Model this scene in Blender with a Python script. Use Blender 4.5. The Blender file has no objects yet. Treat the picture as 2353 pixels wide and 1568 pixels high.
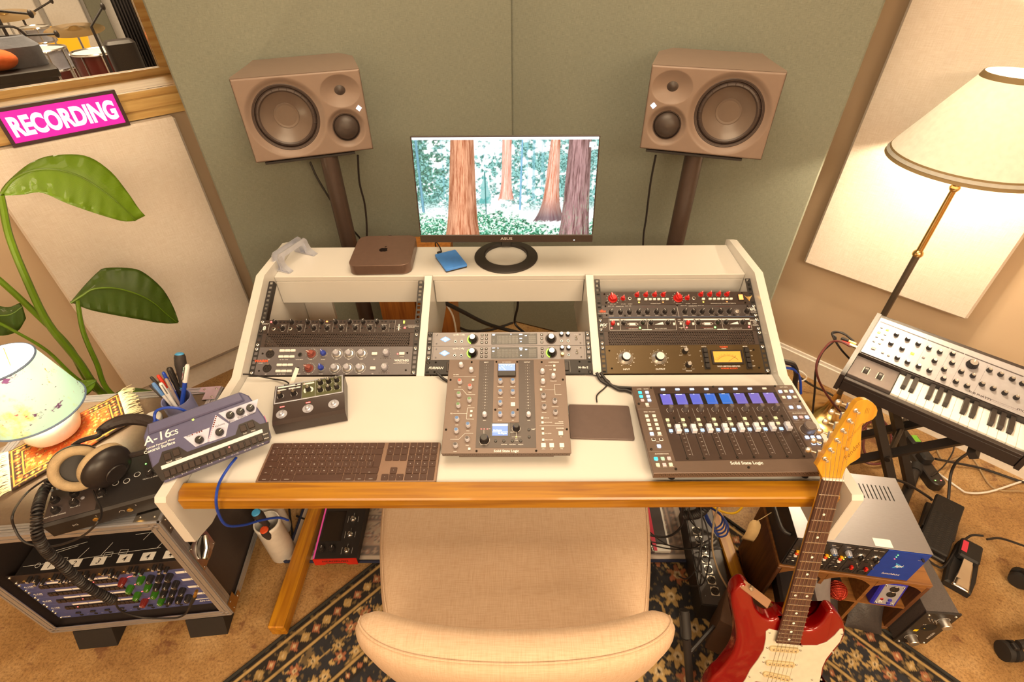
import bpy, math, random
import numpy as np
from mathutils import Matrix, Vector, Euler
random.seed(7); RNG = np.random.default_rng(7)
SC = bpy.context.scene
COL = SC.collection
PI = math.pi
R = math.radians
# ------------------------------------------------------------------ camera
IMG_W, IMG_H = 2353.0, 1568.0
CAM = np.array([0.0335, -0.9452, 1.7641]); PITCH, YAW, ROLL, FPX = 0.6905, -0.0081, -0.0105, 1185.5
def cam_rows():
    f = np.array([math.sin(YAW)*math.cos(PITCH), math.cos(YAW)*math.cos(PITCH), -math.sin(PITCH)])
    rt = np.array([math.cos(YAW), -math.sin(YAW), 0.0]); up = np.cross(rt, f)
    c, s = math.cos(ROLL), math.sin(ROLL)
    return np.array([c*rt+s*up, -s*rt+c*up, f])
ROWS = cam_rows()
cd = bpy.data.cameras.new('camera'); co = bpy.data.objects.new('camera', cd); COL.objects.link(co)
cd.sensor_fit = 'HORIZONTAL'; cd.sensor_width = 36.0; cd.lens = FPX*36.0/IMG_W; cd.clip_start = .02
mw = Matrix.Identity(4)
for i in range(3):
    mw[i][0] = ROWS[0][i]; mw[i][1] = ROWS[1][i]; mw[i][2] = -ROWS[2][i]; mw[i][3] = CAM[i]
co.matrix_world = mw
SC.camera = co
# ------------------------------------------------------------------ exposure, world, lights
SC.view_settings.view_transform = 'Standard'
SC.view_settings.look = 'None'
SC.view_settings.gamma = 1.0
SC.view_settings.exposure = 0.52
SC.view_settings.use_curve_mapping = False
w = bpy.data.worlds.new('world'); SC.world = w; w.use_nodes = True
w.node_tree.nodes['Background'].inputs[0].default_value = (1.0, .82, .6, 1)
w.node_tree.nodes['Background'].inputs[1].default_value = 0.05
WARM = (1.0, .765, .49)
def area(name, loc, size, power, col=WARM, rot=(0, 0, 0), sizey=None):
    l = bpy.data.lights.new(name, 'AREA'); l.energy = power; l.color = col; l.size = size
    if sizey: l.shape = 'RECTANGLE'; l.size_y = sizey
    o = bpy.data.objects.new(name, l); o.location = loc; o.rotation_euler = rot; COL.objects.link(o); return o
def point(name, loc, r, power, col=WARM):
    l = bpy.data.lights.new(name, 'POINT'); l.energy = power; l.color = col; l.shadow_soft_size = r
    o = bpy.data.objects.new(name, l); o.location = loc; COL.objects.link(o); return o
CEIL = 2.62
area('ceiling_light_front', (0, .15, CEIL-.03), 1.3, 27)
area('fill_light_side', (1.0, -2.3, 2.3), 1.3, 74)  # added fill behind the camera, brightens the upright surfaces
area('fill_light_back', (-.95, -2.4, 2.3), 1.3, 38)  # second added fill with no fixture, also for the upright panels
# ------------------------------------------------------------------ pixel -> place
def ray(u, v): return ROWS.T @ np.array([(u-IMG_W/2)/FPX, -(v-IMG_H/2)/FPX, 1.0])
def atz(u, v, z): d = ray(u, v); return CAM + d*(z-CAM[2])/d[2]
def aty(u, v, y): d = ray(u, v); return CAM + d*(y-CAM[1])/d[1]
def atx(u, v, x): d = ray(u, v); return CAM + d*(x-CAM[0])/d[0]
def onpl(u, v, P, n): d = ray(u, v); P = np.array(P, float); n = np.array(n, float); return CAM + d*((P-CAM)@n)/(d@n)
# ------------------------------------------------------------------ materials
def lin(c):
    c = np.array(c, float)/255.0
    return np.where(c <= .04045, c/12.92, ((c+.055)/1.055)**2.4)
ILL = lin((255, 234, 200))/.86
def ph(r, g, b, k=1.0):
    """albedo of a surface seen as (r,g,b) under the room's warm light"""
    return tuple(np.clip(lin((r, g, b))/ILL*k, .004, .9))
def rgb(r, g, b): return tuple(lin((r, g, b)))
MATS = {}
def mat(name, col=(.5, .5, .5), rough=.5, metal=0.0, emit=None, es=1.0, bump=None, var=None, coat=0.0, spec=None, trans=0.0, attr=None, sss=0.0, aniso=None, stretch=None):
    if name in MATS: return MATS[name]
    m = bpy.data.materials.new(name); m.use_nodes = True; nt = m.node_tree; N = nt.nodes; L = nt.links
    b = N['Principled BSDF']; b.inputs['Base Color'].default_value = (*col, 1); b.inputs['Roughness'].default_value = rough
    b.inputs['Metallic'].default_value = metal
    if coat: b.inputs['Coat Weight'].default_value = coat; b.inputs['Coat Roughness'].default_value = .05
    if spec is not None: b.inputs['Specular IOR Level'].default_value = spec
    if trans: b.inputs['Transmission Weight'].default_value = trans
    if emit is not None:
        b.inputs['Emission Color'].default_value = (*emit, 1); b.inputs['Emission Strength'].default_value = es
    tc = N.new('ShaderNodeTexCoord'); src = tc.outputs['Object']
    if stretch:
        mp = N.new('ShaderNodeMapping'); mp.inputs['Scale'].default_value = stretch; L.new(src, mp.inputs['Vector']); src = mp.outputs['Vector']
    if attr:
        a = N.new('ShaderNodeAttribute'); a.attribute_name = attr; L.new(a.outputs['Color'], b.inputs['Base Color'])
        if emit is not None: L.new(a.outputs['Color'], b.inputs['Emission Color'])
    if var is None and emit is None and not attr: var = (60, .06)
    if var and not attr:
        n = N.new('ShaderNodeTexNoise'); n.inputs['Scale'].default_value = var[0]; n.inputs['Detail'].default_value = 4; L.new(src, n.inputs['Vector'])
        mx = N.new('ShaderNodeMix'); mx.data_type = 'RGBA'
        k = var[1]; c2 = var[2] if len(var) > 2 else tuple(max(0, x*(1-2*k)) for x in col); c1 = col if len(var) > 2 else tuple(min(1, x*(1+2*k)) for x in col)
        mx.inputs[6].default_value = (*c1, 1); mx.inputs[7].default_value = (*c2, 1)
        if len(var) > 2:
            rm = N.new('ShaderNodeMapRange'); rm.inputs[1].default_value = .5-k*.5; rm.inputs[2].default_value = .5+k*.5; L.new(n.outputs['Fac'], rm.inputs[0]); L.new(rm.outputs[0], mx.inputs[0])
        else: L.new(n.outputs['Fac'], mx.inputs[0])
        L.new(mx.outputs[2], b.inputs['Base Color'])
    if bump:
        n2 = N.new('ShaderNodeTexNoise'); n2.inputs['Scale'].default_value = bump[0]; n2.inputs['Detail'].default_value = 5; L.new(src, n2.inputs['Vector'])
        bp = N.new('ShaderNodeBump'); bp.inputs['Strength'].default_value = bump[1]; bp.inputs['Distance'].default_value = bump[2] if len(bump) > 2 else .002
        L.new(n2.outputs['Fac'], bp.inputs['Height']); L.new(bp.outputs['Normal'], b.inputs['Normal'])
    MATS[name] = m; return m
def weave(name, col, col2, scale=500, bump=.4, rough=.9, blotch=.12):
    """woven cloth: fine thread relief from two crossed waves plus blotches"""
    m = mat(name, col, rough, var=(3, blotch)); nt = m.node_tree; N = nt.nodes; L = nt.links; b = N['Principled BSDF']
    tc = N.new('ShaderNodeTexCoord'); hs = []
    for st in ((1, .06, .06), (.06, 1, 1)):
        mp = N.new('ShaderNodeMapping'); mp.inputs['Scale'].default_value = st; L.new(tc.outputs['Object'], mp.inputs['Vector'])
        n = N.new('ShaderNodeTexNoise'); n.inputs['Scale'].default_value = scale; n.inputs['Detail'].default_value = 2; L.new(mp.outputs['Vector'], n.inputs['Vector']); hs.append(n)
    ad = N.new('ShaderNodeMath'); ad.operation = 'ADD'; L.new(hs[0].outputs['Fac'], ad.inputs[0]); L.new(hs[1].outputs['Fac'], ad.inputs[1])
    rm = N.new('ShaderNodeMapRange'); rm.inputs[1].default_value = .7; rm.inputs[2].default_value = 1.3; L.new(ad.outputs[0], rm.inputs[0])
    old = b.inputs['Base Color'].links[0].from_socket
    mx = N.new('ShaderNodeMix'); mx.data_type = 'RGBA'; mx.inputs[7].default_value = (*col2, 1); L.new(old, mx.inputs[6])
    ml = N.new('ShaderNodeMath'); ml.operation = 'MULTIPLY'; ml.inputs[1].default_value = .8; L.new(rm.outputs[0], ml.inputs[0]); L.new(ml.outputs[0], mx.inputs[0]); L.new(mx.outputs[2], b.inputs['Base Color'])
    bp = N.new('ShaderNodeBump'); bp.inputs['Strength'].default_value = bump; bp.inputs['Distance'].default_value = .001; L.new(ad.outputs[0], bp.inputs['Height']); L.new(bp.outputs['Normal'], b.inputs['Normal'])
    return m
def wood(name, col, col2, axis=0, scale=6, rough=.45, coat=.2, k=14, rot=0.0):
    """long grain along the given axis"""
    m = mat(name, col, rough, coat=coat, var=(1, 0)); nt = m.node_tree; N = nt.nodes; L = nt.links; b = N['Principled BSDF']
    tc = N.new('ShaderNodeTexCoord'); mp = N.new('ShaderNodeMapping'); s = [k, k, k]; s[axis] = .7; mp.inputs['Scale'].default_value = s; m0 = N.new('ShaderNodeMapping'); m0.inputs['Rotation'].default_value = (0, 0, rot); L.new(tc.outputs['Object'], m0.inputs['Vector']); L.new(m0.outputs['Vector'], mp.inputs['Vector'])
    n = N.new('ShaderNodeTexNoise'); n.inputs['Scale'].default_value = scale; n.inputs['Detail'].default_value = 6; n.inputs['Distortion'].default_value = .6; L.new(mp.outputs['Vector'], n.inputs['Vector'])
    cr = N.new('ShaderNodeValToRGB'); cr.color_ramp.elements[0].position = .3; cr.color_ramp.elements[0].color = (*col2, 1); cr.color_ramp.elements[1].position = .62; cr.color_ramp.elements[1].color = (*col, 1)
    L.new(n.outputs['Fac'], cr.inputs['Fac']); L.new(cr.outputs['Color'], b.inputs['Base Color'])
    bp = N.new('ShaderNodeBump'); bp.inputs['Strength'].default_value = .12; bp.inputs['Distance'].default_value = .001; L.new(n.outputs['Fac'], bp.inputs['Height']); L.new(bp.outputs['Normal'], b.inputs['Normal'])
    return m
def glow(name, col, s): return mat(name, tuple(c*.3 for c in col), .4, emit=col, es=s, var=(1, 0))

BLACK = mat('black_plastic', ph(46, 36, 28), .42)
BLACKM = mat('black_matt_metal', ph(40, 32, 26), .5, bump=(900, .1))
RUBBER = mat('black_rubber', ph(34, 28, 23), .65)
CABLE = mat('black_cable', ph(38, 30, 25), .5)
WHITEP = mat('white_print', (.82, .82, .82), .6, var=(1, 0))
DIMP = mat('dim_print', (.42, .42, .42), .6, var=(1, 0))
REDP = mat('orange_red_print', rgb(225, 85, 40), .6, var=(1, 0))
CHROME = mat('chrome', (.82, .82, .82), .16, 1.0, var=(1, 0))
NICKEL = mat('nickel_screw', (.72, .70, .66), .28, 1.0, var=(1, 0))
STEELD = mat('dark_steel', (.10, .09, .085), .38, .9)
ALU = mat('brushed_aluminium', (.70, .69, .67), .38, 1.0, bump=(300, .15), stretch=(1, 20, 1))
ALUPAINT = mat('silver_paint', ph(214, 200, 184), .34, .6)
WHITECAP = mat('white_button_cap', (.78, .77, .75), .4)
IVORY = mat('ivory_plastic', ph(246, 226, 190), .35)
BRASS = mat('brass', (.80, .55, .22), .22, 1.0, var=(8, .08))
GOLD = mat('gold_plug', (.85, .6, .22), .25, 1.0, var=(1, 0))
DESKW = mat('white_gloss_paint', (.66, .645, .62), .28, var=(5, .02), bump=(18, .05, .003), coat=.15)
PINE = wood('lacquered_pine', ph(180, 114, 12), ph(140, 78, 8), 0, 5, .38, .3)
PINEY = wood('pine_beam', ph(206, 132, 18), ph(160, 88, 10), 1, 5, .42, .2)
OAK = wood('orange_veneer', ph(190, 112, 36), ph(150, 80, 22), 2, 5, .5, .1)
CREAM = weave('cream_cloth', ph(250, 222, 184), ph(230, 200, 160), 420, .35, .92, .05)
GREEN = weave('green_grey_fabric', ph(150, 142, 110), ph(120, 113, 88), 900, .4, .95, .05)
CHAIRC = weave('beige_chair_cloth', ph(214, 172, 126), ph(194, 150, 104), 500, .3, .92, .05)
WALLP = mat('cream_wall_paint', ph(212, 174, 126), .85, var=(4, .03), bump=(40, .1))
LEDR = glow('red_led', (1, .06, .05), 6); LEDG = glow('green_led', (.15, 1, .1), 5); LEDY = glow('amber_led', (1, .55, .05), 6)
LEDW = glow('white_led', (.85, .9, 1), 6); LEDO = glow('orange_lamp', (1, .2, .05), 3); LEDGO = mat('led_off', ph(70, 60, 45), .3, var=(1, 0)); LEDRO = mat('red_led_off', rgb(110, 30, 20), .3, var=(1, 0))
LEDYG = glow('yellow_green_led', (.75, 1, .05), 5)
BLUELIT = glow('blue_white_key', (.55, .72, 1), 1.3); CYANLIT = glow('cyan_key', (.05, .75, .85), 1.2)
# ------------------------------------------------------------------ mesh building
class MB:
    def __init__(s): s.v = []; s.f = []; s.mi = []; s.mats = []; s.c = 0; s.M = None
    def use(s, m):
        if m not in s.mats: s.mats.append(m)
        s.c = s.mats.index(m); return s
    def at(s, loc=(0, 0, 0), rot=(0, 0, 0), sc=1.0):
        s.M = Matrix.Translation(loc) @ Euler(rot).to_matrix().to_4x4() @ Matrix.Scale(sc, 4); return s
    def to(s, M): s.M = M; return s
    def add(s, vs, fs):
        o = len(s.v)
        if s.M is not None: vs = [tuple(s.M @ Vector(p)) for p in vs]
        s.v += [tuple(p) for p in vs]; s.f += [tuple(i+o for i in f) for f in fs]; s.mi += [s.c]*len(fs); return s
    def box(s, x0, y0, z0, x1, y1, z1, ch=0.0):
        if x0 > x1: x0, x1 = x1, x0
        if y0 > y1: y0, y1 = y1, y0
        if z0 > z1: z0, z1 = z1, z0
        if ch <= 0:
            return s.add([(x, y, z) for z in (z0, z1) for y in (y0, y1) for x in (x0, x1)], [(0, 2, 3, 1), (4, 5, 7, 6), (0, 1, 5, 4), (2, 6, 7, 3), (0, 4, 6, 2), (1, 3, 7, 5)])
        ch = min(ch, (x1-x0)*.49, (y1-y0)*.49, (z1-z0)*.49)
        X, Y, Z = (x0, x1), (y0, y1), (z0, z1); vs = []; idx = {}
        for i in (0, 1):
            for j in (0, 1):
                for k in (0, 1):
                    si, sj, sk = 1-2*i, 1-2*j, 1-2*k
                    for a in range(3):
                        p = [X[i]+si*ch, Y[j]+sj*ch, Z[k]+sk*ch]; p[a] = (X[i], Y[j], Z[k])[a]; idx[i, j, k, a] = len(vs); vs.append(tuple(p))
        fs = []
        for a in range(3):
            b, c = (a+1) % 3, (a+2) % 3
            for sgn in (0, 1):
                q = []
                for (u, w_) in ((0, 0), (1, 0), (1, 1), (0, 1)):
                    t = [0, 0, 0]; t[a] = sgn; t[b] = u; t[c] = w_; q.append(idx[t[0], t[1], t[2], a])
                fs.append(tuple(q) if sgn else tuple(q[::-1]))
            for u in (0, 1):
                for w_ in (0, 1):
                    e = []
                    for t_ in (0, 1):
                        t = [0, 0, 0]; t[a] = t_; t[b] = u; t[c] = w_; e.append((idx[t[0], t[1], t[2], b], idx[t[0], t[1], t[2], c]))
                    q = (e[0][0], e[1][0], e[1][1], e[0][1]); fs.append(q if (u == w_) else q[::-1])
        for i in (0, 1):
            for j in (0, 1):
                for k in (0, 1):
                    q = (idx[i, j, k, 0], idx[i, j, k, 1], idx[i, j, k, 2]); fs.append(q if (i+j+k) % 2 == 1 else q[::-1])
        return s.add(vs, fs)
    def prism(s, poly, z0, z1, ch=0.0):
        """polygon in xy (counter-clockwise) from z0 to z1, optional bevel of the top rim"""
        n = len(poly); rings = [[(x, y, z0) for x, y in poly]]
        if ch:
            rings.append([(x, y, z1-ch) for x, y in poly]); q = []
            for i in range(n):
                a, b, c = Vector(poly[i-1]), Vector(poly[i]), Vector(poly[(i+1) % n]); d1 = (b-a).normalized(); d2 = (c-b).normalized()
                n1 = Vector((-d1.y, d1.x)); n2 = Vector((-d2.y, d2.x)); t = n1+n2
                t = t/max(.3, t.dot(n1)) if t.length > 1e-6 else n1
                q.append((b.x+t.x*ch, b.y+t.y*ch, z1))
            rings.append(q)
        else: rings.append([(x, y, z1) for x, y in poly])
        vs = [p for r in rings for p in r]; fs = [tuple(range(n-1, -1, -1)), tuple(range(len(vs)-n, len(vs)))]
        for k in range(len(rings)-1):
            for i in range(n):
                j = (i+1) % n; fs.append((k*n+i, k*n+j, (k+1)*n+j, (k+1)*n+i))
        return s.add(vs, fs)
    def lathe(s, prof, n=24, o=(0, 0, 0), axis='z', a0=0.0, cap=True):
        vs = []; fs = []; m = len(prof)
        for r, z in prof:
            for i in range(n):
                a = a0+2*PI*i/n; x, y = r*math.cos(a), r*math.sin(a)
                vs.append({'z': (o[0]+x, o[1]+y, o[2]+z), 'x': (o[0]+z, o[1]+x, o[2]+y), 'y': (o[0]+y, o[1]+z, o[2]+x)}[axis])
        for k in range(m-1):
            for i in range(n):
                j = (i+1) % n; fs.append((k*n+i, k*n+j, (k+1)*n+j, (k+1)*n+i))
        if cap and prof[0][0] > 1e-6: fs.append(tuple(range(n-1, -1, -1)))
        if cap and prof[-1][0] > 1e-6: fs.append(tuple((m-1)*n+i for i in range(n)))
        return s.add(vs, fs)
    def cyl(s, p0, p1, r0, r1=None, n=12): return s.tube([p0, p1], [r0, r0 if r1 is None else r1], n)
    def tube(s, pts, r, n=8, closed=False):
        P = [Vector(p) for p in pts]; m = len(P); rs = r if isinstance(r, (list, tuple)) else [r]*m
        T = []
        for i in range(m):
            if closed: t = P[(i+1) % m]-P[i-1]
            else: t = P[min(i+1, m-1)]-P[max(i-1, 0)]
            T.append(t.normalized() if t.length > 1e-9 else Vector((0, 0, 1)))
        ref = Vector((0, 0, 1)) if abs(T[0].z) < .9 else Vector((1, 0, 0)); u = T[0].cross(ref).normalized(); vs = []; fs = []
        for i in range(m):
            if i: 
                u = u - T[i]*u.dot(T[i]); u = u.normalized() if u.length > 1e-9 else T[i].orthogonal().normalized()
            w_ = T[i].cross(u)
            for k in range(n):
                a = 2*PI*k/n; vs.append(tuple(P[i]+(u*math.cos(a)+w_*math.sin(a))*rs[i]))
        for i in range(m if closed else m-1):
            i2 = (i+1) % m
            for k in range(n):
                j = (k+1) % n; fs.append((i*n+k, i*n+j, i2*n+j, i2*n+k))
        if not closed: fs += [tuple(range(n-1, -1, -1)), tuple((m-1)*n+k for k in range(n))]
        return s.add(vs, fs)
    def ball(s, c, r, n=16, m=10, sc=(1, 1, 1)):
        vs = [(c[0], c[1], c[2]-r*sc[2])]; fs = []
        for i in range(1, m):
            a = PI*i/m-PI/2
            for k in range(n):
                b = 2*PI*k/n; vs.append((c[0]+r*sc[0]*math.cos(a)*math.cos(b), c[1]+r*sc[1]*math.cos(a)*math.sin(b), c[2]+r*sc[2]*math.sin(a)))
        vs.append((c[0], c[1], c[2]+r*sc[2])); e = len(vs)-1
        for k in range(n):
            j = (k+1) % n; fs.append((0, 1+j, 1+k)); fs.append((e, e-n+k, e-n+j))
        for i in range(m-2):
            for k in range(n):
                j = (k+1) % n; fs.append((1+i*n+k, 1+i*n+j, 1+(i+1)*n+j, 1+(i+1)*n+k))
        return s.add(vs, fs)
    def quad(s, a, b, c, d): return s.add([a, b, c, d], [(0, 1, 2, 3)])
    def rect(s, x0, y0, x1, y1, z=0.0): return s.quad((x0, y0, z), (x1, y0, z), (x1, y1, z), (x0, y1, z))
    def disc(s, x, y, r, z=0.0, n=14): return s.add([(x+r*math.cos(2*PI*i/n), y+r*math.sin(2*PI*i/n), z) for i in range(n)], [tuple(range(n))])
    def ring(s, x, y, r0, r1, z=0.0, n=24, a0=0.0, a1=2*PI):
        full = abs(a1-a0-2*PI) < 1e-6; m = n if full else n+1; vs = []
        for i in range(m):
            a = a0+(a1-a0)*i/n; vs += [(x+r0*math.cos(a), y+r0*math.sin(a), z), (x+r1*math.cos(a), y+r1*math.sin(a), z)]
        return s.add(vs, [(2*i, 2*i+1, 2*((i+1) % m)+1, 2*((i+1) % m)) for i in range(n)])
    def line(s, pts, wd, z=0.0):
        for (a, b) in zip(pts[:-1], pts[1:]):
            d = Vector((b[0]-a[0], b[1]-a[1])); 
            if d.length < 1e-9: continue
            d = d.normalized()*wd/2; nx, ny = -d.y, d.x
            s.quad((a[0]-d.x+nx*1, a[1]-d.y+ny, z), (a[0]-d.x-nx, a[1]-d.y-ny, z), (b[0]+d.x-nx, b[1]+d.y-ny, z), (b[0]+d.x+nx, b[1]+d.y+ny, z))
        return s
    def ticks(s, x, y, r0, r1, n=11, a0=225, a1=-45, wd=.0005, z=.0003):
        for i in range(n):
            a = R(a0+(a1-a0)*i/(n-1)); s.line([(x+r0*math.cos(a), y+r0*math.sin(a)), (x+r1*math.cos(a), y+r1*math.sin(a))], wd, z)
        return s
    def text(s, t, size, x, y, z=.0003, al='C', bold=0.0, shear=0.0, sx=1.0, rot=0.0, space=1.0):
        vs, fs, wd = glyphs(t, bold, shear, space, 5 if size > .0075 else 2); k = size/.72
        ox = {'C': -wd/2, 'L': 0.0, 'R': -wd}[al]; c, sn = math.cos(rot), math.sin(rot); out = []
        for px, py in vs:
            a, b = (px+ox)*k*sx, py*k; out.append((x+a*c-b*sn, y+a*sn+b*c, z))
        return s.add(out, fs)
    def mesh(s, name, sharp=35, smooth=True):
        me = bpy.data.meshes.new(name); me.from_pydata(s.v, [], s.f)
        for m in s.mats: me.materials.append(m)
        n = len(s.f)
        if n:
            me.polygons.foreach_set('material_index', s.mi); me.polygons.foreach_set('use_smooth', [smooth]*n)
            if smooth: me.set_sharp_from_angle(angle=R(sharp))
        me.update(); return me
_G = {}
def glyphs(t, bold, shear, space, res=2):
    key = (t, bold, shear, space, res)
    if key not in _G:
        cu = bpy.data.curves.new('t', 'FONT'); cu.body = t; cu.size = 1.0; cu.resolution_u = res; cu.offset = bold; cu.shear = shear; cu.space_character = space; cu.fill_mode = 'FRONT'
        o = bpy.data.objects.new('t', cu); me = o.to_mesh()
        vs = [(v.co.x, v.co.y) for v in me.vertices]; fs = [tuple(p.vertices) for p in me.polygons]
        o.to_mesh_clear(); bpy.data.objects.remove(o); bpy.data.curves.remove(cu)
        if vs:
            mn = min(p[0] for p in vs); wd = max(p[0] for p in vs)-mn; vs = [(p[0]-mn, p[1]) for p in vs]
        else: wd = 0
        _G[key] = (vs, fs, wd)
    return _G[key]
def obj(name, mb, parent=None, loc=(0, 0, 0), rot=(0, 0, 0), sharp=35, label=None, kind=None, smooth=True):
    me = mb.mesh(name, sharp, smooth) if isinstance(mb, MB) else mb
    o = bpy.data.objects.new(name, me); COL.objects.link(o); o.location = loc; o.rotation_euler = rot
    if parent is not None: o.parent = parent
    if label: o['label'] = label
    if kind: o['kind'] = kind
    return o
def tag(o, label, cat, group=None, kind=None):
    o['label'] = label; o['category'] = cat
    if group: o['group'] = group
    if kind: o['kind'] = kind
    return o
def thing(name, label, cat, loc=(0, 0, 0), rot=(0, 0, 0), group=None):
    o = bpy.data.objects.new(name, None); COL.objects.link(o); o.location = loc; o.rotation_euler = rot; o.empty_display_size = .05
    return tag(o, label, cat, group)
def struct(name, mb, parent=None, **k):
    o = obj(name, mb, parent, **k)
    if parent is None: o['kind'] = 'structure'
    return o
_C = {}
def cached(key, fn):
    if key not in _C: _C[key] = fn()
    return _C[key]
def spl(pts, k=6):
    """Catmull-Rom through the points"""
    P = [np.array(p, float) for p in pts]; P = [2*P[0]-P[1]]+P+[2*P[-1]-P[-2]]; out = []
    for i in range(1, len(P)-2):
        for j in range(k):
            t = j/k; a, b, c, d = P[i-1:i+3]
            out.append(tuple(.5*((2*b)+(c-a)*t+(2*a-5*b+4*c-d)*t*t+(3*b-a-3*c+d)*t**3)))
    out.append(tuple(P[-2])); return out
def cable(name, label, pts, r, m=None, cat='cable', group=None, k=6, n=7):
    mb = MB().use(m or CABLE); mb.tube(spl(pts, k), r, n); return tag(obj(name, mb), label, cat, group)
def colour_grid(name, nx, ny, fn_xyz, cols, m, parent=None, smooth=True, layer='paint'):
    """grid surface with one painted colour per vertex; cols is (ny+1, nx+1, 3) linear"""
    u, v = np.meshgrid(np.linspace(0, 1, nx+1), np.linspace(0, 1, ny+1)); P = fn_xyz(u, v).reshape(-1, 3)
    i = np.arange(nx*ny); r, c = i//nx, i % nx; a = r*(nx+1)+c
    F = np.stack([a, a+1, a+nx+2, a+nx+1], 1)
    me = bpy.data.meshes.new(name); me.vertices.add(len(P)); me.vertices.foreach_set('co', P.ravel()); me.loops.add(F.size); me.loops.foreach_set('vertex_index', F.ravel())
    me.polygons.add(len(F)); me.polygons.foreach_set('loop_start', np.arange(len(F))*4); me.polygons.foreach_set('use_smooth', np.ones(len(F), bool)*smooth)
    me.update(calc_edges=True); at = me.color_attributes.new(layer, 'FLOAT_COLOR', 'POINT')
    C4 = np.ones((len(P), 4)); C4[:, :3] = cols.reshape(-1, 3); at.data.foreach_set('color', C4.ravel()); me.materials.append(m)
    return obj(name, me, parent)
def vnoise(x, y, seed=0):
    """smooth value noise for painting"""
    xi, yi = np.floor(x).astype(int), np.floor(y).astype(int); xf, yf = x-xi, y-yi
    def h(a, b): 
        t = np.sin(a*127.1+b*311.7+seed*74.7)*43758.5453; return t-np.floor(t)
    sx, sy = xf*xf*(3-2*xf), yf*yf*(3-2*yf)
    return (h(xi, yi)*(1-sx)+h(xi+1, yi)*sx)*(1-sy)+(h(xi, yi+1)*(1-sx)+h(xi+1, yi+1)*sx)*sy
def fbm(x, y, o=4, seed=0):
    t = 0; a = .5
    for k in range(o): t = t+a*vnoise(x*2**k, y*2**k, seed+k); a *= .5
    return t/(1-.5**o)
# ================================================================== THE ROOM
PW = np.array([-1.282, 1.118, 0.0]); DL = np.array([.730, .683, 0.0]); NL = np.array([-.683, .730, 0.0])   # left wall: point, direction, outward
PR = np.array([1.358, 1.034, 0.0]); DR = np.array([-.710, .704, 0.0]); NR = np.array([.704, .710, 0.0])
CA = np.array([.032, 2.348, 0]); CB = CA-DL*4.7; CDD = CA-DR*4.7; CC = CB+CDD-CA
def concrete():
    m = mat('stained_concrete', ph(196, 150, 92), .55, var=(1, 0)); nt = m.node_tree; N = nt.nodes; L = nt.links; b = N['Principled BSDF']; tc = N.new('ShaderNodeTexCoord')
    def nz(s, d=6, rg=.6):
        n = N.new('ShaderNodeTexNoise'); n.inputs['Scale'].default_value = s; n.inputs['Detail'].default_value = d; n.inputs['Roughness'].default_value = rg; L.new(tc.outputs['Object'], n.inputs['Vector']); return n
    def ramp(n, stops):
        r = N.new('ShaderNodeValToRGB'); e = r.color_ramp.elements
        while len(e) < len(stops): e.new(.5)
        for k, (p, c) in enumerate(stops): e[k].position = p; e[k].color = (*c, 1)
        L.new(n.outputs['Fac'], r.inputs['Fac']); return r
    base = ramp(nz(5), [(.28, ph(142, 94, 46)), (.5, ph(174, 124, 66)), (.72, ph(202, 154, 94))])
    fine = ramp(nz(130, 8, .8), [(.34, (.42, .34, .24)), (.5, (.95, .95, .95)), (.68, (1.3, 1.3, 1.25))])
    m1 = N.new('ShaderNodeMix'); m1.data_type = 'RGBA'; m1.blend_type = 'MULTIPLY'; m1.inputs[0].default_value = 1; L.new(base.outputs[0], m1.inputs[6]); L.new(fine.outputs[0], m1.inputs[7])
    st = ramp(nz(9, 9, .72), [(.56, (0, 0, 0)), (.63, (1, 1, 1))]); m2 = N.new('ShaderNodeMix'); m2.data_type = 'RGBA'; m2.inputs[7].default_value = (*ph(112, 62, 34), 1)
    mu = N.new('ShaderNodeMath'); mu.operation = 'MULTIPLY'; mu.inputs[1].default_value = .75; L.new(st.outputs[0], mu.inputs[0]); L.new(mu.outputs[0], m2.inputs[0]); L.new(m1.outputs[2], m2.inputs[6]); L.new(m2.outputs[2], b.inputs['Base Color'])
    bp = N.new('ShaderNodeBump'); bp.inputs['Strength'].default_value = .25; bp.inputs['Distance'].default_value = .003; L.new(nz(60, 6).outputs['Fac'], bp.inputs['Height']); L.new(bp.outputs['Normal'], b.inputs['Normal'])
    return m
CONC = concrete()
mb = MB().use(CONC); mb.quad(tuple(CB), tuple(CC), tuple(CDD), tuple(CA)); struct('floor', mb)
CEILM = mat('ceiling_paint', ph(240, 215, 178), .9, bump=(30, .1))
mb = MB().use(CEILM); z3 = np.array([0, 0, CEIL]); mb.quad(tuple(CA+z3), tuple(CDD+z3), tuple(CC+z3), tuple(CB+z3)); struct('ceiling', mb)
def wallbox(mb, P, d, n, t0, t1, z0, z1, o0, o1):
    c = [P+d*t+n*o for t, o in ((t0, o0), (t1, o0), (t1, o1), (t0, o1))]
    mb.add([tuple(p+np.array([0, 0, z])) for z in (z0, z1) for p in c], [(3, 2, 1, 0), (4, 5, 6, 7), (0, 1, 5, 4), (1, 2, 6, 5), (2, 3, 7, 6), (3, 0, 4, 7)])
tA = float((CA-PW)@DL); tB = tA-4.7; WT0, WT1, WZ0, WZ1 = -2.0, .30, 1.262, 2.25
mb = MB().use(WALLP)
wallbox(mb, PW, DL, NL, tB, tA+.3, 0, WZ0, 0, .30); wallbox(mb, PW, DL, NL, tB, tA+.3, WZ1, CEIL, 0, .30); wallbox(mb, PW, DL, NL, tB, WT0, WZ0, WZ1, 0, .30); wallbox(mb, PW, DL, NL, WT1, tA+.3, WZ0, WZ1, 0, .30)
struct('wall_left', mb)
sA = float((CA-PR)@DR); mb = MB().use(WALLP); wallbox(mb, PR, DR, NR, sA-4.7, sA+.02, 0, CEIL, 0, .15); struct('wall_right', mb)
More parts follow.
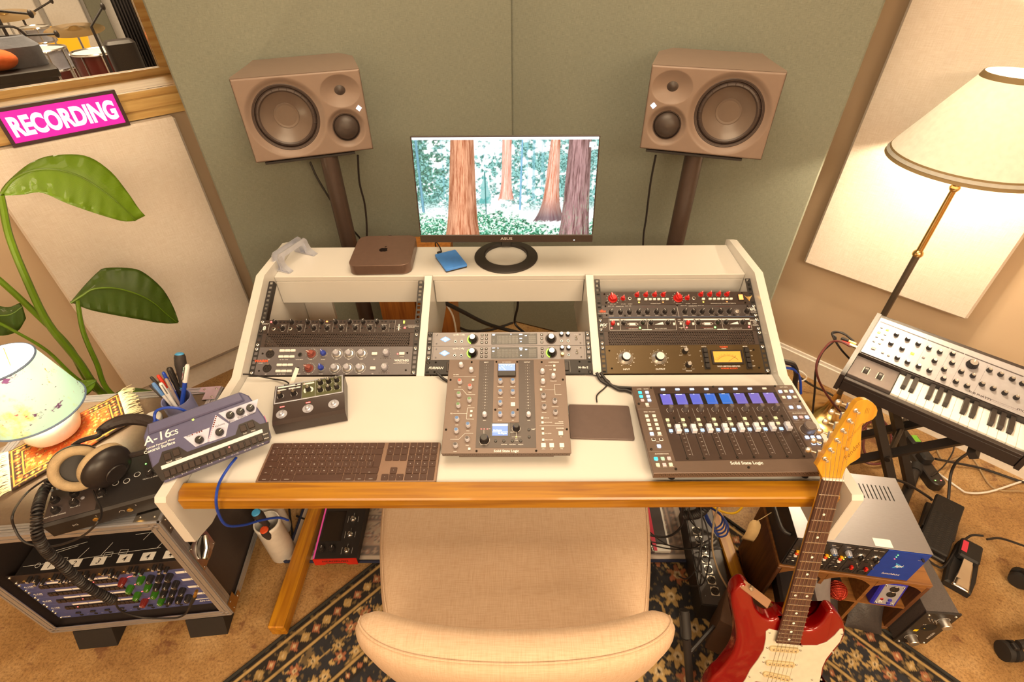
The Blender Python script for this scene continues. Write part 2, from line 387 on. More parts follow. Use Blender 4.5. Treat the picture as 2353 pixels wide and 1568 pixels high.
mb = MB().use(WALLP); wallbox(mb, CB, -DR*1.0, -DL, 0, 4.7, 0, CEIL, 0, .1); struct('wall_back', mb)
mb = MB().use(WALLP); wallbox(mb, CDD, -DL, NR*0+np.array([.71, -.704, 0]), 0, 4.7, 0, CEIL, 0, .1); struct('wall_side', mb)
SKIRT = mat('skirting_white', ph(250, 226, 190), .45)
def skirt(name, P, d, n, t0, t1):
    mb = MB().use(SKIRT); wallbox(mb, P, d, n, t0, t1, .0, .098, -.018, -.0005); wallbox(mb, P, d, n, t0, t1, .098, .112, -.010, -.0005); struct(name, mb)
skirt('baseboard_right', PR, DR, NR, sA-4.7, sA-.02); skirt('baseboard_left', PW, DL, NL, tB, tA-.02)
# window to the live room
FW = wood('window_pine', ph(226, 176, 96), ph(196, 138, 66), 0, 5, .45, .15, 14, -math.atan2(DL[1], DL[0]))
wf = MB().use(FW)
wallbox(wf, PW, DL, NL, WT0-.05, WT1, 1.196, 1.226, -.022, -.001); wallbox(wf, PW, DL, NL, WT0-.05, WT1, 1.228, 1.262, -.034, -.001); wallbox(wf, PW, DL, NL, WT0, WT1, 1.2625, 1.283, -.012, .02)
wallbox(wf, PW, DL, NL, WT0, WT1, 1.2625, 1.275, .021, .299)
win = struct('window_1', wf)
mb = MB().use(FW); wallbox(mb, PW, DL, NL, WT0, WT1, 1.2755, 1.300, .262, .299); wallbox(mb, PW, DL, NL, .085, .125, 1.301, WZ1, .262, .299); obj('far_frame', mb, win)
mb = MB().use(FW); wallbox(mb, PW, DL, NL, WT1-.03, WT1, 1.284, WZ1, .001, .26); obj('jamb', mb, win)
GLASS = mat('window_glass', (1, 1, 1), .0, trans=1.0, var=(1, 0)); GLASS.node_tree.nodes['Principled BSDF'].inputs['IOR'].default_value = 1.12
for o_ in (.006, .27):
    mb = MB().use(GLASS); wallbox(mb, PW, DL, NL, WT0+.001, WT1-.031 if o_ < .1 else .0845, 1.2835 if o_ < .1 else 1.3005, WZ1-.001, o_, o_+.006); obj('glass_pane', mb, win)
# ------------------------------------------------------------------ acoustic panels
def slab_panel(name, label, P, d, n, t0, t1, z0, z1, th, m, ch=.006):
    """upholstered board: front at P, thickness towards n"""
    ang = math.atan2(d[1], d[0]); o = P+d*t0
    mb = MB().use(m); mb.box(0, 0, 0, t1-t0, th, z1-z0, ch)
    return tag(obj(name, mb, None, (o[0], o[1], z0), (0, 0, ang)), label, 'acoustic panel')
S0 = np.array([.032, 1.345, 0]); GLd = np.array([-.942, -.336, 0]); GRd = np.array([.923, -.385, 0])
slab_panel('acoustic_panel', 'tall grey green fabric acoustic panel behind the loudspeaker beside the window', S0+GLd*1.208, -GLd, None, 0, 1.205, .003, 2.2, .05, GREEN)
slab_panel('acoustic_panel', 'tall grey green fabric acoustic panel behind the loudspeaker beside the floor lamp', S0+GRd*-.012+np.array([0, .010, 0]), GRd, None, 0, 1.218, .003, 2.2, .05, GREEN)
PPL = PW-NL*.055
ptop = onpl(402, 268, PPL, NL); t_r = float((ptop-PPL)@DL); panel_top = float(ptop[2])
o_ = tag(obj('acoustic_panel', MB().use(CREAM).box(0, -.0, 0, .60, .05, panel_top-.13, .008), None, tuple(PPL+DL*(t_r-.60)+np.array([0, 0, .13])), (0, 0, math.atan2(DL[1], DL[0]))), 'cream cloth acoustic panel under the window', 'acoustic panel')
pbr = onpl(1843, 610, PR-NR*.055, NR); 
o_ = tag(obj('acoustic_panel', MB().use(CREAM).box(0, 0, 0, .60, .05, 1.3, .008), None, tuple((PR-NR*.055)+DR*(float((pbr-(PR-NR*.055))@DR)-.0)+np.array([0, 0, .578])), (0, 0, math.atan2(-DR[1], -DR[0]))), 'cream cloth acoustic panel lit by the floor lamp', 'acoustic panel')
# recording sign on top of the panel
PS = PPL+NL*.001
bl, br, tr = onpl(30, 338, PS, NL), onpl(301, 288, PS, NL), onpl(262, 207, PS, NL); sw = float(np.linalg.norm((br-bl)[:2])); sh = float(tr[2]-br[2])
sg = thing('recording_sign', 'lit magenta RECORDING sign standing on the cream panel under the window', 'sign', (bl[0], bl[1], panel_top+.0005), (R(90), 0, math.atan2(DL[1], DL[0])))
SIGNF = mat('sign_frame', ph(70, 42, 38), .5); mb = MB().use(SIGNF); t = .011
for x0, y0, x1, y1 in ((0, 0, sw, t), (0, sh-t, sw, sh), (0, t, t, sh-t), (sw-t, t, sw, sh-t)): mb.box(x0, y0, -.018, x1, y1, .0, .001)
mb.box(t, t, -.017, sw-t, sh-t, -.006); obj('frame', mb, sg)
obj('lit_face', MB().use(glow('magenta_light', (1.0, .015, .36), .72)).rect(t, t, sw-t, sh-t, -.0045), sg)
mb = MB().use(glow('sign_white', (1, .95, 1), .85)); mb.text('RECORDING', .056, 0, 0, 0, 'L', .045); xs = [v[0] for v in mb.v]; kx = (sw-2*t-.022)/(max(xs)-min(xs)); mb.v = [((v[0])*kx+t+.011, v[1]*1.03+(sh-.056)/2, -.0035) for v in mb.v]; obj('lettering', mb, sg, label='white capital letters RECORDING')
# ------------------------------------------------------------------ loudspeakers
SPK = mat('anthracite_paint', ph(142, 112, 86), .42, var=(30, .03), bump=(700, .05)); CONE = mat('speaker_cone', ph(116, 92, 70), .34, var=(20, .05)); SURR = mat('speaker_surround', ph(72, 54, 42), .45); DOME = mat('dome_fabric', ph(70, 54, 42), .4, bump=(900, .2))
def smooth01(x): x = np.clip(x, 0, 1); return x*x*(3-2*x)
def speaker(label, loc, yaw, sgn):
    t = thing('loudspeaker', label, 'loudspeaker', loc, (R(90), 0, yaw), 'studio loudspeakers on poles')
    Wd, Hd = .383, .253; wx, tx, mx_, ty, my = -.0617*sgn, .120*sgn, .117*sgn, .067, -.048
    mb = MB().use(SPK); hw, hh = Wd/2, Hd/2
    pts = [(-hw*sgn, -.004), (-hw*sgn, -.03), (-.150*sgn, -.190), (-.135*sgn, -.265), (.150*sgn, -.285), (hw*sgn, -.215), (hw*sgn, -.004)]
    if sgn < 0: pts = pts[::-1]
    M = Matrix(((1, 0, 0, 0), (0, 0, 1, 0), (0, 1, 0, 0), (0, 0, 0, 1)))
    mb.to(M).prism(pts[::-1], -hh, hh); fr = [i for i, f in enumerate(mb.f) if not all(abs(mb.v[k][2]+.004) < 1e-6 for k in f)]; mb.f = [mb.f[i] for i in fr]; mb.mi = [0]*len(fr)
    obj('cabinet', mb, t, sharp=25)
    nx, ny = 220, 146
    def surf(u, v):
        # a rounded rim: outermost cells fold back
        x = (u-.5)*Wd; y = (v-.5)*Hd; d = np.zeros_like(x)
        r = np.hypot(x-wx, y); d = np.where(r > .097, d-.012*smooth01((.124-r)/.026), -.06)
        e = np.sqrt(((x-tx)/.062)**2+((y-ty)/.049)**2); rt = np.hypot(x-tx, y-ty); d = d-.017*np.where(e < 1, (1-e**1.7), 0)
        r2 = np.hypot(x-mx_, y-my); d = np.where(r2 > .043, d-.012*smooth01((.064-r2)/.021), np.minimum(d, -.022))
        edge = np.minimum(np.minimum(u, 1-u)*Wd, np.minimum(v, 1-v)*Hd); d = d-.006*(1-np.clip(edge/.005, 0, 1))**2
        return np.stack([x, y, d], -1)
    b = colour_grid('baffle', nx, ny, surf, np.zeros((ny+1, nx+1, 3)), SPK, t)
    w_ = MB().use(SURR); w_.lathe([(.1025, -.0118), (.100, -.0098), (.0975, -.0105), (.0965, -.012), (.094, -.0125), (.0925, -.0185), (.0875, -.012), (.0825, -.0105), (.078, -.0145)], 60, cap=False)
    for k in range(24):
        a = 2*PI*k/24; w_.tube([(math.cos(a)*.091, math.sin(a)*.091, -.0145), (math.cos(a)*.0865, math.sin(a)*.0865, -.0105), (math.cos(a)*.082, math.sin(a)*.082, -.0100)], .0007, 4)
    wo = obj('woofer', w_, t, (wx, 0, 0))
    obj('cone', MB().use(CONE).lathe([(.0785, -.0145), (.0775, -.016), (.06, -.028), (.0392, -.040), (.0385, -.0395)], 60, cap=False), wo); obj('dust_cap', MB().use(CONE).lathe([(.0386, -.0398), (.0384, -.0385), (.033, -.0395), (.018, -.044), (0, -.0455)], 40), wo)
    tw = obj('tweeter', MB().use(DOME).lathe([(.0185, -.0175), (.0180, -.0150), (.0155, -.0148), (.013, -.0135), (.008, -.0105), (.004, -.009), (0, -.0088)], 30), t, (tx, ty, 0))
    md = obj('midrange_driver', MB().use(SURR).lathe([(.0450, -.016), (.0440, -.0085), (.0425, -.0085), (.0410, -.013)], 44, cap=False), t, (mx_, my, 0))
    obj('dome', MB().use(DOME).lathe([(.0412, -.0135), (.0395, -.011), (.035, -.002), (.026, .006), (.013, .0105), (0, .0118)], 40), md)
    k = .0092; obj('logo_light', MB().use(LEDW).add([(k, 0, .0008), (0, k, .0008), (-k, 0, .0008), (0, -k, .0008), (k, 0, -.0005), (0, k, -.0005), (-k, 0, -.0005), (0, -k, -.0005)], [(0, 1, 2, 3), (0, 4, 5, 1), (1, 5, 6, 2), (2, 6, 7, 3), (3, 7, 4, 0)]), t, (.168*sgn, .011, 0))
    return t
SL, SR_ = (-.6379, .8039, 1.2648), (.6375, .7481, 1.2812)
speaker('dark brown three way loudspeaker on the pole nearer the window', SL, R(19.2), 1); speaker('dark brown three way loudspeaker on the pole nearer the floor lamp', SR_, R(-18.0), -1)
POLE = mat('stand_pole', ph(72, 52, 38), .4, bump=(900, .1))
def stand(label, px, yaw, S, yq, sgn):
    p = aty(*px, yq); zt = S[2]-.1265-.0005
    t = thing('speaker_stand', label, 'speaker stand', (p[0], p[1], 0), (0, 0, 0), 'loudspeaker pole stands')
    obj('pole', MB().use(POLE).cyl((0, 0, .012), (0, 0, zt-.0105), .031, n=28), t); obj('base_plate', MB().use(BLACKM).box(-.10, -.10, .001, .10, .10, .012, .003), t)
    pl = MB().use(BLACKM); pl.at((S[0]-p[0]-math.sin(yaw)*0, S[1]-p[1], 0), (0, 0, yaw))
    x0, x1 = (-.165, .128) if sgn > 0 else (-.17, .135)
    pl.box(x0, .004, zt-.0035, x1, .22, zt-.010, .001); pl.box(x0, .004, zt-.0035, x1, .012, zt-.0022)
    pt = obj('top_plate', pl, t)
    sm = MB().use(STEELD).lathe([(.009, -.003), (.011, 0), (.011, .003), (.006, .006), (.004, .006), (.004, .010)], 12)
    for x in (x0+.07, x1-.025):
        q = Euler((0, 0, yaw)).to_matrix() @ Vector((x, .03, 0)); obj('spike_foot', sm, pt, (S[0]-p[0]+q.x, S[1]-p[1]+q.y, zt-.010)); 
    return t
stand('black steel pole stand under the loudspeaker nearer the window', (758, 372), R(19.2), SL, .85, 1); stand('black steel pole stand under the loudspeaker nearer the floor lamp', (1592, 372), R(-18), SR_, .80, -1)
def px_cable(name, label, pts, r, m=None, **k):
    """points given as (px, py, y-depth)"""
    return cable(name, label, [tuple(aty(a, b, y)) for a, b, y in pts], r, m, **k)
px_cable('loudspeaker_cable', 'thin black cable hanging from the loudspeaker nearer the window, beside its pole', [(822, 357, .90), (826, 420, .92), (838, 470, .94), (843, 530, .95), (841, 600, .95), (848, 700, .95), (860, 820, .95)], .0038)
px_cable('loudspeaker_cable', 'thin black cable slanting behind the pole nearer the window', [(712, 372, .99), (735, 420, .98), (790, 505, .975), (830, 552, 1.02), (850, 600, 1.06)], .004)
px_cable('loudspeaker_cable', 'thin black cable hanging from the loudspeaker nearer the floor lamp', [(1507, 357, .86), (1495, 420, .88), (1485, 500, .9), (1478, 560, .9), (1478, 700, .9)], .0038)
# ------------------------------------------------------------------ monitor
MW, MH = .5325, .311
mon = thing('computer_monitor', 'thin black computer monitor showing a redwood forest', 'monitor', (.0079, .5082, 1.1348), (R(81.4), 0, R(-.55)))
mb = MB().use(BLACK); mb.box(-MW/2, -MH/2, -.010, MW/2, MH/2, -.0015, .002); mb.box(-.2, -MH/2+.005, -.05, .2, .03, -.0105, .012)
obj('housing', mb, mon)
BEZ = mat('bezel_gloss', ph(58, 42, 32), .25); mb = MB().use(BEZ); e = .0035; ch = .024
for a in ((-MW/2, MH/2-e, MW/2, MH/2), (-MW/2, -MH/2+ch, -MW/2+e, MH/2-e), (MW/2-e, -MH/2+ch, MW/2, MH/2-e)): mb.box(a[0], a[1], -.0014, a[2], a[3], .0012, .0006)
bz = obj('bezel', mb, mon); chn = obj('chin', MB().use(BEZ).box(-MW/2, -MH/2, -.0014, MW/2, -MH/2+ch-.0002, .002, .001), mon)
mb = MB().use(mat('silver_print', (.6, .6, .62), .35, .6, var=(1, 0))); mb.text('ASUS', .0085, 0, -MH/2+.008, .0023, 'C', .02, sx=1.35)
obj('logo', mb, chn); obj('power_light', MB().use(LEDW).rect(.2075, -MH/2+.006, .2105, -MH/2+.008, .0023), chn)
def forest(u, v):
    """u right, v down, 0..1 -> linear emission colour"""
    def c(r, g, b): return lin((r, g, b))
    sh = u.shape; n1 = fbm(u*16, v*11, 5, 1); n2 = fbm(u*70, v*48, 4, 5); n3 = fbm(u*150, v*100, 3, 9)
    img = np.ones(sh+(3,))*1.25
    def mixc(mask, col):
        nonlocal img; img = img*(1-mask[..., None])+np.array(col)*mask[..., None]
    # far trees and foliage
    side = np.clip(.36+.9*np.abs(u-.46)-.1*np.abs(v-.45), 0, .75)
    fol = np.clip((n1*.55+n2*.45-(.66-side*.46))*9, 0, 1)*np.clip((.80-v)*6, 0, 1); mixc(fol*.85, c(96, 196, 190)); mixc(fol*np.clip((n3-.46)*8, 0, 1)*.85, c(26, 100, 92))
    for x, wd, vb, k in ((.155, .006, .6, .5), (.385, .005, .7, .4), (.62, .006, .62, .5), (.655, .009, .66, .6), (.70, .005, .6, .5), (.71, .006, .6, .4)):
        mixc(np.clip((wd-np.abs(u-x))*400, 0, 1)*np.clip((vb-v)*20, 0, 1)*k, c(120, 190, 205))
    l = np.clip((.14-u+.05*np.sin(v*40)+(n2-.5)*.2)*20, 0, 1)*np.clip((.68-v)*8, 0, 1)*np.clip((n2-.42)*9, 0, 1); mixc(l, c(86, 150, 128)); mixc(l*np.clip((n3-.5)*8, 0, 1), c(44, 92, 84))
    # ground ferns
    gy = .80+.09*np.sin(u*7+2.2)-.12*np.clip(.16-u, 0, 1)/.16; g = np.clip((v-gy+(n2-.5)*.16)*14, 0, 1); mixc(g*np.clip((n2*.6+n3*.4-.34)*5, 0, 1), c(110, 206, 172)); mixc(g*np.clip((n3-.46)*8, 0, 1), c(36, 134, 96)); mixc(g*np.clip((n3*.5+n2*.5-.6)*12, 0, 1), c(14, 74, 62)); mixc(g*np.clip((.36-n3)*12, 0, 1), c(214, 255, 226))
    # small fir
    yy = (v-.33)/.33; fir = np.clip((.052*np.clip(yy, 0, 1)*(1.25-yy*.6)*(.55+.9*n3)-np.abs(u-.383))*300, 0, 1)*(yy > 0)*(yy < 1); mixc(fir*.8, c(90, 188, 186)); mixc(np.clip((.004-np.abs(u-.386))*600, 0, 1)*(v > .34)*(v < .78), c(40, 120, 120))
    # trunks: u0top,u1top,u0bot,u1bot,vend,flare,colours
    for a0, a1, b0, b1, ve, fl, ca, cb, k in ((.012, .028, .018, .036, .76, 0, (120, 178, 200), (66, 124, 142), 12), (.485, .537, .472, .530, .63, .02, (255, 214, 196), (226, 140, 116), 16), (.588, .599, .573, .586, .74, 0, (140, 196, 224), (84, 150, 186), 14), (.745, .797, .700, .800, .86, .05, (250, 206, 184), (196, 104, 70), 18),
                                      (.207, .333, .156, .333, 1.1, .012, (236, 172, 134), (158, 84, 52), 26), (.842, .962, .815, .978, 1.1, .01, (190, 150, 150), (88, 54, 58), 24)):
        tt = np.clip(v/min(ve, 1), 0, 1); l0 = a0+(b0-a0)*tt-fl*tt**7; r0 = a1+(b1-a1)*tt+fl*tt**7; wd = r0-l0; s_ = (u-l0)/wd
        m_ = np.clip((u-l0)*500, 0, 1)*np.clip((r0-u)*500, 0, 1)*np.clip((ve-v)*60+(n3-.5)*2, 0, 1)
        bark = fbm(s_*k+fbm(u*9, v*6, 2, 3)*1.6, v*5.0, 4, 11); bark2 = fbm(s_*k*2.4, v*16, 3, 21); q = np.clip((bark*.65+bark2*.35-.3)*2.4, 0, 1)[..., None]
        colr = c(*cb)*(1-q)+c(*ca)*q
        if k == 18: colr = colr*(1-np.clip((v-.58)*3.5, 0, .8)[..., None])+c(60, 66, 90)*np.clip((v-.58)*3.5, 0, .8)[..., None]; 
        lit = np.clip(1.35-1.2*np.abs(s_-.45), .5, 1.3)[..., None]; img = img*(1-m_[..., None])+colr*lit*m_[..., None]
        if k == 24: mixc(m_*np.clip((bark2-.62)*10, 0, 1)*.6*np.clip((v-.4)*3, 0, 1), c(150, 180, 150))
    mixc((v < .026)*1.0, (1.25, 1.25, 1.3)); mixc(((np.abs(u-.965) < .013)*(np.abs(v-.075) < .025))*1.0, (1.2, 1.25, 1.3))
    return img
nx, ny = 400, 220; uu, vv = np.meshgrid(np.linspace(0, 1, nx+1), np.linspace(1, 0, ny+1))
SCRM = mat('forest_screen', (0, 0, 0), .3, emit=(1, 1, 1), es=.80, attr='paint'); SCRM.node_tree.links.remove(SCRM.node_tree.nodes['Principled BSDF'].inputs['Base Color'].links[0]); SCRM.node_tree.nodes['Principled BSDF'].inputs['Base Color'].default_value = (.01, .01, .01, 1)
sx0, sx1, sy0, sy1 = -MW/2+e, MW/2-e, -MH/2+ch, MH/2-e
colour_grid('screen', nx, ny, lambda u, v: np.stack([sx0+u*(sx1-sx0), sy0+v*(sy1-sy0), u*0-.0006], -1), forest(uu, vv), SCRM, mon)['label'] = 'bright picture of redwood trunks and ferns'
SHZ = .88
rc = atz(1163, 591, SHZ); Minv = (Matrix.Translation((.0079, .5082, 1.1348)) @ Euler((R(81.4), 0, R(-.55))).to_matrix().to_4x4()).inverted()
mb = MB().use(BLACK).to(Minv @ Matrix.Translation((rc[0], rc[1], SHZ+.0005))); mb.lathe([(.070, 0), (.105, 0), (.106, .003), (.104, .0055), (.077, .0125), (.074, .0125), (.070, .009)], 56); mb.add([], []); n_ = 56; mb.f += [tuple([len(mb.v)-n_+i, len(mb.v)-n_+(i+1) % n_, len(mb.v)-7*n_+(i+1) % n_, len(mb.v)-7*n_+i]) for i in range(n_)]; mb.mi += [0]*n_
# drop the two lathe caps so the ring stays open
keep = [i for i, f in enumerate(mb.f) if len(f) <= 4]; mb.f = [mb.f[i] for i in keep]; mb.mi = [mb.mi[i] for i in keep]
obj('ring_stand', mb, mon)
mb = MB().use(BLACK).to(Minv); mb.box(rc[0]-.018, rc[1]+.062, SHZ+.004, rc[0]+.018, rc[1]+.086, SHZ+.13, .003); obj('stand_neck', mb, mon)
# wooden cabinet behind the desk
x0, x1 = float(aty(874, 715, .80)[0]), float(aty(1040, 715, .80)[0]); ztop = float(aty(960, 549, .98)[2])
cab = thing('wooden_cabinet', 'orange wood veneer cabinet on the floor behind the desk', 'cabinet', (x0, .80, 0))
w2 = (x1-x0)/2; mb = MB().use(OAK); mb.box(0, .012, .001, x1-x0, .2, ztop, .002); obj('carcass', mb, cab)
for k in (0, 1): obj('door', MB().use(OAK).box(k*w2+.002, 0, .01, (k+1)*w2-.002, .0115, ztop-.02, .002), cab)
# ================================================================== DESK
XL, XR, TH = -.7345, .7640, .026; DZ = .75
desk = thing('studio_desk', 'white studio desk with rack bays, top shelf and pine front edge', 'desk', (0, 0, 0))
def side(x0, x1):
    prof = [(-.292, .785), (-.300, .775), (-.300, .612), (-.235, .585), (.60, .545), (.655, .60), (.655, .893), (.628, .905), (.402, .917), (.100, .772)]
    M = Matrix(((0, 0, 1, 0), (1, 0, 0, 0), (0, 1, 0, 0), (0, 0, 0, 1)))
    mb = MB().use(DESKW).to(M); mb.prism(prof, x0+.0015, x1-.0015, 0); 
    mb.prism([(p[0]*.999+.0002, p[1]) for p in prof], x0, x1)
    return mb
obj('side_panel', side(XL-TH, XL-.0006), desk); obj('side_panel', side(XR+.0006, XR+TH), desk)
mb = MB().use(DESKW); mb.box(XL, -.236, DZ-.022, XR, .128, DZ, .0015); obj('worktop', mb, desk)
mb = MB().use(DESKW); mb.box(XL, .452, SHZ-.018, XR, .640, SHZ, .0015); obj('top_shelf', mb, desk)
RT = R(26.3)   # slope of the rack face
RY0, RZ0 = .1337, .7491
def rackpt(u): return (RY0+u*.04445*math.cos(RT), RZ0+u*.04445*math.sin(RT))
def divider(x0, x1):
    prof = [(.128, .62), (.640, .62), (.640, SHZ-.019), (.452, SHZ-.019), (.452, .884), (.440, .8885), rackpt(-.1)]
    mb = MB().use(DESKW).to(Matrix(((0, 0, 1, 0), (1, 0, 0, 0), (0, 1, 0, 0), (0, 0, 0, 1)))); mb.prism(prof, x0, x1); return mb
LXr, CXr, RXr = -.734, -.227, .2809; RWd = .4826
obj('divider', divider(LXr+RWd+.0008, CXr-.0008), desk); obj('divider', divider(CXr+RWd+.0008, RXr-.0008), desk)
for a, b in ((XL, LXr+RWd), (CXr, CXr+RWd), (RXr, XR)):
    obj('fascia', MB().use(DESKW).box(a+.001, .452, .779, b-.001, .468, SHZ-.0185, .001), desk)
# the front rail of pine with cut corners
mb = MB().use(PINE).to(Matrix(((1, 0, 0, 0), (0, 1, 0, 0), (0, 0, 1, 0), (0, 0, 0, 1))))
mb.prism([(XL+.012, -.285), (XR-.012, -.285), (XR-.0005, -.262), (XR-.0005, -.2365), (XL+.0005, -.2365), (XL+.0005, -.262)], .728, .7625, .0035); obj('front_rail', mb, desk, label='lacquered pine rail with cut corners')
obj('back_stretcher', MB().use(DESKW).box(XL+.001, .59, .60, LXr+.10, .608, .778, .001), desk)
# underframe: pine feet on the floor, uprights and beams
for xa, xb in ((-.745, -.694), (.750, .795)):
    mb = MB().use(PINEY); mb.box(xa, -.277 if xa < 0 else -.165, .0045, xb, .62, .060, .004); obj('foot_beam', mb, desk)
    mb = MB().use(OAK); mb.box(xa+.003, .30, .0605, xb-.003, .37, .56 if xa > 0 else .556, .003); obj('leg', mb, desk)
# rack rails with square holes
def rail_mesh(nu=8):
    def f():
        mb = MB().use(BLACKM); U = .04445; w_ = .016; n = nu; ys = [0.0]
        for u in range(n):
            for c in (.00635, .02223, .0381): ys += [u*U+c-.0045, u*U+c+.0045]
        ys.append(n*U); hx0, hx1 = .0035, .0125
        mb.box(0, 0, -.002, hx0, n*U, 0); mb.box(hx1, 0, -.002, w_, n*U, 0); mb.box(w_-.002, 0, -.02, w_, n*U, -.0021)
        for k in range(0, len(ys), 2): mb.box(hx0, ys[k], -.002, hx1, ys[k+1], 0)
        return mb.mesh('rack_rail')
    return cached(('rail', nu), f)
ROT = (RT, 0, 0)
for x in (LXr, LXr+RWd-.016, CXr, CXr+RWd-.016, RXr, RXr+RWd-.016):
    nu = 8 if abs(x-CXr) > .01 and abs(x-CXr-RWd+.016) > .01 else 3
    yy, zz = rackpt(0); obj('rack_rail', rail_mesh(7 if nu == 8 else 3), desk, (x, yy+math.sin(RT)*.0035, zz-math.cos(RT)*.0035+.004), ROT)
# ================================================================== DEVICES
class Dev:
    """a thing built on a flat face: local x right, y up the face, z out of it. Sizes in mm."""
    def __init__(s, name, label, cat, loc, rot, group=None, zoom=None):
        s.t = thing(name, label, cat, loc, rot, group); s.M = Matrix.Translation(loc) @ Euler(rot).to_matrix().to_4x4(); s.Mi = s.M.inverted(); s.pr = {}; s.zoom = zoom
    def L(s, x, y, h=0.0):
        """zoom-picture pixel -> local mm at height h (mm)"""
        ox, oy, k = s.zoom; u, v = ox+x/k, oy+y/k; d = s.Mi.to_3x3() @ Vector(ray(u, v)); c = s.Mi @ Vector(CAM); q = (h*.001-c.z)/d.z; p = c+d*q
        return p.x*1000, p.y*1000
    def part(s, name, mb, x=0, y=0, z=0, rot=(0, 0, 0), parent=None, **k): return obj(name, mb, parent or s.t, (x*.001, y*.001, z*.001), rot, **k)
    def p(s, m):
        if m not in s.pr: s.pr[m] = MB().use(m)
        return s.pr[m]
    def text(s, m, t, size, x, y, z=.35, al='C', bold=.0, **k): s.p(m).text(t, size*.001, x*.001, y*.001, z*.001, al, bold, **k)
    def ticks(s, m, x, y, r0, r1, n=11, wd=.5, a0=225, a1=-45, z=.35): s.p(m).ticks(x*.001, y*.001, r0*.001, r1*.001, n, a0, a1, wd*.001, z*.001)
    def line(s, m, pts, wd=.5, z=.35): s.p(m).line([(a*.001, b*.001) for a, b in pts], wd*.001, z*.001)
    def rect(s, m, x0, y0, x1, y1, z=.35): s.p(m).rect(x0*.001, y0*.001, x1*.001, y1*.001, z*.001)
    def dots(s, m, pts, r=.5, z=.35):
        for a, b in pts: s.p(m).disc(a*.001, b*.001, r*.001, z*.001, 6)
    def done(s):
        for m, mb in s.pr.items(): obj('printed_markings', mb, s.t, kind='stuff', smooth=False)
def B(m, x0, y0, z0, x1, y1, z1, ch=0): return MB().use(m).box(x0*.001, y0*.001, z0*.001, x1*.001, y1*.001, z1*.001, ch*.001)
def bxm(m, w_, h, d, ch=.6): return cached(('bx', m.name, w_, h, d, ch), lambda: MB().use(m).box(-w_*.0005, -h*.0005, 0, w_*.0005, h*.0005, d*.001, ch*.001).mesh('cap'))
def lth(m, prof, n=20): return cached(('lt', m.name, tuple(prof), n), lambda: MB().use(m).lathe([(a*.001, b*.001) for a, b in prof], n).mesh('turned'))
def k_line(body, r, h, line=WHITEP, top=None, taper=.9, n=22, flute=0):
    """plain knob with pointer line"""
    def f():
        mb = MB().use(body); mb.lathe([(r*.001, 0), (r*.001, h*.00015), (r*taper*.00102, h*.00092), (r*taper*.00092, h*.001)] + ([] if top else []), n)
        if flute:
            for k in range(flute):
                a = 2*PI*k/flute; mb.tube([(r*.001*math.cos(a), r*.001*math.sin(a), h*.0001), (r*taper*.001*math.cos(a), r*taper*.001*math.sin(a), h*.00085)], r*.00012, 4)
        if top: mb.use(top).lathe([(r*taper*.00088, h*.001), (r*taper*.00085, h*.001+.0004), (0, h*.001+.0004)], n)
        z = h*.001+(.0006 if top else .0003)
        if line: mb.use(line).box(-r*.00007, r*.0001, z-.0003, r*.00007, r*taper*.00095, z); mb.box(-r*.00007, r*taper*.00090, h*.0003, r*.00007, r*taper*.00104, z)
        return mb.mesh('knob')
    return cached(('kl', body.name, r, h, line and line.name, top and top.name, taper, flute), f)
def k_wing(body, r, h, skirt=None):
    """pointer knob: round skirt with a raised wing"""
    def f():
        mb = MB().use(skirt or body); mb.lathe([(r*.00118, 0), (r*.00118, h*.0001), (r*.00095, h*.00022), (r*.0009, h*.0003)], 24); mb.use(body).lathe([(r*.00092, h*.0002), (r*.0009, h*.0006), (r*.0008, h*.00072), (0, h*.00072)], 24)
        mb.prism([(-r*.00042, -r*.00085), (r*.00042, -r*.00085), (r*.00045, r*.0004), (r*.00012, r*.00125), (-r*.00012, r*.00125), (-r*.00045, r*.0004)], h*.0003, h*.001, r*.00008)
        mb.use(WHITEP).box(-r*.00006, r*.0003, h*.001, r*.00006, r*.00115, h*.001+.0003); return mb.mesh('knob')
    return cached(('kw', body.name, r, h, skirt and skirt.name), f)
def k_skirt(body, skirt, r, h, rs):
    """knob on a wide bright skirt (console style)"""
    def f():
        mb = MB().use(skirt).lathe([(rs*.001, 0), (rs*.001, h*.0001), (rs*.0009, h*.00022), (r*.00105, h*.0003)], 30); mb.use(body).lathe([(r*.00102, h*.00028), (r*.00098, h*.0009), (r*.0009, h*.001), (0, h*.001)], 26); 
        for k in range(18):
            a = 2*PI*k/18; mb.tube([(r*.00102*math.cos(a), r*.00102*math.sin(a), h*.0003), (r*.00098*math.cos(a), r*.00098*math.sin(a), h*.0009)], r*.0001, 4)
        mb.use(WHITEP).box(-r*.00007, r*.0004, h*.001, r*.00007, r*.00095, h*.001+.0003); return mb.mesh('knob')
    return cached(('ks', body.name, skirt.name, r, h, rs), f)
HOLE = mat('dark_hole', (.004, .004, .004), .8, var=(1, 0))
def jack(m=NICKEL, r=5.0):
    def f():
        mb = MB().use(m).lathe([(r*.001, 0), (r*.001, .0012), (r*.0008, .002), (r*.00062, .002), (r*.00058, .0012)], 18); mb.use(HOLE).disc(0, 0, r*.0006, .0014, 16); return mb.mesh('jack')
    return cached(('jack', m.name, r), f)
def screwm(m=NICKEL, r=5.0):
    def f():
        mb = MB().use(m).lathe([(r*.001, 0), (r*.001, .0008), (r*.00085, .0024), (r*.0005, .0034), (r*.0003, .0030), (0, .0028)], 16); mb.use(HOLE).box(-r*.00035, -r*.00008, .0030, r*.00035, r*.00008, .0034); mb.box(-r*.00008, -r*.00035, .0030, r*.00008, r*.00035, .0034); return mb.mesh('screw')
    return cached(('screw', m.name, r), f)
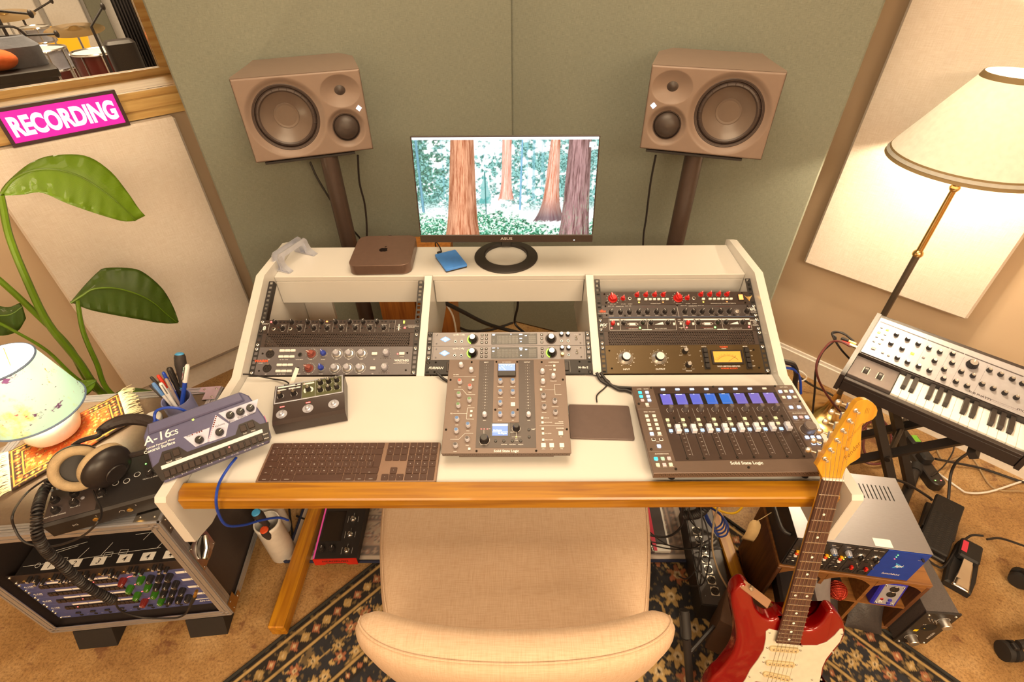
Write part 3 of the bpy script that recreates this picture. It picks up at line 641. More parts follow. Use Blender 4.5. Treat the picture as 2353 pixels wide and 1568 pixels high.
def xlr_f(m=BLACK):
    def f():
        mb = MB().use(m).lathe([(.0125, 0), (.0125, .0012), (.0118, .0022), (.0100, .0022), (.0096, .0008), (0, .0008)], 24); mb.use(HOLE)
        for a in (90, 210, 330): mb.disc(.0045*math.cos(R(a)), .0045*math.sin(R(a)), .0016, .0011, 10)
        mb.use(NICKEL).box(-.004, .0105, .001, .004, .0145, .0034, .0008); return mb.mesh('xlr')
    return cached(('xlrf', m.name), f)
SCREWD = mat('small_dark_screw', (.05, .045, .04), .35, .8, var=(1, 0))
def plate_mat(name, c, rough=.45, metal=.2, st=(1, 30, 1)): return mat(name, c, rough, metal, var=(40, .05), bump=(200, .06), stretch=st)
def rack_unit(name, label, x0, u0, nu, m, zoom, depth=120, scr='NNNN', cat='rack unit', chm=None, scol=None):
    y, z = rackpt(u0); d = Dev(name, label, cat, (x0, y, z), (RT, 0, 0), 'audio units in the desk racks', zoom)
    h = nu*44.45
    d.part('faceplate', B(m, .3, .25, -3, 482.3, h-.25, 0, .4))
    if depth: d.part('chassis', B(chm or BLACKM, 20, 1.5, -depth, 462.6, h-1.5, -3.05, 1))
    for k, (sx, sy) in enumerate(((8, 7), (474.6, 7), (8, h-7), (474.6, h-7))):
        c = scr[k]
        if c != '-': d.part('rack_screw', screwm(NICKEL if c == 'N' else STEELD, 5.2), sx, sy, 0, (0, 0, random.random()*3))
        else: d.part('slot', bxm(HOLE, 9, 6, .3, .1), sx, sy, 0)
    return d
ZL, ZC, ZR = (520, 540, 4.611), (960, 640, 5.348), (1340, 600, 4.706)
# ---- perforated vent panels
VENTM = mat('vent_steel', ph(74, 56, 44), .5, .2)
def perf():
    mb = MB().use(VENTM); p = 5.2; nx, ny = 82, 8; X0 = 28.1; Y0 = 1.4; oc = [(math.cos(R(22.5+45*k)), math.sin(R(22.5+45*k))) for k in range(8)]; r = 1.75
    for j in range(ny):
        for i in range(nx-(j % 2)):
            cx, cy = X0+(i+.5+(.5 if j % 2 else 0))*p, Y0+(j+.5)*p; hh = p/2
            o = [(hh, hh*.41), (hh*.41, hh), (-hh*.41, hh), (-hh, hh*.41), (-hh, -hh*.41), (-hh*.41, -hh), (hh*.41, -hh), (hh, -hh*.41)]
            vs = [((cx+a*r)*.001, (cy+b*r)*.001, 0) for a, b in oc]+[((cx+a)*.001, (cy+b)*.001, 0) for a, b in o]
            fs = [(k, 8+k, 8+(k+1) % 8, (k+1) % 8) for k in range(8)]; mb.add(vs, fs)
            for sx, sy in ((1, 1), (-1, 1), (-1, -1), (1, -1)): mb.add([((cx+sx*hh)*.001, (cy+sy*hh)*.001, 0), ((cx+sx*hh*.41)*.001, (cy+sy*hh)*.001, 0), ((cx+sx*hh)*.001, (cy+sy*hh*.41)*.001, 0)], [(0, 1, 2) if sx*sy > 0 else (0, 2, 1)])
    return mb.mesh('mesh_sheet', smooth=False)
for x0, u0, lab in ((LXr, 2, 'perforated black vent panel above the grey preamp with red and blue knobs'), (RXr, 2, 'perforated black vent panel above the bronze limiter')):
    y, z = rackpt(u0); d = Dev('vent_panel', lab, 'vent panel', (x0, y, z), (RT, 0, 0), 'vent panels in the desk racks')
    mb = MB().use(VENTM)
    for a in ((.3, .25, 28, 44.2), (455, .25, 482.3, 44.2), (28, .25, 455, 1.4), (28, 43, 455, 44.2)): mb.box(a[0]*.001, a[1]*.001, -.0015, a[2]*.001, a[3]*.001, 0)
    d.part('frame', mb); o_ = d.part('perforated_sheet', cached('perf', perf), 0, 0, -.6, kind='stuff')
    for sx, sy in ((8, 7), (474.6, 37.4)): d.part('rack_screw', screwm(NICKEL, 5.2), sx, sy)
    for sx, sy in ((8, 37.4), (474.6, 7)): d.part('slot', bxm(HOLE, 9, 6, .3, .1), sx, sy)
# ---- WA273-EQ style preamp, two units high
GREYP = plate_mat('grey_faceplate', ph(112, 98, 86)); SKIRTM = mat('satin_skirt', (.62, .61, .6), .3, .9, var=(1, 0)); GREYK = mat('grey_knob', ph(176, 160, 146), .4); OXRED = mat('oxblood_knob', ph(150, 72, 52), .45); NAVYK = mat('blue_pointer_knob', rgb(44, 62, 160), .4); REDK = mat('red_pointer_knob', rgb(190, 26, 26), .35)
d = rack_unit('preamp_equaliser', 'grey two channel preamp with red, blue and grey knobs, lowest in its rack bay', LXr, 0, 2, GREYP, ZL, 90)
for row, y in ((0, 65), (1, 20)):
    d.part('microphone_input', xlr_f(), 50, y+2); d.part('instrument_jack', jack(BLACK, 6.5), 139, y-1)
    for yy in (y+11, y-8):
        for k in range(3): d.part('button', bxm(WHITECAP, 15, 7.5, 6, 1.2), 85+k*16, yy)
    d.part('gain_knob', k_wing(OXRED, 10.5, 17), 172, y+1, 0, (0, 0, R(70))); d.ticks(WHITEP, 172, y+1, 15.5, 17.5, 21, .7, 200, -130)
    d.part('high_pass_knob', k_wing(NAVYK, 9, 17, SKIRTM), 208, y+1, 0, (0, 0, R(35 if row == 0 else 20)))
    for x in (247, 283, 319): d.part('band_knob', k_skirt(GREYK, SKIRTM, 8, 17, 13), x, y+1, 0, (0, 0, R(random.uniform(-40, 60)))); d.ticks(WHITEP, x, y+1, 14.5, 16.5, 24, .9, 230, -120)
    d.part('button', bxm(WHITECAP, 16, 9, 6, 1.2), 357, y); d.part('output_knob', k_line(GREYK, 9, 15, WHITEP, flute=16), 391, y+2, 0, (0, 0, R(30))); d.ticks(WHITEP, 391, y+2, 11, 12.5, 11)
    for k in range(5): d.part('level_led', bxm((LEDGO, LEDGO, LEDGO, LEDGO, LEDR if False else LEDRO)[k], 2, 2, .8, .2), 376+k*7, y-14)
    for x, tx in ((50, 'MIC'), (93, '+80  48V  TONE'), (139, 'INSTRUMENT'), (172, 'GAIN'), (208, 'HI-PASS'), (247, 'LOW'), (283, 'MID'), (319, 'HIGH'), (357, 'EQ')): d.text(WHITEP, tx, 2.6, x, y-17.5, bold=.01)
    d.text(WHITEP, 'OUTPUT', 2.2, 391, y+15)
d.part('button', bxm(WHITECAP, 16, 9, 6, 1.2), 437, 65); d.part('power_led', lth(LEDR, [(2, 0), (1.7, 1), (0, 1.6)], 10), 424, 65); d.text(WHITEP, 'POWER', 2.6, 437, 55)
d.text(REDP, 'WARM', 8, 28, 41, bold=.035, sx=1.15); d.text(WHITEP, 'AUDIO', 3, 28, 36.5); d.text(WHITEP, 'WA273-EQ', 6.2, 437, 42, bold=.03); d.text(WHITEP, '2 CHANNEL BRITISH', 2.6, 437, 37.5); d.text(WHITEP, 'MICROPHONE PREAMP / EQ', 2.6, 437, 33.5)
for x, y in ((28, 68), (28, 14), (452, 68), (452, 14)): d.part('small_screw', screwm(SCREWD, 2.6), x, y)
d.done()
# ---- eight channel preamp
DKP = plate_mat('dark_faceplate', ph(62, 45, 34), .45); BKNOB = mat('knob_black', ph(44, 36, 30), .35)
d = rack_unit('eight_channel_preamp', 'black eight channel preamp with two rows of small knobs above a vent panel', LXr, 3, 1, DKP, ZL, 130, 'DDND')
for k in range(8):
    xu = (47, 97, 145, 187, 229, 271, 312, 353)[k]; xl = (73, 123, 166, 206, 248, 290, 333, 375)[k]
    d.part('gain_knob', k_line(BKNOB, 6.2, 13, WHITEP), xu, 36, 0, (0, 0, R(random.uniform(-60, 60)))); d.ticks(WHITEP, xu, 36, 7.5, 8.7, 11, .4)
    d.part('level_knob', k_line(BKNOB, 6.2, 13, WHITEP), xl, 16, 0, (0, 0, R(random.uniform(-60, 60)))); d.ticks(WHITEP, xl, 16, 7.5, 9, 11, .5)
    for j in range(2 if k else 3): d.part('switch', bxm(LEDO if (k == 3 and j == 0) else BKNOB, 5.5, 4, 2.5, .6), xu+15+j*11, 38)
    for j in range(5): d.part('level_led', bxm((LEDRO, LEDGO, LEDGO, LEDGO, LEDGO)[j], 2.6, 1.4, .8, .2), xl-14, 20-j*2.4)
    if k < 2: d.part('input_jack', jack(GOLD if False else NICKEL, 5.6), xu-2, 15)
    else: d.part('switch', bxm(BKNOB, 6, 4, 2.5, .6), xu-2, 17)
    d.text(WHITEP, 'LEVEL', 2.2, xl, 5); d.text(WHITEP, 'CHANNEL %d' % (k+1), 2.3, xl, 26.5); d.line(WHITEP, [(xl+16, 3), (xl+16, 30)], .35)
d.part('power_led', lth(LEDR, [(2.6, 0), (2.6, 1), (0, 1.4)], 10), 34, 38); 
for y in (38, 33): d.part('clock_led', bxm(LEDYG, 4.2, 3.4, 1, .4), 434, y)
d.part('lamp', bxm(LEDR, 6, 4, 1, .4), 438, 16); d.text(WHITEP, 'AUDIENT', 3.4, 17, 30, bold=.01); d.text(WHITEP, '8', 13, 17, 11, bold=.03); d.line(WHITEP, [(30, 3), (30, 40)], .35); d.line(WHITEP, [(408, 3), (408, 42)], .35)
for x, y in ((394, 37), (404, 37), (394, 15), (404, 15)): d.part('switch', bxm(BKNOB, 6, 4, 2.5, .6), x, y)
d.p(WHITEP).lathe([(.0028, .0004), (.0001, .0004)], 10, (.420, .018, 0)); d.line(WHITEP, [(420, 9), (420, 27)], 3.2); d.line(WHITEP, [(413, 22), (427, 12)], .5); d.line(WHITEP, [(413, 12), (427, 22)], .5)
d.text(WHITEP, 'EIGHT CHANNEL MICROPHONE', 2.2, 458, 20); d.text(WHITEP, 'PREAMPLIFIER', 2.2, 458, 16.5); d.line(WHITEP, [(445, 25), (472, 25)], .5); d.done()
# ---- audio interfaces with big displays
GREYA = plate_mat('warm_grey_faceplate', ph(134, 118, 102), .4, .3); SCR = mat('display_black', ph(34, 26, 20), .12, var=(1, 0)); DISPW = glow('display_blue_white', (.75, .82, 1), 2.5); LOGOB = glow('logo_blue', (.12, .3, 1), 2.4); LOGOW = glow('logo_white', (.85, .92, 1), 3); GRN = glow('green_ring', (.35, .9, .05), 1.6)
for idx, u0 in ((0, 2), (1, 1)):
    d = rack_unit('audio_interface', ['grey audio interface with blue lit diamond logo, upper of the stacked two', 'grey audio interface with blue diamond logo and gold plug, lower of the stacked two'][idx], CXr, u0, 1, GREYA, ZC, 120, '-NDN' if idx == 0 else 'NNNN')
    for x in (20, 462): d.line(BLACKM, [(x, 1), (x, 43)], .6)
    d.p(LOGOB); 
    for m_, k in ((LOGOB, 1.0), (DKP, .84), (LOGOW, .72)): d.pr.setdefault(m_, MB().use(m_)); d.pr[m_].add([((54+15*k)*.001, .022, .0003+.0002*(1-k)), (.054, (22+9*k)*.001, .0003+.0002*(1-k)), ((54-15*k)*.001, .022, .0003+.0002*(1-k)), (.054, (22-9*k)*.001, .0003+.0002*(1-k))], [(0, 1, 2, 3)])
    d.text(LOGOB, 'UA', 8, 54, 19, .5, bold=.03)
    d.text(WHITEP, 'apollo | x8p', 5.2, 77, 34.5, al='L', bold=.01)
    for x in (84, 103): d.part('input_jack', jack(NICKEL, 4.4), x, 14); d.text(WHITEP, 'HI-Z', 2.2, x, 21)
    for x, nm in ((135, 'preamp_knob'), (366, 'monitor_knob')):
        o_ = d.part(nm, k_line(BKNOB, 12.5, 19, None, SKIRTM, .72, 30), x, 22); d.p(DKP).ring(x*.001, .022, .0125, .0168, .0003)
        if x == 135 or idx == 1: d.p(GRN).ring(x*.001, .022, .0133, .0162, .0005, 14, R(130 if x == 135 else 120), R(250))
        d.text(WHITEP, 'PREAMP' if x == 135 else 'MONITOR', 2.4, x, 40.5)
    for x in (162.5, 175.5, 339):
        for y in (35, 23, 11): b_ = d.part('button', bxm(DKP, 7.6, 7, 1.4, .6), x, y); d.part('button_legend', bxm(WHITEP, 3, 3, .2, .05), 0, 0, 1.4, parent=b_)
    d.part('display', B(SCR, 190, 5, .05, 325, 39.5, .9, .3))
    for (a, b) in ((207, 269), (300, 321)):
        for k in range(14): d.rect(DIMP, a, 7.5+k*1.85, b, 8.0+k*1.85, 1.0)
    for k in range(6): d.line(SCR, [(210+k*10, 7), (210+k*10, 36)], 1.2, 1.05)
    for x, y, w_ in ((196.5, 33 if idx == 0 else 26, 6), (277, 35, 9), (277, 22 if idx == 0 else 30, 7), (277, 12, 4), (292, 31, 6)): d.rect(DISPW, x-w_/2, y, x+w_/2, y+2.6, 1.1)
    d.text(DISPW, 'INPUT', 2.4, 197, 36, 1.1); d.dots(DISPW, [(248 if idx == 0 else 210, 36.8)], 1.5, 1.1)
    for k in range(4): d.text(DIMP, ('LINE', 'HI-Z', '48V', 'PAD')[k], 2, 197, 20-k*4, 1.1)
    d.text(DIMP, 'MONITOR', 2.2, 310, 36.3, 1.1)
    for x in (397, 416):
        d.part('headphone_knob', k_line(BKNOB, 6, 11, None, SKIRTM, .9, 20, 12), x, 35)
        if idx == 1 and x == 397: d.part('jack_plug', lth(GOLD, [(4.6, 0), (5.2, 3), (5.2, 8), (4.2, 12), (2.6, 12)], 16), x, 14, label='gold adapter plug')
        else: d.part('headphone_jack', jack(NICKEL, 4.4), x, 14)
    d.part('power_toggle', lth(NICKEL, [(4.2, 0), (4.2, 2), (2, 2.4), (1.6, 4), (1.6, 12), (2.6, 13), (1.5, 14)], 12), 440, 21, 0, (R(-24), 0, 0)); d.text(WHITEP, 'POWER', 2.2, 440, 33)
    for x, y in ((29, 36), (29, 8), (452, 36), (452, 8)): d.part('small_screw', screwm(CHROME, 2.4), x, y)
    d.done()
# ---- power conditioner
d = rack_unit('power_conditioner', 'black power conditioner in the bottom of the middle rack bay', CXr, 0, 1, BLACKM, ZC, 110, '-DD-')
d.text(WHITEP, 'FURMAN', 7.5, 32, 17, bold=.03, shear=.35); d.text(WHITEP, 'M-18x E', 6, 456, 17, bold=.03)
d.part('mains_socket', B(DKP, 62, 8, .05, 96, 38, 2.5, 4)); d.part('socket_well', B(HOLE, 67, 13, 2.5, 91, 33, 2.7, .1)); d.part('rocker_switch', B(BLACK, 398, 10, .05, 414, 36, 4, 1)); d.line(DIMP, [(418, 6), (418, 40), (398, 40)], .5)
for x, y in ((30, 38), (28, 8), (446, 38), (444, 8)): d.part('small_screw', screwm(SCREWD, 2.6), x, y)
d.done()
# ---- dual preamp with red pointer knobs
d = rack_unit('dual_preamp', 'black preamp with red pointer knobs at the top of its rack bay', RXr, 5, 1, DKP, ZR, 120, '----')
for off, bx_, pt, bt in ((0, (51, 82, 103), (126, 153, 180, 206), (130, 151, 164, 177, 190, 203, 215.5)), (0, (250, 278, 298), (321, 348, 375, 400), (325.5, 346, 359, 372, 385, 397, 409.5))):
    d.part('gain_knob', k_wing(REDK, 12, 17), bx_[0], 22, 0, (0, 0, R(20))); d.ticks(WHITEP, bx_[0], 22, 16, 19, 11, .8); d.text(WHITEP, 'INPUT GAIN', 2.3, bx_[0], 2)
    d.part('level_knob', k_wing(REDK, 6, 13), bx_[1], 22, 0, (0, 0, R(-20))); d.ticks(WHITEP, bx_[1], 22, 8, 9.5, 11, .5); d.text(WHITEP, 'O/P LEVEL', 2.3, bx_[1], 2); d.part('input_jack', jack(NICKEL, 5.6), bx_[2], 22); d.text(WHITEP, 'DI INPUT', 2.3, bx_[2], 2)
    for k, x in enumerate(pt): d.part('pointer_knob', k_wing(REDK, 6.2, 14), x, 34, 0, (0, 0, R((-35, -20, -15, -60)[k]))); d.ticks(WHITEP, x, 34, 8.4, 9.8, 11, .5)
    for k, x in enumerate(bt):
        d.part('button', bxm(LEDY if False else WHITECAP, 9, 6.5, 6, .8), x, 17.5)
        d.part('button_lamp', bxm(LEDY if k == 0 else (LEDO if k == 5 else LEDGO), 4 if k in (0, 5) else 2.2, 3 if k in (0, 5) else 2, .9, .3), x, 9)
d.text(WHITEP, 'PHOENIX AUDIO', 2.8, 180, 2.5); d.text(WHITEP, 'DRS-Q4 MK2 CLASS A DISCRETE MIC PRE/DI EQ', 2.6, 385, 2.5)
sw_ = d.part('power_switch', B(BLACK, 432, 12, .05, 449, 34, 3, 1)); d.part('lit_rocker', B(LEDO, 434, 14, 3, 447, 32, 5, 1), parent=sw_)
d.pr[GOLD] = MB().use(GOLD)
for s_ in (-1, 1): d.pr[GOLD].add([(.465, .010, .0004), ((465+s_*4)*.001, .018, .0004), ((465+s_*12)*.001, .031, .0004), ((465+s_*5)*.001, .026, .0004), (.465, .027, .0004)], [(0, 1, 2, 3, 4)])
for x, y in ((27, 38), (30, 8), (448, 40), (452, 6)): d.part('small_screw', screwm(SCREWD, 2.6), x, y)
d.done()
# ---- 166XL compressor
CHARP = plate_mat('charcoal_faceplate', ph(78, 64, 54), .4, .25)
d = rack_unit('dual_compressor', 'charcoal compressor with a single row of black knobs and red dbx logo', RXr, 4, 1, CHARP, ZR, 120, '-N-N')
for k, x in enumerate((42, 70, 97, 125, 151, 179, 204, 231, 264, 290, 316, 344, 371, 397, 422, 450)):
    if k == 14: d.part('knob_shaft', lth(SKIRTM, [(6, 0), (6, 1.2), (3.2, 1.4), (3, 6), (0, 6)], 18), x, 20, label='bare knob shaft')
    else: d.part('knob', k_line(BKNOB, 7, 13, WHITEP, None, .8, 18, 0), x, 20, 0, (0, 0, R(random.uniform(-50, 50))))
    d.ticks(WHITEP, x, 20, 8.2, 9.4, 11, .4); d.text(WHITEP, ('THRESHOLD', 'RELEASE', 'RATIO', 'ATTACK')[k % 4], 1.9, x, 6.6)
    if k % 2 and k != 7: d.part('push_switch', bxm(BLACK, 5.5, 5, 4, .8), x+13.5, 9)
for x0 in (138, 356):
    for k in range(10): d.part('meter_led', bxm(LEDRO, 2, 1.2, .7, .2), x0+k*5, 37.5)
for x in (44, 96, 264, 316): d.dots(LEDGO, [(x, 38), (x+4, 38)], 1); d.text(WHITEP, 'BELOW  OVER', 2, x, 40)
d.text(WHITEP, 'CHANNEL ONE', 2.4, 70, 38.5); d.text(WHITEP, 'CHANNEL TWO', 2.4, 291, 38.5); d.text(REDP, 'dbx', 9, 18, 20, bold=.03); d.text(WHITEP, 'PROFESSIONAL PRODUCTS', 1.9, 18, 15.5); d.text(WHITEP, '166XL', 9, 480, 24, al='R', bold=.03, sx=.8); d.text(WHITEP, 'Compressor', 2.4, 480, 19.5, al='R'); d.text(WHITEP, 'Limiter/Gate', 2.4, 480, 15.5, al='R')
BLUEP = mat('blue_print', rgb(60, 84, 120), .6, var=(1, 0)); d.rect(BLUEP, 34, 1.6, 250, 3.4); d.rect(BLUEP, 256, 1.6, 470, 3.4); d.line(WHITEP, [(245, 3), (243, 42)], .6)
for x, y in ((27, 40), (28, 10), (244, 41), (456, 38), (462, 12)): d.part('small_screw', screwm(SCREWD, 2.4), x, y)
d.done()
# ---- stereo compressor with framed white sections
d = rack_unit('stereo_compressor', 'black compressor with white framed sections above a vent panel', RXr, 3, 1, DKP, ZR, 120)
for x0 in (34, 257):
    d.line(WHITEP, [(x0, 4), (x0+198, 4), (x0+198, 41), (x0, 41), (x0, 4)], .6)
    for a, b in ((2, 30), (35, 112), (115, 196)): d.rect(WHITEP, x0+a, 36.5, x0+b, 40)
    for xx in (32, 113): d.line(WHITEP, [(x0+xx, 5), (x0+xx, 40)], .6)
    for k, xx in enumerate((10, 42, 100, 124, 174)): d.part('knob', k_line(REDK if k == 0 else BKNOB, 6, 12, WHITEP), x0+xx, 28 if k else 26, 0, (0, 0, R(random.uniform(-50, 50)))); d.ticks(WHITEP, x0+xx, 28 if k else 26, 7.5, 9, 11, .6)
    for xx in (26, 192): d.part('button', bxm(WHITECAP, 6, 8, 4, .8), x0+xx, 23)
    d.part('status_led', lth(LEDR, [(2.6, 0), (2.2, 1.2), (0, 1.8)], 10), x0+6, 12); d.part('status_led', lth(LEDG, [(3, 0), (2.4, 1.4), (0, 2)], 10), x0+90, 12)
    if x0 > 200: d.part('status_led', lth(LEDR, [(2.6, 0), (2.2, 1.2), (0, 1.8)], 10), x0+191, 13)
    for k in range(8): d.part('meter_led', bxm(LEDRO, 3, 2, .7, .2), x0+50+k*5, 12); d.part('meter_led', bxm(LEDGO, 3, 2, .7, .2), x0+133+k*5, 12)
    d.line(WHITEP, [(x0+54, 22), (x0+60, 28), (x0+80, 28), (x0+86, 24), (x0+80, 20), (x0+60, 20), (x0+54, 26)], .8); d.rect(WHITEP, x0+60, 21, x0+78, 27)
    d.pr[WHITEP].add([((x0+134)*.001, .022, .0004), ((x0+162)*.001, .022, .0004), ((x0+160)*.001, .031, .0004)], [(0, 1, 2)])
    d.rect(WHITEP, x0+95, 4, x0+125, 6.8); d.text(WHITEP, 'GAIN REDUCTION', 2.4, x0+70, 7.5); d.text(WHITEP, 'INPUT / OUTPUT LEVEL', 2.4, x0+152, 7.5)
d.text(WHITEP, 'MX', 10, 17, 17, bold=.02, shear=.3); d.text(WHITEP, 'PRO 30', 2.4, 18, 12.5); d.text(WHITEP, 'LINK', 3, 244, 37); d.part('button', bxm(WHITECAP, 6, 7, 4, .8), 246, 24); d.line(WHITEP, [(240, 12), (254, 12), (254, 32), (240, 32)], .8); d.part('small_screw', screwm(NICKEL, 3), 246, 8)
d.text(WHITEP, 'DRAWMER', 4, 468, 33, bold=.02); d.text(WHITEP, 'LX20', 3.6, 468, 27.5, bold=.02)
for k in range(3): d.text(WHITEP, ('DUAL', 'EXPANDER', 'COMPRESSOR')[k], 2.2, 468, 23.5-k*3.6)
d.done()
# ---- limiting amplifier
BRONZ = plate_mat('bronze_black_faceplate', ph(94, 70, 38), .36, .55, (1, 60, 1)); AMBERM = glow('amber_meter', (1, .40, .05), .75)
d = rack_unit('limiting_amplifier', 'bronze brown limiting amplifier with an amber lit meter, lowest in its rack bay', RXr, 0, 2, BRONZ, ZR, 90, '-NNN')
for x, tx in ((72, 'INPUT'), (169, 'OUTPUT')):
    d.part('level_knob', cached('bigalu', lambda: MB().use(SKIRTM).lathe([(.0195, 0), (.0195, .001), (.0135, .006), (.0128, .0065)], 40).use(BKNOB).lathe([(.0128, .0062), (.0125, .017), (.0118, .018)], 32).use(ALU).lathe([(.0115, .018), (.0112, .0188), (0, .0188)], 32).mesh('knob')), x, 48, 0); d.text(WHITEP, tx, 5, x, 11, bold=.015)
    for k in range(11): a = R(240-30*k); d.text(WHITEP, str((24, 18, 12, 8, 6, 4, 2, 0, 30, 36, 48)[k]), 3, x+26*math.cos(a), 48+26*math.sin(a)-1.5, bold=.01)
    d.ticks(WHITEP, x, 48, 20.5, 22, 41, .5, 250, -70)
for x, y, tx in ((246, 68, 'ATTACK'), (250, 25, 'RELEASE')):
    d.part('time_knob', k_line(BKNOB, 8.5, 16, WHITEP, SKIRTM, .8), x, y, 0, (0, 0, R(-20))); d.ticks(WHITEP, x, y, 11, 12.5, 9, .8); d.text(WHITEP, tx, 3.4, x, y+(14.5 if y > 50 else -19), bold=.01); d.text(WHITEP, 'SLOW', 2.4, x-13, y-13); d.text(WHITEP, 'FAST', 2.4, x+13, y-13)
for x, tx, labs in ((304, 'RATIO', ('20', '12', '8', '4')), (424, 'METER', ('GR', '+8', '+4', 'OFF'))):
    fr = d.part('switch_bank', B(BLACK, x-8, 12, .05, x+8, 78, 3, .6))
    for k in range(4): d.part('push_button', bxm(BLACKM, 12, 14, 6, 1), x, 69.5-k*16, 3, parent=fr); d.text(WHITEP, labs[k], 3.2, x-13 if x < 350 else x+14, 68-k*16, bold=.01)
    d.text(WHITEP, tx, 3.4, x, 81.5, bold=.01)
mt = d.part('meter', B(BLACK, 320, 27, .05, 411, 71, 4, 1.5)); d.part('meter_face', B(AMBERM, 326, 32, 4, 405, 66, 4.2, .05), parent=mt)
mb = MB().use(BLACK)
for k in range(17): a = R(140-k*5); x_, y_ = 365.5, 12; mb.line([((x_+40*math.cos(a)*1.05)*.001, (y_+40*math.sin(a))*.001), ((x_+(44 if k % 2 else 47)*math.cos(a)*1.05)*.001, (y_+(44 if k % 2 else 47)*math.sin(a))*.001)], .0006, .0046)
mb.ring(.3655, .012, .0395, .0401, .0046, 20, R(50), R(140)); mb.use(LEDRO).ring(.3655, .012, .0395, .0405, .0047, 8, R(44), R(62)); d.part('scale', mb, parent=mt, kind='stuff'); mb = MB().use(BLACK).line([(.366, .034), (.389, .050)], .0007, .0048); d.part('needle', mb, parent=mt)
d.text(REDP, 'WARM', 5, 361, 79.5, bold=.03, sx=1.1); d.text(WHITEP, 'AUDIO', 3.2, 361, 75); d.text(WHITEP, 'WA76 LIMITING AMPLIFIER', 3.8, 366, 19.5, bold=.02, sx=1.05); d.text(REDP, 'WARM AUDIO', 4.4, 366, 12.5, bold=.02, sx=1.2)
for x, y in ((27, 72), (30, 16), (447, 72), (452, 16)): d.part('small_screw', screwm(SCREWD, 2.6), x, y)
d.done()
# ================================================================== ON THE DESK
SSLG = plate_mat('console_grey', ph(112, 86, 65), .38, .3); SSLB = mat('console_black_panel', ph(64, 44, 32), .35); KW = mat('knob_white_grey', ph(226, 210, 192), .42)
CAPS = {'r': mat('cap_red', rgb(222, 74, 56), .4), 'g': mat('cap_green', rgb(92, 132, 86), .4), 'b': mat('cap_blue', rgb(70, 112, 172), .4), 'k': mat('cap_black', ph(70, 58, 50), .4), 'w': KW}
def k_ssl(c): return k_line(KW, 5.6, 12.5, None, CAPS[c], .84, 20, 10)
# ---- channel strip controller
d = Dev('plugin_controller', 'dark grey channel strip controller with coloured knobs and small blue screen', 'controller', (-.1421, -.1795, .7890), (R(13.7), 0, 0), None, (980, 800, 5.6))
Wd, Dp = 306.0, 269.0
mb = MB().use(SSLG).prism([(0, 0), (Wd*.001, 0), (Wd*.001, Dp*.001), (0, Dp*.001)], -.0022, 0, .0006); d.part('top_plate', mb)
mb = MB().use(SSLG).prism([(.0015, .0012), (.3045, .0012), (.3045, .2678), (.0015, .2678)], -.017, -.0023); d.part('body', mb)
mb = MB().use(SSLG).prism([(.040, .003), (.266, .003), (.266, .25), (.040, .25)], -.026, -.0171); d.part('underside_box', mb)
c_, s_ = math.cos(R(13.7)), math.sin(R(13.7))
for x in (60, 240):
    mb = MB().use(RUBBER); y0, y1 = .020, .235   # wedge stand from the box down to the worktop (world up = (0,s_,c_))
    base = [(y0+.0, -.0262), (y1, -.0262)]; zw = lambda y, z: .7890+y*s_+z*c_-.7508; dn = [(y-s_*zw(y, z), z-c_*zw(y, z)) for y, z in base]
    M = Matrix(((0, 0, 1, 0), (1, 0, 0, 0), (0, 1, 0, 0), (0, 0, 0, 1))); mb.to(M).prism([dn[0], dn[1], base[1], base[0]], (x-8)*.001, (x+8)*.001); d.part('tilt_foot', mb)
holes = [(x, -5.5-(k % 2)*4.5) for k, x in enumerate(np.linspace(10, 296, 60))]
mb = MB().use(HOLE)
for x, z in holes: mb.add([((x+1.2*math.cos(a))*.001, .0010, (z+1.2*math.sin(a))*.001) for a in np.linspace(0, 2*PI, 7)[:-1]], [tuple(range(6))])
d.part('vent_holes', mb, kind='stuff')
d.part('meter_strip_panel', B(SSLB, 80.5, 14, .05, 224, 265.5, .5, .2)); d.part('bus_panel', B(SSLG, 119, 80, .55, 184, 265.5, 1.3, .2))
def KN(c, x, y, nm='knob', tk=True):
    a, b = d.L(x, y, 13); d.part(nm, k_ssl(c), a, b, 1.3 if 118 < a < 184 and b > 79 else (.5 if 80 < a < 224 else 0))
    if tk:
        for i in range(11): an = R(225-27*i); d.dots(BLACKM if not 80 < a < 224 else SSLB, [(a+9.5*math.cos(an), b+9.5*math.sin(an))], .55, 1.4 if 118 < a < 184 else .4)
for c, x, y in (('w', 442, 195), ('w', 572, 258), ('r', 424, 410), ('r', 556, 476), ('g', 412, 575), ('g', 549, 645), ('g', 404, 715), ('b', 388, 893), ('b', 530, 970), ('b', 379, 1043), ('k', 520, 1152), ('k', 368, 1232),
                ('w', 1493, 277), ('w', 1633, 338), ('w', 1500, 408), ('k', 1508, 592), ('k', 1654, 660), ('k', 1516, 735), ('k', 1662, 806), ('b', 950, 408), ('b', 1110, 408), ('b', 949, 548), ('b', 1110, 548), ('b', 948, 690), ('b', 946, 835), ('b', 1113, 835), ('w', 745, 835), ('w', 1314, 835)): KN(c, x, y)
def BT(x, y, s_=7, m=WHITECAP, h=3, nm='button'):
    a, b = d.L(x, y, h); d.part(nm, bxm(m, s_, s_, h, .6), a, b, 1.3 if 118 < a < 184 and b > 79 else 0); return a, b
for x, y in ((598, 408), (577, 810), (572, 868), (550, 1295), (1644, 225), (1648, 277), (1474, 533), (1490, 897), (1493, 956), (1496, 1037), (1500, 1098), (1502, 1180)): BT(x, y, 6)
for x, y in ((1113, 725), (1728, 1095), (1506, 1250), (1612, 1250), (1742, 1250)): BT(x, y, 11)
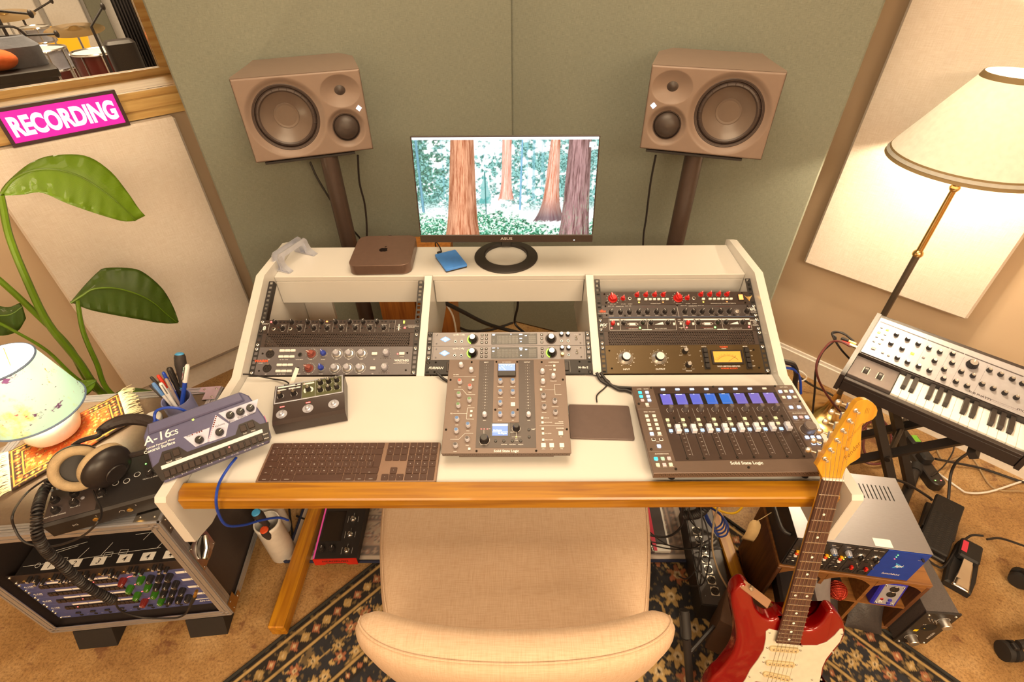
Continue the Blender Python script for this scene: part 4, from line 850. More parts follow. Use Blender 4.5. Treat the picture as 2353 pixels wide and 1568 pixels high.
for x, y in ((890, 1195), (995, 1195), (1105, 1195), (1213, 1195), (1318, 1050), (1322, 1143)): a, b = d.L(x, y, 2); d.part('button', lth(BKNOB, [(3.4, 0), (3.4, 1.6), (2.8, 2.2), (0, 2.2)], 14), a, b, .5)
for x, y, r in ((740, 1150, 10.5), (1155, 1000, 8)): a, b = d.L(x, y, 16); d.part('encoder', k_line(BKNOB, r, 17, None, BLACK, .82, 26, 20), a, b, .5); d.p(WHITEP).ring(a*.001, b*.001, (r+1.6)*.001, (r+2.2)*.001, .0007, 12, R(160), R(250)); d.p(WHITEP).ring(a*.001, b*.001, (r+1.6)*.001, (r+2.2)*.001, .0007, 12, R(-70), R(20))
# meter and screen
a0, b0 = d.L(918, 370, 2); a1, b1 = d.L(1148, 190, 10); mt = d.part('vu_meter', B(BLACK, a0, b0, 1.35, a1, b1, 8, 1.2)); d.part('meter_face', B(glow('meter_blue', (.30, .45, 1.0), .75), a0+1.5, b0+15, 8.0, a1-1.5, b1-2, 8.3, .05), parent=mt)
cx = (a0+a1)/2; mb = MB().use(LOGOW)
for k in range(6): an = R(140-k*16); mb.line([((cx+22*math.cos(an))*.001, (b0+8+22*math.sin(an))*.001), ((cx+25*math.cos(an))*.001, (b0+8+25*math.sin(an))*.001)], .0007, .0086)
mb.line([((cx-4)*.001, (b0+17)*.001), ((cx-12)*.001, (b0+27)*.001)], .0008, .0086); mb.rect((a0+2)*.001, (b1-4)*.001, (a1-2)*.001, (b1-2.2)*.001, .0086); d.part('meter_scale', mb, parent=mt, kind='stuff')
a0, b0 = d.L(846, 1128, 1); a1, b1 = d.L(1046, 975, 1); scn = d.part('screen', B(SCR, a0-5, b0-3, .52, a1+6, b1+3, 1.0, .2)); d.part('lit_display', B(glow('screen_blue', (.16, .28, .95), .9), a0, b0, 1.0, a1, b1, 1.15, .02), parent=scn); d.rect(LOGOW, a0, b1-6, a1, b1-1, 1.3); d.rect(LOGOW, a0, b0+9.4, a1, b0+9.9, 1.3); d.text(LOGOW, 'No Plug-ins', 3.2, (a0+a1)/2-6, b0+12.5, 1.3, bold=.02); d.text(LOGOW, 'No Plug-ins', 3.2, (a0+a1)/2+6, b0+4.5, 1.3, bold=.02)
for x in (705, 743, 782): a, b = d.L(x, 1045); d.part('red_led', bxm(LEDR, 2.8, 2, .6, .2), a, b, .5)
a, b = d.L(1156, 1146); d.part('amber_led', bxm(LEDY, 3, 2, .6, .2), a, b, .5)
for xz in (770, 1297):
    for k in range(16):
        y_ = 222+k*37; a, b = d.L(xz-(xz < 1000)*k*1.3+(xz > 1000)*k*.9, y_); d.text(WHITEP, str((0, 3, 6, 9, 12, 15, 18, 21, 24, 27, 30, 35, 40, 50, 60, 0)[k]), 2.2, a, b-1, .55, bold=.02)
        for q in (-5, 5): d.dots(DIMP, [(a+q, b)], .5, .55)
for t_, x, y, sz in (('INPUT', 770, 186, 3), ('OUTPUT', 1295, 184, 3), ('COMPRESSOR', 1636, 184, 3.2), ('FILTERS', 382, 345, 3), ('GAIN', 427, 503, 2.2), ('FREQ', 560, 572, 2.2), ('GAIN', 414, 670, 2.2), ('FREQ', 552, 742, 2.2), ('Q', 405, 814, 2.4), ('EQ', 322, 844, 3), ('GAIN', 391, 992, 2.2), ('FREQ', 533, 1068, 2.2), ('Q', 381, 1145, 2.2), ('FREQ', 523, 1255, 2.2), ('GAIN', 367, 1334, 2.2), ('THRESHOLD', 953, 502, 2.2), ('MAKE UP', 1112, 502, 2.2), ('ATTACK', 949, 642, 2.2), ('RELEASE', 1112, 642, 2.2), ('RATIO', 947, 786, 2.2), ('S/C HPF', 945, 933, 2.2), ('MIX', 1113, 933, 2.2), ('GAIN', 745, 933, 2.2), ('GAIN', 1314, 933, 2.2), ('RATIO', 1493, 361, 2.2), ('THRESHOLD', 1633, 427, 2.2), ('RELEASE', 1499, 498, 2.2), ('RANGE', 1508, 688, 2.2), ('THRESHOLD', 1655, 757, 2.2), ('RELEASE', 1514, 832, 2.2), ('HOLD', 1663, 903, 2.2), ('EXPAND', 1548, 902, 2.2), ('FAST ATTACK', 1567, 960, 2.2), ('S/C LISTEN', 1568, 1102, 2.2), ('SOLO CLEAR', 1577, 1184, 2.2), ('SOLO', 1507, 1300, 2.4), ('CUT', 1612, 1300, 2.4), ('FINE', 1741, 1298, 2.4), ('IN', 1731, 1145, 2.2), ('CHANNEL', 1718, 1034, 3), ('GATE/', 1730, 950, 3), ('EXPANDER', 1708, 972, 3), ('FAST ATTACK', 1570, 230, 2), ('PEAK', 1598, 282, 2), ('360°', 1376, 1048, 3.6), ('CHANNEL', 735, 1246, 2.4), ('CONFIRM', 997, 1244, 2.4), ('ROUTING', 1107, 1244, 2.4), ('PRESETS', 1213, 1244, 2.4), ('BUS', 1157, 1170, 2), ('COMP', 1157, 1190, 2), ('SSL FOUNDATION', 1033, 186, 2)):
    a, b = d.L(x, y); d.text(WHITEP, t_, sz, a, b-sz/2, 1.45 if 118 < a < 185 and b > 79 else .6, bold=.015)
def LN(pts, w_=.7): d.line(WHITEP, [d.L(*p) for p in pts], w_, .6)
LN([(346, 371), (636, 371)]); LN([(358, 534), (462, 534), (522, 603), (625, 603)]); LN([(345, 845), (518, 845)]); LN([(615, 773), (526, 773), (515, 917), (607, 917)]); LN([(308, 1178), (415, 1178), (497, 1101), (600, 1101)]); LN([(1525, 540), (1645, 540)]); LN([(1725, 473), (1645, 473), (1655, 601), (1735, 601)]); LN([(1458, 1004), (1765, 1002)]); LN([(739, 1062), (739, 1110)]); LN([(800, 1042), (840, 1042)]); LN([(1048, 1085), (1156, 1085), (1156, 1140)]); LN([(1100, 1146), (1215, 1146)])
a, b = d.L(1028, 1328); d.text(WHITEP, 'Solid State Logic', 6.4, a, b-2.6, bold=.02)
for x, y in ((582, 183), (1482, 183), (310, 412), (1755, 408), (252, 1052), (1806, 1048), (644, 1328), (1412, 1325), (900, 183), (1167, 183), (886, 800), (1172, 800)): a, b = d.L(x, y); d.part('panel_screw', screwm(SCREWD, 2.6), a, b, 1.3 if 118 < a < 184 else 0)
d.done()
# ---- fader controller
UFW, UFD = 422.0, 271.0
d = Dev('fader_controller', 'grey control surface with eight faders and a row of small blue screens', 'controller', (.3405, -.2450, .8000), (R(1.0), 0, R(.35)), None, (1430, 860, 4.706))
d.part('top_plate', MB().use(SSLG).prism([(0, 0), (UFW*.001, 0), (UFW*.001, UFD*.001), (0, UFD*.001)], -.0025, 0, .0008))
d.part('body', MB().use(SSLG).prism([(.002, .0012), ((UFW-2)*.001, .0012), ((UFW-2)*.001, (UFD-1)*.001), (.002, (UFD-1)*.001)], -.019, -.0026)); d.part('underside_box', MB().use(BLACKM).prism([(.04, .012), (.38, .012), (.38, .26), (.04, .26)], -.030, -.0191))
for x in (55, 365):
    for y in (25, 245): d.part('rubber_foot', lth(RUBBER, [(9, -19), (8, -18.5+0), (8, 0)], 16), x, y, -30.1)
mb = MB().use(HOLE)
for k, x in enumerate(np.linspace(16, UFW-16, 92)):
    for j in range(2): z = -5-((k+j) % 2)*2.3-j*4.8; mb.add([((x+1.1*math.cos(a))*.001, .0010, (z+1.1*math.sin(a))*.001) for a in np.linspace(0, 2*PI, 7)[:-1]], [tuple(range(6))])
d.part('vent_holes', mb, kind='stuff')
def prL(pts, m, z0, z1): return MB().use(m).prism([(a*.001, b*.001) for a, b in (d.L(*p) for p in pts)], z0*.001, z1*.001)
d.part('fader_panel', prL([(575, 943), (2072, 912), (1738, 320), (1632, 128), (328, 143)], SSLB, .05, .4)); d.part('screen_glass', prL([(420, 333), (1728, 310), (1662, 197), (383, 212)], SCR, .42, .7))
SB = [glow('uf_screen_%d' % k, c, .62) for k, c in enumerate(((.14, .13, .62), (.13, .13, .60), (.10, .13, .62), (.03, .13, .62), (.02, .15, .62), (.14, .12, .52), (.16, .13, .52), (.20, .15, .56)))]
for k in range(8):
    q = [d.L(*p) for p in ((427+k*166-k*6, 333-k*2), (549+k*161, 331-k*2.4), (518+k*159, 220-k*2.3), (400+k*158.5, 223-k*2.3))]; cx0 = q[0][0]; 
    x0, x1 = q[3][0]+1.5, q[2][0]-.5; y0, y1 = q[0][1], q[2][1]; s_ = d.part('channel_screen', B(SB[k], x0, y0, .72, x1, y1, .85, .02)); d.line(DISPW if False else DIMP, [(x0+1, y0+4), (x1-3, y0+4), (x1-3, y1-3), (x0+2, y1-3)], .35, .95); d.text(LOGOW, ('MIXER', 'INSTRUMENT', 'FX', 'DRUMS', 'GROUP', 'STRINGS', 'VOCAL', 'AUX')[k], 1.8, (x0+x1)/2-2, y1-2.2, .95)
    a, b = d.L(440+k*156.7, 163-k*1.5, 3); d.part('key', bxm(BLUELIT if k < 7 else WHITECAP, 11, 6, 3, .8), a, b, .4)
    a, b = d.L(530+k*164.3, 345-k*2.2, 17); d.part('encoder', k_line(mat('satin_encoder', ph(150, 130, 112), .3, .7), 6.2, 17, None, None, .85, 24, 18), a, b, .4); d.p(WHITEP).ring(a*.001, b*.001, .0082, .0087, .0005, 18, R(-50), R(230)); d.text(WHITEP, str(k+1), 2.2, a, b-12, .5)
    for j, (xo, yo, m_) in enumerate(((490, 494, mat('key_solo', ph(236, 232, 170), .4)), (507, 551, mat('key_cut', ph(244, 232, 178), .4)), (527, 609, glow('key_select', (.42, .66, 1), 1.0)))):
        a, b = d.L(xo+k*(167.2, 168.6, 170.6)[j], yo-k*(3.2, 3.2, 3.2)[j], 3); d.part('key', bxm(m_, 8.6, 8.6, 3, .8), a, b, .4); d.text(WHITEP, ('SOLO', 'CUT', 'SEL')[j], 1.9, a, b-8, .5)
    p0, p1 = d.L(560+k*166.3, 478-k*3), d.L(703+k*180, 918-k*3.9)
    dr = math.atan2(p1[1]-p0[1], p1[0]-p0[0]); ln_ = math.hypot(p1[0]-p0[0], p1[1]-p0[1]); ux, uy = (p1[0]-p0[0])/ln_, (p1[1]-p0[1])/ln_
    d.line(HOLE, [(p0[0]+ux*5, p0[1]+uy*5), (p1[0]-ux*5, p1[1]-uy*5)], 1.7, .5)
    for p_ in (p0, p1): d.part('panel_screw', screwm(SCREWD, 2.6), p_[0], p_[1], .4)
    fx, fy = d.L(602+k*170, 592-k*4.2, 6); fcap = cached('fadercap', lambda: MB().use(KW).to(Matrix(((0, 0, 1, 0), (1, 0, 0, 0), (0, 1, 0, 0), (0, 0, 0, 1)))).prism([(-.0115, 0), (.0115, 0), (.011, .009), (.0075, .0115), (.003, .009), (.0, .0082), (-.003, .009), (-.0075, .0115), (-.011, .009)], -.0055, .0055).use(BLACK).box(-.0002, -.0056, .0083, .0002, .0056, .0086).mesh('fader_cap'))
    d.part('fader_cap', fcap, fx, fy, 1.5)
    a, b = d.L(590+k*163.5, 372-k*2.2), d.L(763+k*178.3, 882-k*3.7); d.line(DIMP, [a, b], .5, .5)
    for j in range(9):
        t_ = (j+1.2)/10.2; d.line(WHITEP, [(p0[0]+(p1[0]-p0[0])*t_+7, p0[1]+(p1[1]-p0[1])*t_), (p0[0]+(p1[0]-p0[0])*t_+11, p0[1]+(p1[1]-p0[1])*t_)], .5, .5)
def KEY(x, y, m, w_=8.6, h_=8.6, z=0): a, b = d.L(x, y, 3); return d.part('key', bxm(m, w_, h_, 3, .8), a, b, z), a, b
PINKK = mat('key_pink', ph(236, 186, 170), .4); GRNK = mat('key_green', ph(178, 212, 176), .4); YELK = mat('key_yellow', ph(250, 238, 178), .4)
for x, y, m_ in ((193, 195, CYANLIT), (268, 193, BLUELIT), (205, 237, CYANLIT), (281, 236, BLUELIT), (218, 279, PINKK), (294, 277, BLUELIT), (268, 323, WHITECAP), (265, 449, WHITECAP), (345, 447, WHITECAP), (279, 496, WHITECAP), (360, 493, WHITECAP), (292, 543, WHITECAP), (373, 540, WHITECAP), (305, 588, WHITECAP), (387, 586, WHITECAP), (320, 641, BLUELIT), (402, 638, WHITECAP), (398, 774, BLUELIT), (365, 911, CYANLIT), (437, 909, GRNK), (506, 907, PINKK), (385, 977, YELK), (456, 975, PINKK), (525, 973, YELK), (1711, 184, BLUELIT), (1770, 182, WHITECAP), (1830, 181, BLUELIT), (1748, 247, WHITECAP), (1807, 246, BLUELIT), (1868, 244, WHITECAP), (1828, 354, BLUELIT), (1914, 352, BLUELIT), (1873, 464, BLUELIT), (1936, 462, PINKK), (1999, 461, BLUELIT), (2001, 680, BLUELIT), (2063, 679, BLUELIT), (2128, 678, BLUELIT)): KEY(x, y, m_)
for x, y, lit in ((338, 705, 0), (420, 704, 0), (2070, 745, 1), (2133, 744, 1)): o_, a, b = KEY(x, y, BLUELIT if lit else WHITECAP, 9, 8); d.part('key_face', bxm(SSLB, 6.4, 5.4, .4, .1), 0, 0, 3, parent=o_)
a, b = d.L(2040, 545, 22); d.part('channel_encoder', k_line(mat('satin_encoder'), 14, 21, None, None, .92, 36, 30), a, b); d.p(WHITEP).ring(a*.001, b*.001, .0175, .018, .0005, 24, R(-60), R(240))
for t_, x, y, sz in (('LAYER', 182, 163, 3), ('QUICK', 257, 162, 3), ('360°', 277, 352, 3.6), ('SEND / PLUGIN', 292, 410, 3), ('PLUGIN', 326, 668, 2), ('CHANNEL', 406, 667, 2), ('PAGE', 385, 734, 2), ('FLIP', 405, 802, 2), ('AUTOMATION', 424, 864, 3.4), ('OFF', 374, 938, 2), ('READ', 444, 936, 2), ('WRITE', 513, 934, 2), ('TRIM', 393, 1006, 2.2), ('LATCH', 463, 1005, 2.2), ('TOUCH', 533, 1003, 2.2), ('SOFT KEYS', 1743, 142, 3), ('SELECTION MODE', 1912, 424, 3), ('NORM', 1893, 500, 2), ('REC', 1957, 498, 2), ('AUTO', 2018, 496, 2), ('CHANNEL', 2033, 640, 2)): a, b = d.L(x, y); d.text(WHITEP, t_, sz, a, b-sz/2, .5, bold=.015)
for pts in (((165, 382), (395, 378)), ((285, 838), (520, 834)), ((1738, 318), (1955, 310)), ((1850, 315), (1905, 403)), ((1785, 410), (2008, 403)), ((1850, 525), (2080, 520))): d.line(DIMP, [d.L(*p) for p in pts], .4, .5)
a, b = d.L(1345, 965); d.text(WHITEP, 'Solid State Logic', 8, a, b-3, bold=.02)
for x, y in ((310, 152), (178, 325), (313, 817), (578, 1030), (1365, 1012), (1650, 134), (1920, 297), (982, 140)): a, b = d.L(x, y); d.part('panel_screw', screwm(SCREWD, 2.8), a, b, .4)
d.done()
# ---- keyboard
KBD = mat('keyboard_grey', ph(150, 112, 82), .35, .4); KEYM = mat('key_dark', ph(74, 43, 27), .5)
d = Dev('computer_keyboard', 'slim dark grey computer keyboard with number pad', 'keyboard', (-.5700, -.2365, DZ), (R(1.2), 0, R(.1)), None, (560, 850, 4.902))
def rrect(x0, y0, x1, y1, r, n=4): return [(cx+r*math.cos(R(a0+90*k/n)), cy+r*math.sin(R(a0+90*k/n))) for cx, cy, a0 in ((x1-r, y0+r, -90), (x1-r, y1-r, 0), (x0+r, y1-r, 90), (x0+r, y0+r, 180)) for k in range(n+1)]
d.part('base', MB().use(KBD).prism([(a*.001, b*.001) for a, b in rrect(0, 0, 418.7, 114.9, 6)], .0008, .0075, .0008))
def key(x, y, w_, h_, leg='', sub='', sz=3.0):
    k = d.part('key', cached(('key', round(w_, 1), round(h_, 1)), lambda: MB().use(KEYM).prism([(a*.001, b*.001) for a, b in rrect(.9, .9, w_-.9, h_-.9, 1.6, 3)], .0076, .0094, .0003).mesh('key')), x, y)
    if leg:
        if len(leg) > 2: d.text(WHITEP, leg, 2.0, x+w_/2, y+3.2, 9.7)
        else: d.text(WHITEP, leg, sz, x+w_/2, y+h_/2-sz/2-(2 if sub else 0), 9.7, bold=.01)
        if sub: d.text(WHITEP, sub, 2.6, x+w_/2, y+h_/2+1.8, 9.7)
P_ = 19.05; ys = [4.2+k*18.3 for k in range(6)]; hN = 18.3; X0 = 5.0
rows = [
    (0, [('control', 1.5), ('option', 1.25), ('command', 1.5), (' ', 6.0), ('command', 1.5), ('option', 1.25), ('control', 1.5)]),
    (1, [('shift', 1.25), ('`', 1, '~'), ('Z', 1), ('X', 1), ('C', 1), ('V', 1), ('B', 1), ('N', 1), ('M', 1), (',', 1, '<'), ('.', 1, '>'), ('/', 1, '?'), ('shift', 2.25)]),
    (2, [('caps', 1.75), ('A', 1), ('S', 1), ('D', 1), ('F', 1), ('G', 1), ('H', 1), ('J', 1), ('K', 1), ('L', 1), (';', 1, ':'), ("'", 1, '"'), ('\\', 1, '|'), ('', .75)]),
    (3, [('tab', 1.5), ('Q', 1), ('W', 1), ('E', 1), ('R', 1), ('T', 1), ('Y', 1), ('U', 1), ('I', 1), ('O', 1), ('P', 1), ('[', 1, '{'), (']', 1, '}'), ('', 1.0)]),
    (4, [('§', 1, '±'), ('1', 1, '!'), ('2', 1, '@'), ('3', 1, '£'), ('4', 1, '$'), ('5', 1, '%'), ('6', 1, '^'), ('7', 1, '&'), ('8', 1, '*'), ('9', 1, '('), ('0', 1, ')'), ('-', 1, '_'), ('=', 1, '+'), ('', 1.5)]),
    (5, [('esc', 1.5)]+[('F%d' % (i+1), 1) for i in range(12)]+[('', 1.0)])]
total = 14.5*P_
for r, ks in rows:
    x = X0; y = ys[r]; h_ = hN if r < 5 else 17.4
    for kk in ks:
        w_ = kk[1]*P_*(total/(sum(q[1] for q in ks)*P_))
        if r in (2, 3) and kk is ks[-1]:
            if r == 3: key(x, ys[2], total+X0-x, hN*2)
        else: key(x, y, w_, h_, kk[0].strip(), kk[2] if len(kk) > 2 else '', 3.0 if len(kk[0]) == 1 else 2.0)
        x += w_
XN = 289.5; s3 = 17.6
for k in range(3): key(XN+k*s3, ys[5], s3, 17.4, 'F%d' % (13+k), '', 2)
for r, t3 in ((4, ('fn', '', '')), (3, ('', '', ''))):
    for k in range(3): key(XN+k*s3, ys[r], s3, hN, t3[k], '', 2)
key(XN+s3, ys[1], s3, hN, '^', '', 2.4)
for k, c_ in enumerate('<v>'): key(XN+k*s3, ys[0], s3, hN, c_, '', 2.2)
XP = XN+3*s3+1.6; s4 = (418.7-5-XP)/4
for k in range(4): key(XP+k*s4, ys[5], s4, 17.4, 'F%d' % (16+k), '', 2)
for r, t4 in ((4, ('', '=', '/', '*')), (3, ('7', '8', '9', '-')), (2, ('4', '5', '6', '+'))):
    for k in range(4): key(XP+k*s4, ys[r], s4, hN, t4[k])
for k in range(3): key(XP+k*s4, ys[1], s4, hN, '123'[k])
key(XP, ys[0], 2*s4, hN, '0'); key(XP+2*s4, ys[0], s4, hN, '.'); key(XP+3*s4, ys[0], s4, 2*hN, '')
d.done()
# ---- trackpad, mini computer, drive, laptop stand
p_ = atz(1459, 1010.4, DZ+.006); q_ = atz(1443.8, 926.3, DZ+.006); an = math.atan2(q_[1]-p_[1], q_[0]-p_[0])-PI/2
mb = MB().use(mat('trackpad_grey', ph(112, 86, 68), .4, .2)).prism([(a*.001, b*.001) for a, b in rrect(-160, 0, 0, 114.9, 5)], .0008, .006, .0006); tag(obj('trackpad', mb, None, (p_[0], p_[1], DZ), (0, 0, an)), 'flat grey brown trackpad partly under the channel strip controller', 'trackpad')
mini = thing('mini_computer', 'square dark grey mini computer with rounded corners on the top shelf', 'computer', (-.4945, .4560, SHZ), (0, 0, R(1.6)))
MINI = mat('space_grey', ph(128, 94, 70), .36, .4); mb = MB().use(MINI).prism([(a*.001, b*.001) for a, b in rrect(0, 0, 197, 197, 30, 8)], .003, .0358, .0012); obj('case', mb, mini); obj('foot', MB().use(RUBBER).lathe([(.082, 0), (.082, .003)], 40, (.0985, .0985, .0003)), mini)
mb = MB().use(mat('gloss_black', ph(30, 22, 18), .15)); ap = []
for a in np.linspace(0, 2*PI, 41)[:-1]:
    r = .0145*(1-.10*max(0, math.sin(a))**9*2.2-.09*max(0, -math.sin(a))**14*2); x, y = r*math.cos(a)*1.0, r*math.sin(a)*.98
    bx_ = max(0, 1-(math.hypot(x-.0205, y-.002)/.0095)); x -= bx_*.010; ap.append((x+.0985, y+.099, .0361))
mb.add(ap, [tuple(range(40))]); mb.add([(.0985, .1150, .0361), (.1010, .1152, .0361), (.1045, .1185, .0361), (.1052, .1225, .0361), (.1020, .1222, .0361), (.0992, .1190, .0361)], [(0, 1, 2, 3, 4, 5)]); obj('logo', mb, mini, label='glossy black fruit shaped mark', kind='stuff')
obj('power_light', MB().use(LEDW).lathe([(.0011, 0), (0, .0002)], 8, (.176, .012, -.0003), 'y'), mini)
# plugs at its back
drv = thing('portable_drive', 'small blue portable hard drive beside the monitor ring stand', 'hard drive', (-.1869, .4690, SHZ), (0, 0, R(25.9)))
BLUED = mat('blue_drive_shell', rgb(76, 146, 240), .45); mb = MB().use(BLUED).prism([(a*.001, b*.001) for a, b in rrect(0, 0, 74, 108, 4)], .0055, .0125, .0008)
for k in range(12): mb.line([(.030+k*.0035, .010), (.012+k*.0052 if k < 9 else .06, .096-k*.001)], .0006, .0128)
obj('shell', mb, drv); obj('base', MB().use(BLACK).prism([(a*.001, b*.001) for a, b in rrect(.8, .8, 73.2, 107.2, 4)], .0006, .0054), drv); obj('usb_plug', MB().use(BLACK).box(.014, .1075, .001, .028, .128, .0095, .002), drv)
cable('drive_cable', 'short black cable from the blue drive over the back of the shelf', [(-.2145, .5935, .887), (-.222, .615, .892), (-.24, .655, .89), (-.25, .70, .84), (-.24, .72, .7)], .0022)
px_cable('white_cable', 'white cable curling up behind the mini computer', [(880, 553, .70), (893, 549, .70), (905, 552, .71), (912, 562, .72), (905, 620, .72)], .0035, WHITECAP)
for k, (a, b, y) in enumerate(((872, 556, .66), (890, 553, .665), (918, 556, .662))):
    q0 = aty(a, b, y); cable('plug_lead', ['black plug lead at the back of the mini computer under the loudspeaker', 'black plug lead at the middle of the back of the mini computer', 'black plug lead at the back of the mini computer beside the white cable'][k], [tuple(q0), (q0[0]+.004, q0[1]+.02, q0[2]+.006), (q0[0]+.01, q0[1]+.045, q0[2]-.03), (q0[0]+.01, q0[1]+.06, q0[2]-.2)], .004)
ls = thing('laptop_stand', 'silver aluminium vertical laptop stand at the end of the top shelf', 'laptop stand', (0, 0, 0))
a0 = atz(633, 623, SHZ); a1 = atz(700, 577, SHZ+.0); dv = np.array([a1[0]-a0[0], a1[1]-a0[1]]); L_ = float(np.linalg.norm(dv)); ang = math.atan2(dv[1], dv[0]); ls.location = (a0[0]+.004, a0[1], SHZ); ls.rotation_euler = (0, 0, ang-PI/2)
# local: y along the stand, x across
def fin(x, sgn):
    M = Matrix(((0, 0, 1, 0), (1, 0, 0, 0), (0, 1, 0, 0), (0, 0, 0, 1))); mb = MB().use(ALUPAINT); n = 14
    for k in range(n):
        pass
    prof = [(0, .0046), (.020, .0046), (.024, .034), (.032, .042), (L_-.032, .042), (L_-.024, .034), (L_-.020, .0046), (L_, .0046), (L_-.004, .052), (L_-.012, .060), (.012, .060), (.004, .052)]
    mb.to(M).prism(prof, x, x+.004*sgn if sgn > 0 else x+.0041, 0) if False else mb.to(M).prism(prof, min(x, x+.004*sgn), max(x, x+.004*sgn)); return mb
obj('upright_fin', fin(.018, 1), ls); obj('upright_fin', fin(-.002, -1), ls)
obj('base', MB().use(ALUPAINT).box(-.030, .0, .0005, .052, .020, .0045, .001).box(-.030, L_-.02, .0005, .052, L_, .0045, .001), ls, kind='stuff')
for y in (.003, L_-.019):
    for x0, s_ in ((.0222, 1), (-.0062, -1)):
        mb = MB().use(ALUPAINT); pts = [(x0, .05), (x0+s_*.003, .035), (x0+s_*.010, .018), (x0+s_*.022, .009), (x0+s_*.028, .0048), (x0, .0048)]
        if s_ < 0: pts = pts[::-1]
        mb.to(Matrix(((1, 0, 0, 0), (0, 0, -1, 0), (0, 1, 0, 0), (0, 0, 0, 1)))).prism(pts, -(y+.016), -y); obj('bracket', mb, ls)
# ---- echo pedal with three footswitches
d = Dev('echo_pedal', 'black and silver echo pedal with red lights and three footswitches', 'effects pedal', (-.5760, -.0850, DZ), (0, 0, R(14.3)), None, (560, 850, 4.902))
PEDB = mat('pedal_black', ph(62, 46, 36), .3, var=(20, .04)); PEDS = mat('pedal_silver', ph(214, 200, 184), .35, .6); PEDG = mat('pedal_green', ph(96, 90, 52), .4); PEDD = mat('pedal_dark_print', ph(60, 46, 38), .4)
M = Matrix(((0, 0, 1, 0), (1, 0, 0, 0), (0, 1, 0, 0), (0, 0, 0, 1)))
mb = MB().use(PEDB).to(M).prism([(-.002, .003), (.131, .003), (.131, .046), (.126, .050), (.062, .0465), (.056, .043), (.008, .037), (0, .031)], 0, .178); d.part('housing', mb, sharp=25)
MT = Matrix.Translation((0, .0595, .0466)) @ Euler((math.atan2(.0035, .064), 0, 0)).to_matrix().to_4x4(); tp = d.part('control_panel', MB().use(PEDS).to(MT).box(.002, .001, 0, .176, .066, .0012, .0005))
def onp(mb_): mb_.M = MT; return mb_
pm = {}
def PM(m): pm.setdefault(m, MB().use(m).to(MT)); return pm[m]
PM(PEDD).rect(.005, .004, .070, .050, .0014); PM(PEDG).rect(.0705, .004, .104, .0615, .0014); PM(PEDG).rect(.105, .004, .172, .0615, .0014); PM(PEDD).rect(.005, .0505, .070, .0615, .00141); PM(WHITEP).rect(.008, .0545, .066, .0595, .0015); PM(WHITEP).rect(.008, .0445, .030, .0490, .0015); PM(WHITEP).rect(.036, .0445, .066, .0490, .0015); PM(WHITEP).rect(.073, .052, .101, .057, .0015)
PM(WHITEP).text('MODE SELECTOR', .0024, .087, .0585, .0015); PM(BLACK).text('BOSS', .0042, .030, .0618, .0015, 'C', .03); PM(BLACK).text('SPACE ECHO RE-202', .0042, .140, .0618, .0015, 'C', .02, 0, 1.05)
for m_, mb_ in pm.items(): obj('printed_markings', mb_, tp, kind='stuff')
kb = k_line(BKNOB, 6, 14, WHITEP, CHROME, .92, 20, 14); q3 = MT.to_quaternion().to_euler()
for x, y in ((17, 24), (51, 24), (87, 30), (118, 46), (139, 46), (160, 46), (118, 20), (139, 20), (160, 20)):
    o_ = obj('knob', kb, tp, tuple(MT @ Vector((x*.001, y*.001, .0014))), q3); 
    rg = MB().use(WHITEP).to(MT); rg.ring(x*.001, y*.001, .0078, .0085 if x != 87 else .0125, .0016, 20, R(-50), R(230)); obj('dial_ring', rg, tp)
for x, y, m_ in ((19, 57, LEDG), (12, 46.8, LEDR), (40, 46.8, LEDR), (76, 54.5, LEDR)): obj('led', bxm(m_, 2.6, 2.2, .8, .3), tp, tuple(MT @ Vector((x*.001, y*.001, .0014))), q3)
for x, y in ((28, 49), (55, 57), (54, 49)): obj('small_button', bxm(BLACK, 5, 3.4, 2, .6), tp, tuple(MT @ Vector((x*.001, y*.001, .0014))), q3)
sA_ = math.atan2(.006, .048)
for k, (x, y, t1, t2) in enumerate(((22, 27, 'ON/OFF', 'WARP'), (86, 30, 'MEMORY', 'TWIST'), (150, 30, 'TAP', 'TIME'))):
    z = .037+(y-8)*.001*.125+.0004; fs_ = d.part('footswitch', MB().use(PEDS).lathe([(.0135, 0), (.0135, .0006), (.007, .0006), (.007, .002), (.0048, .003), (.0048, .008), (.0035, .0095), (0, .0098)], 26), x, y, z*1000, (sA_, 0, 0))
    mb = MB().use(PEDD); mb.text(t1, .0024, 0, .0088, .0008, 'C', .02); mb.text(t2, .0024, 0, -.0112, .0008, 'C', .02); obj('printed_markings', mb, fs_, kind='stuff')
    if k < 2: d.part('red_lamp', bxm(LEDR, 11, 2.6, 1.2, .4), x, 51 if k == 0 else 50, 41.8, (sA_, 0, 0))
d.done()
px_cable('pedal_power_lead', 'thin black lead from the echo pedal over the desk side', [(672, 893, .052), (668, 886, .075), (655, 876, .095), (630, 872, .11), (600, 866, .11), (570, 861, .115), (540, 861, .118), (534, 866, .11), (528, 905, .09)], .0022)
flag = atz(668, 884, .775); mb = MB().use(mat('paper_tag', (.85, .83, .8), .7)); mb.box(-.005, 0, 0, .008, .052, .0006); tag(obj('cable_flag', mb, None, (flag[0]-.004, flag[1]+.002, .768), (R(38), 0, R(-22))), 'white paper flag on the lead above the echo pedal', 'cable tag')
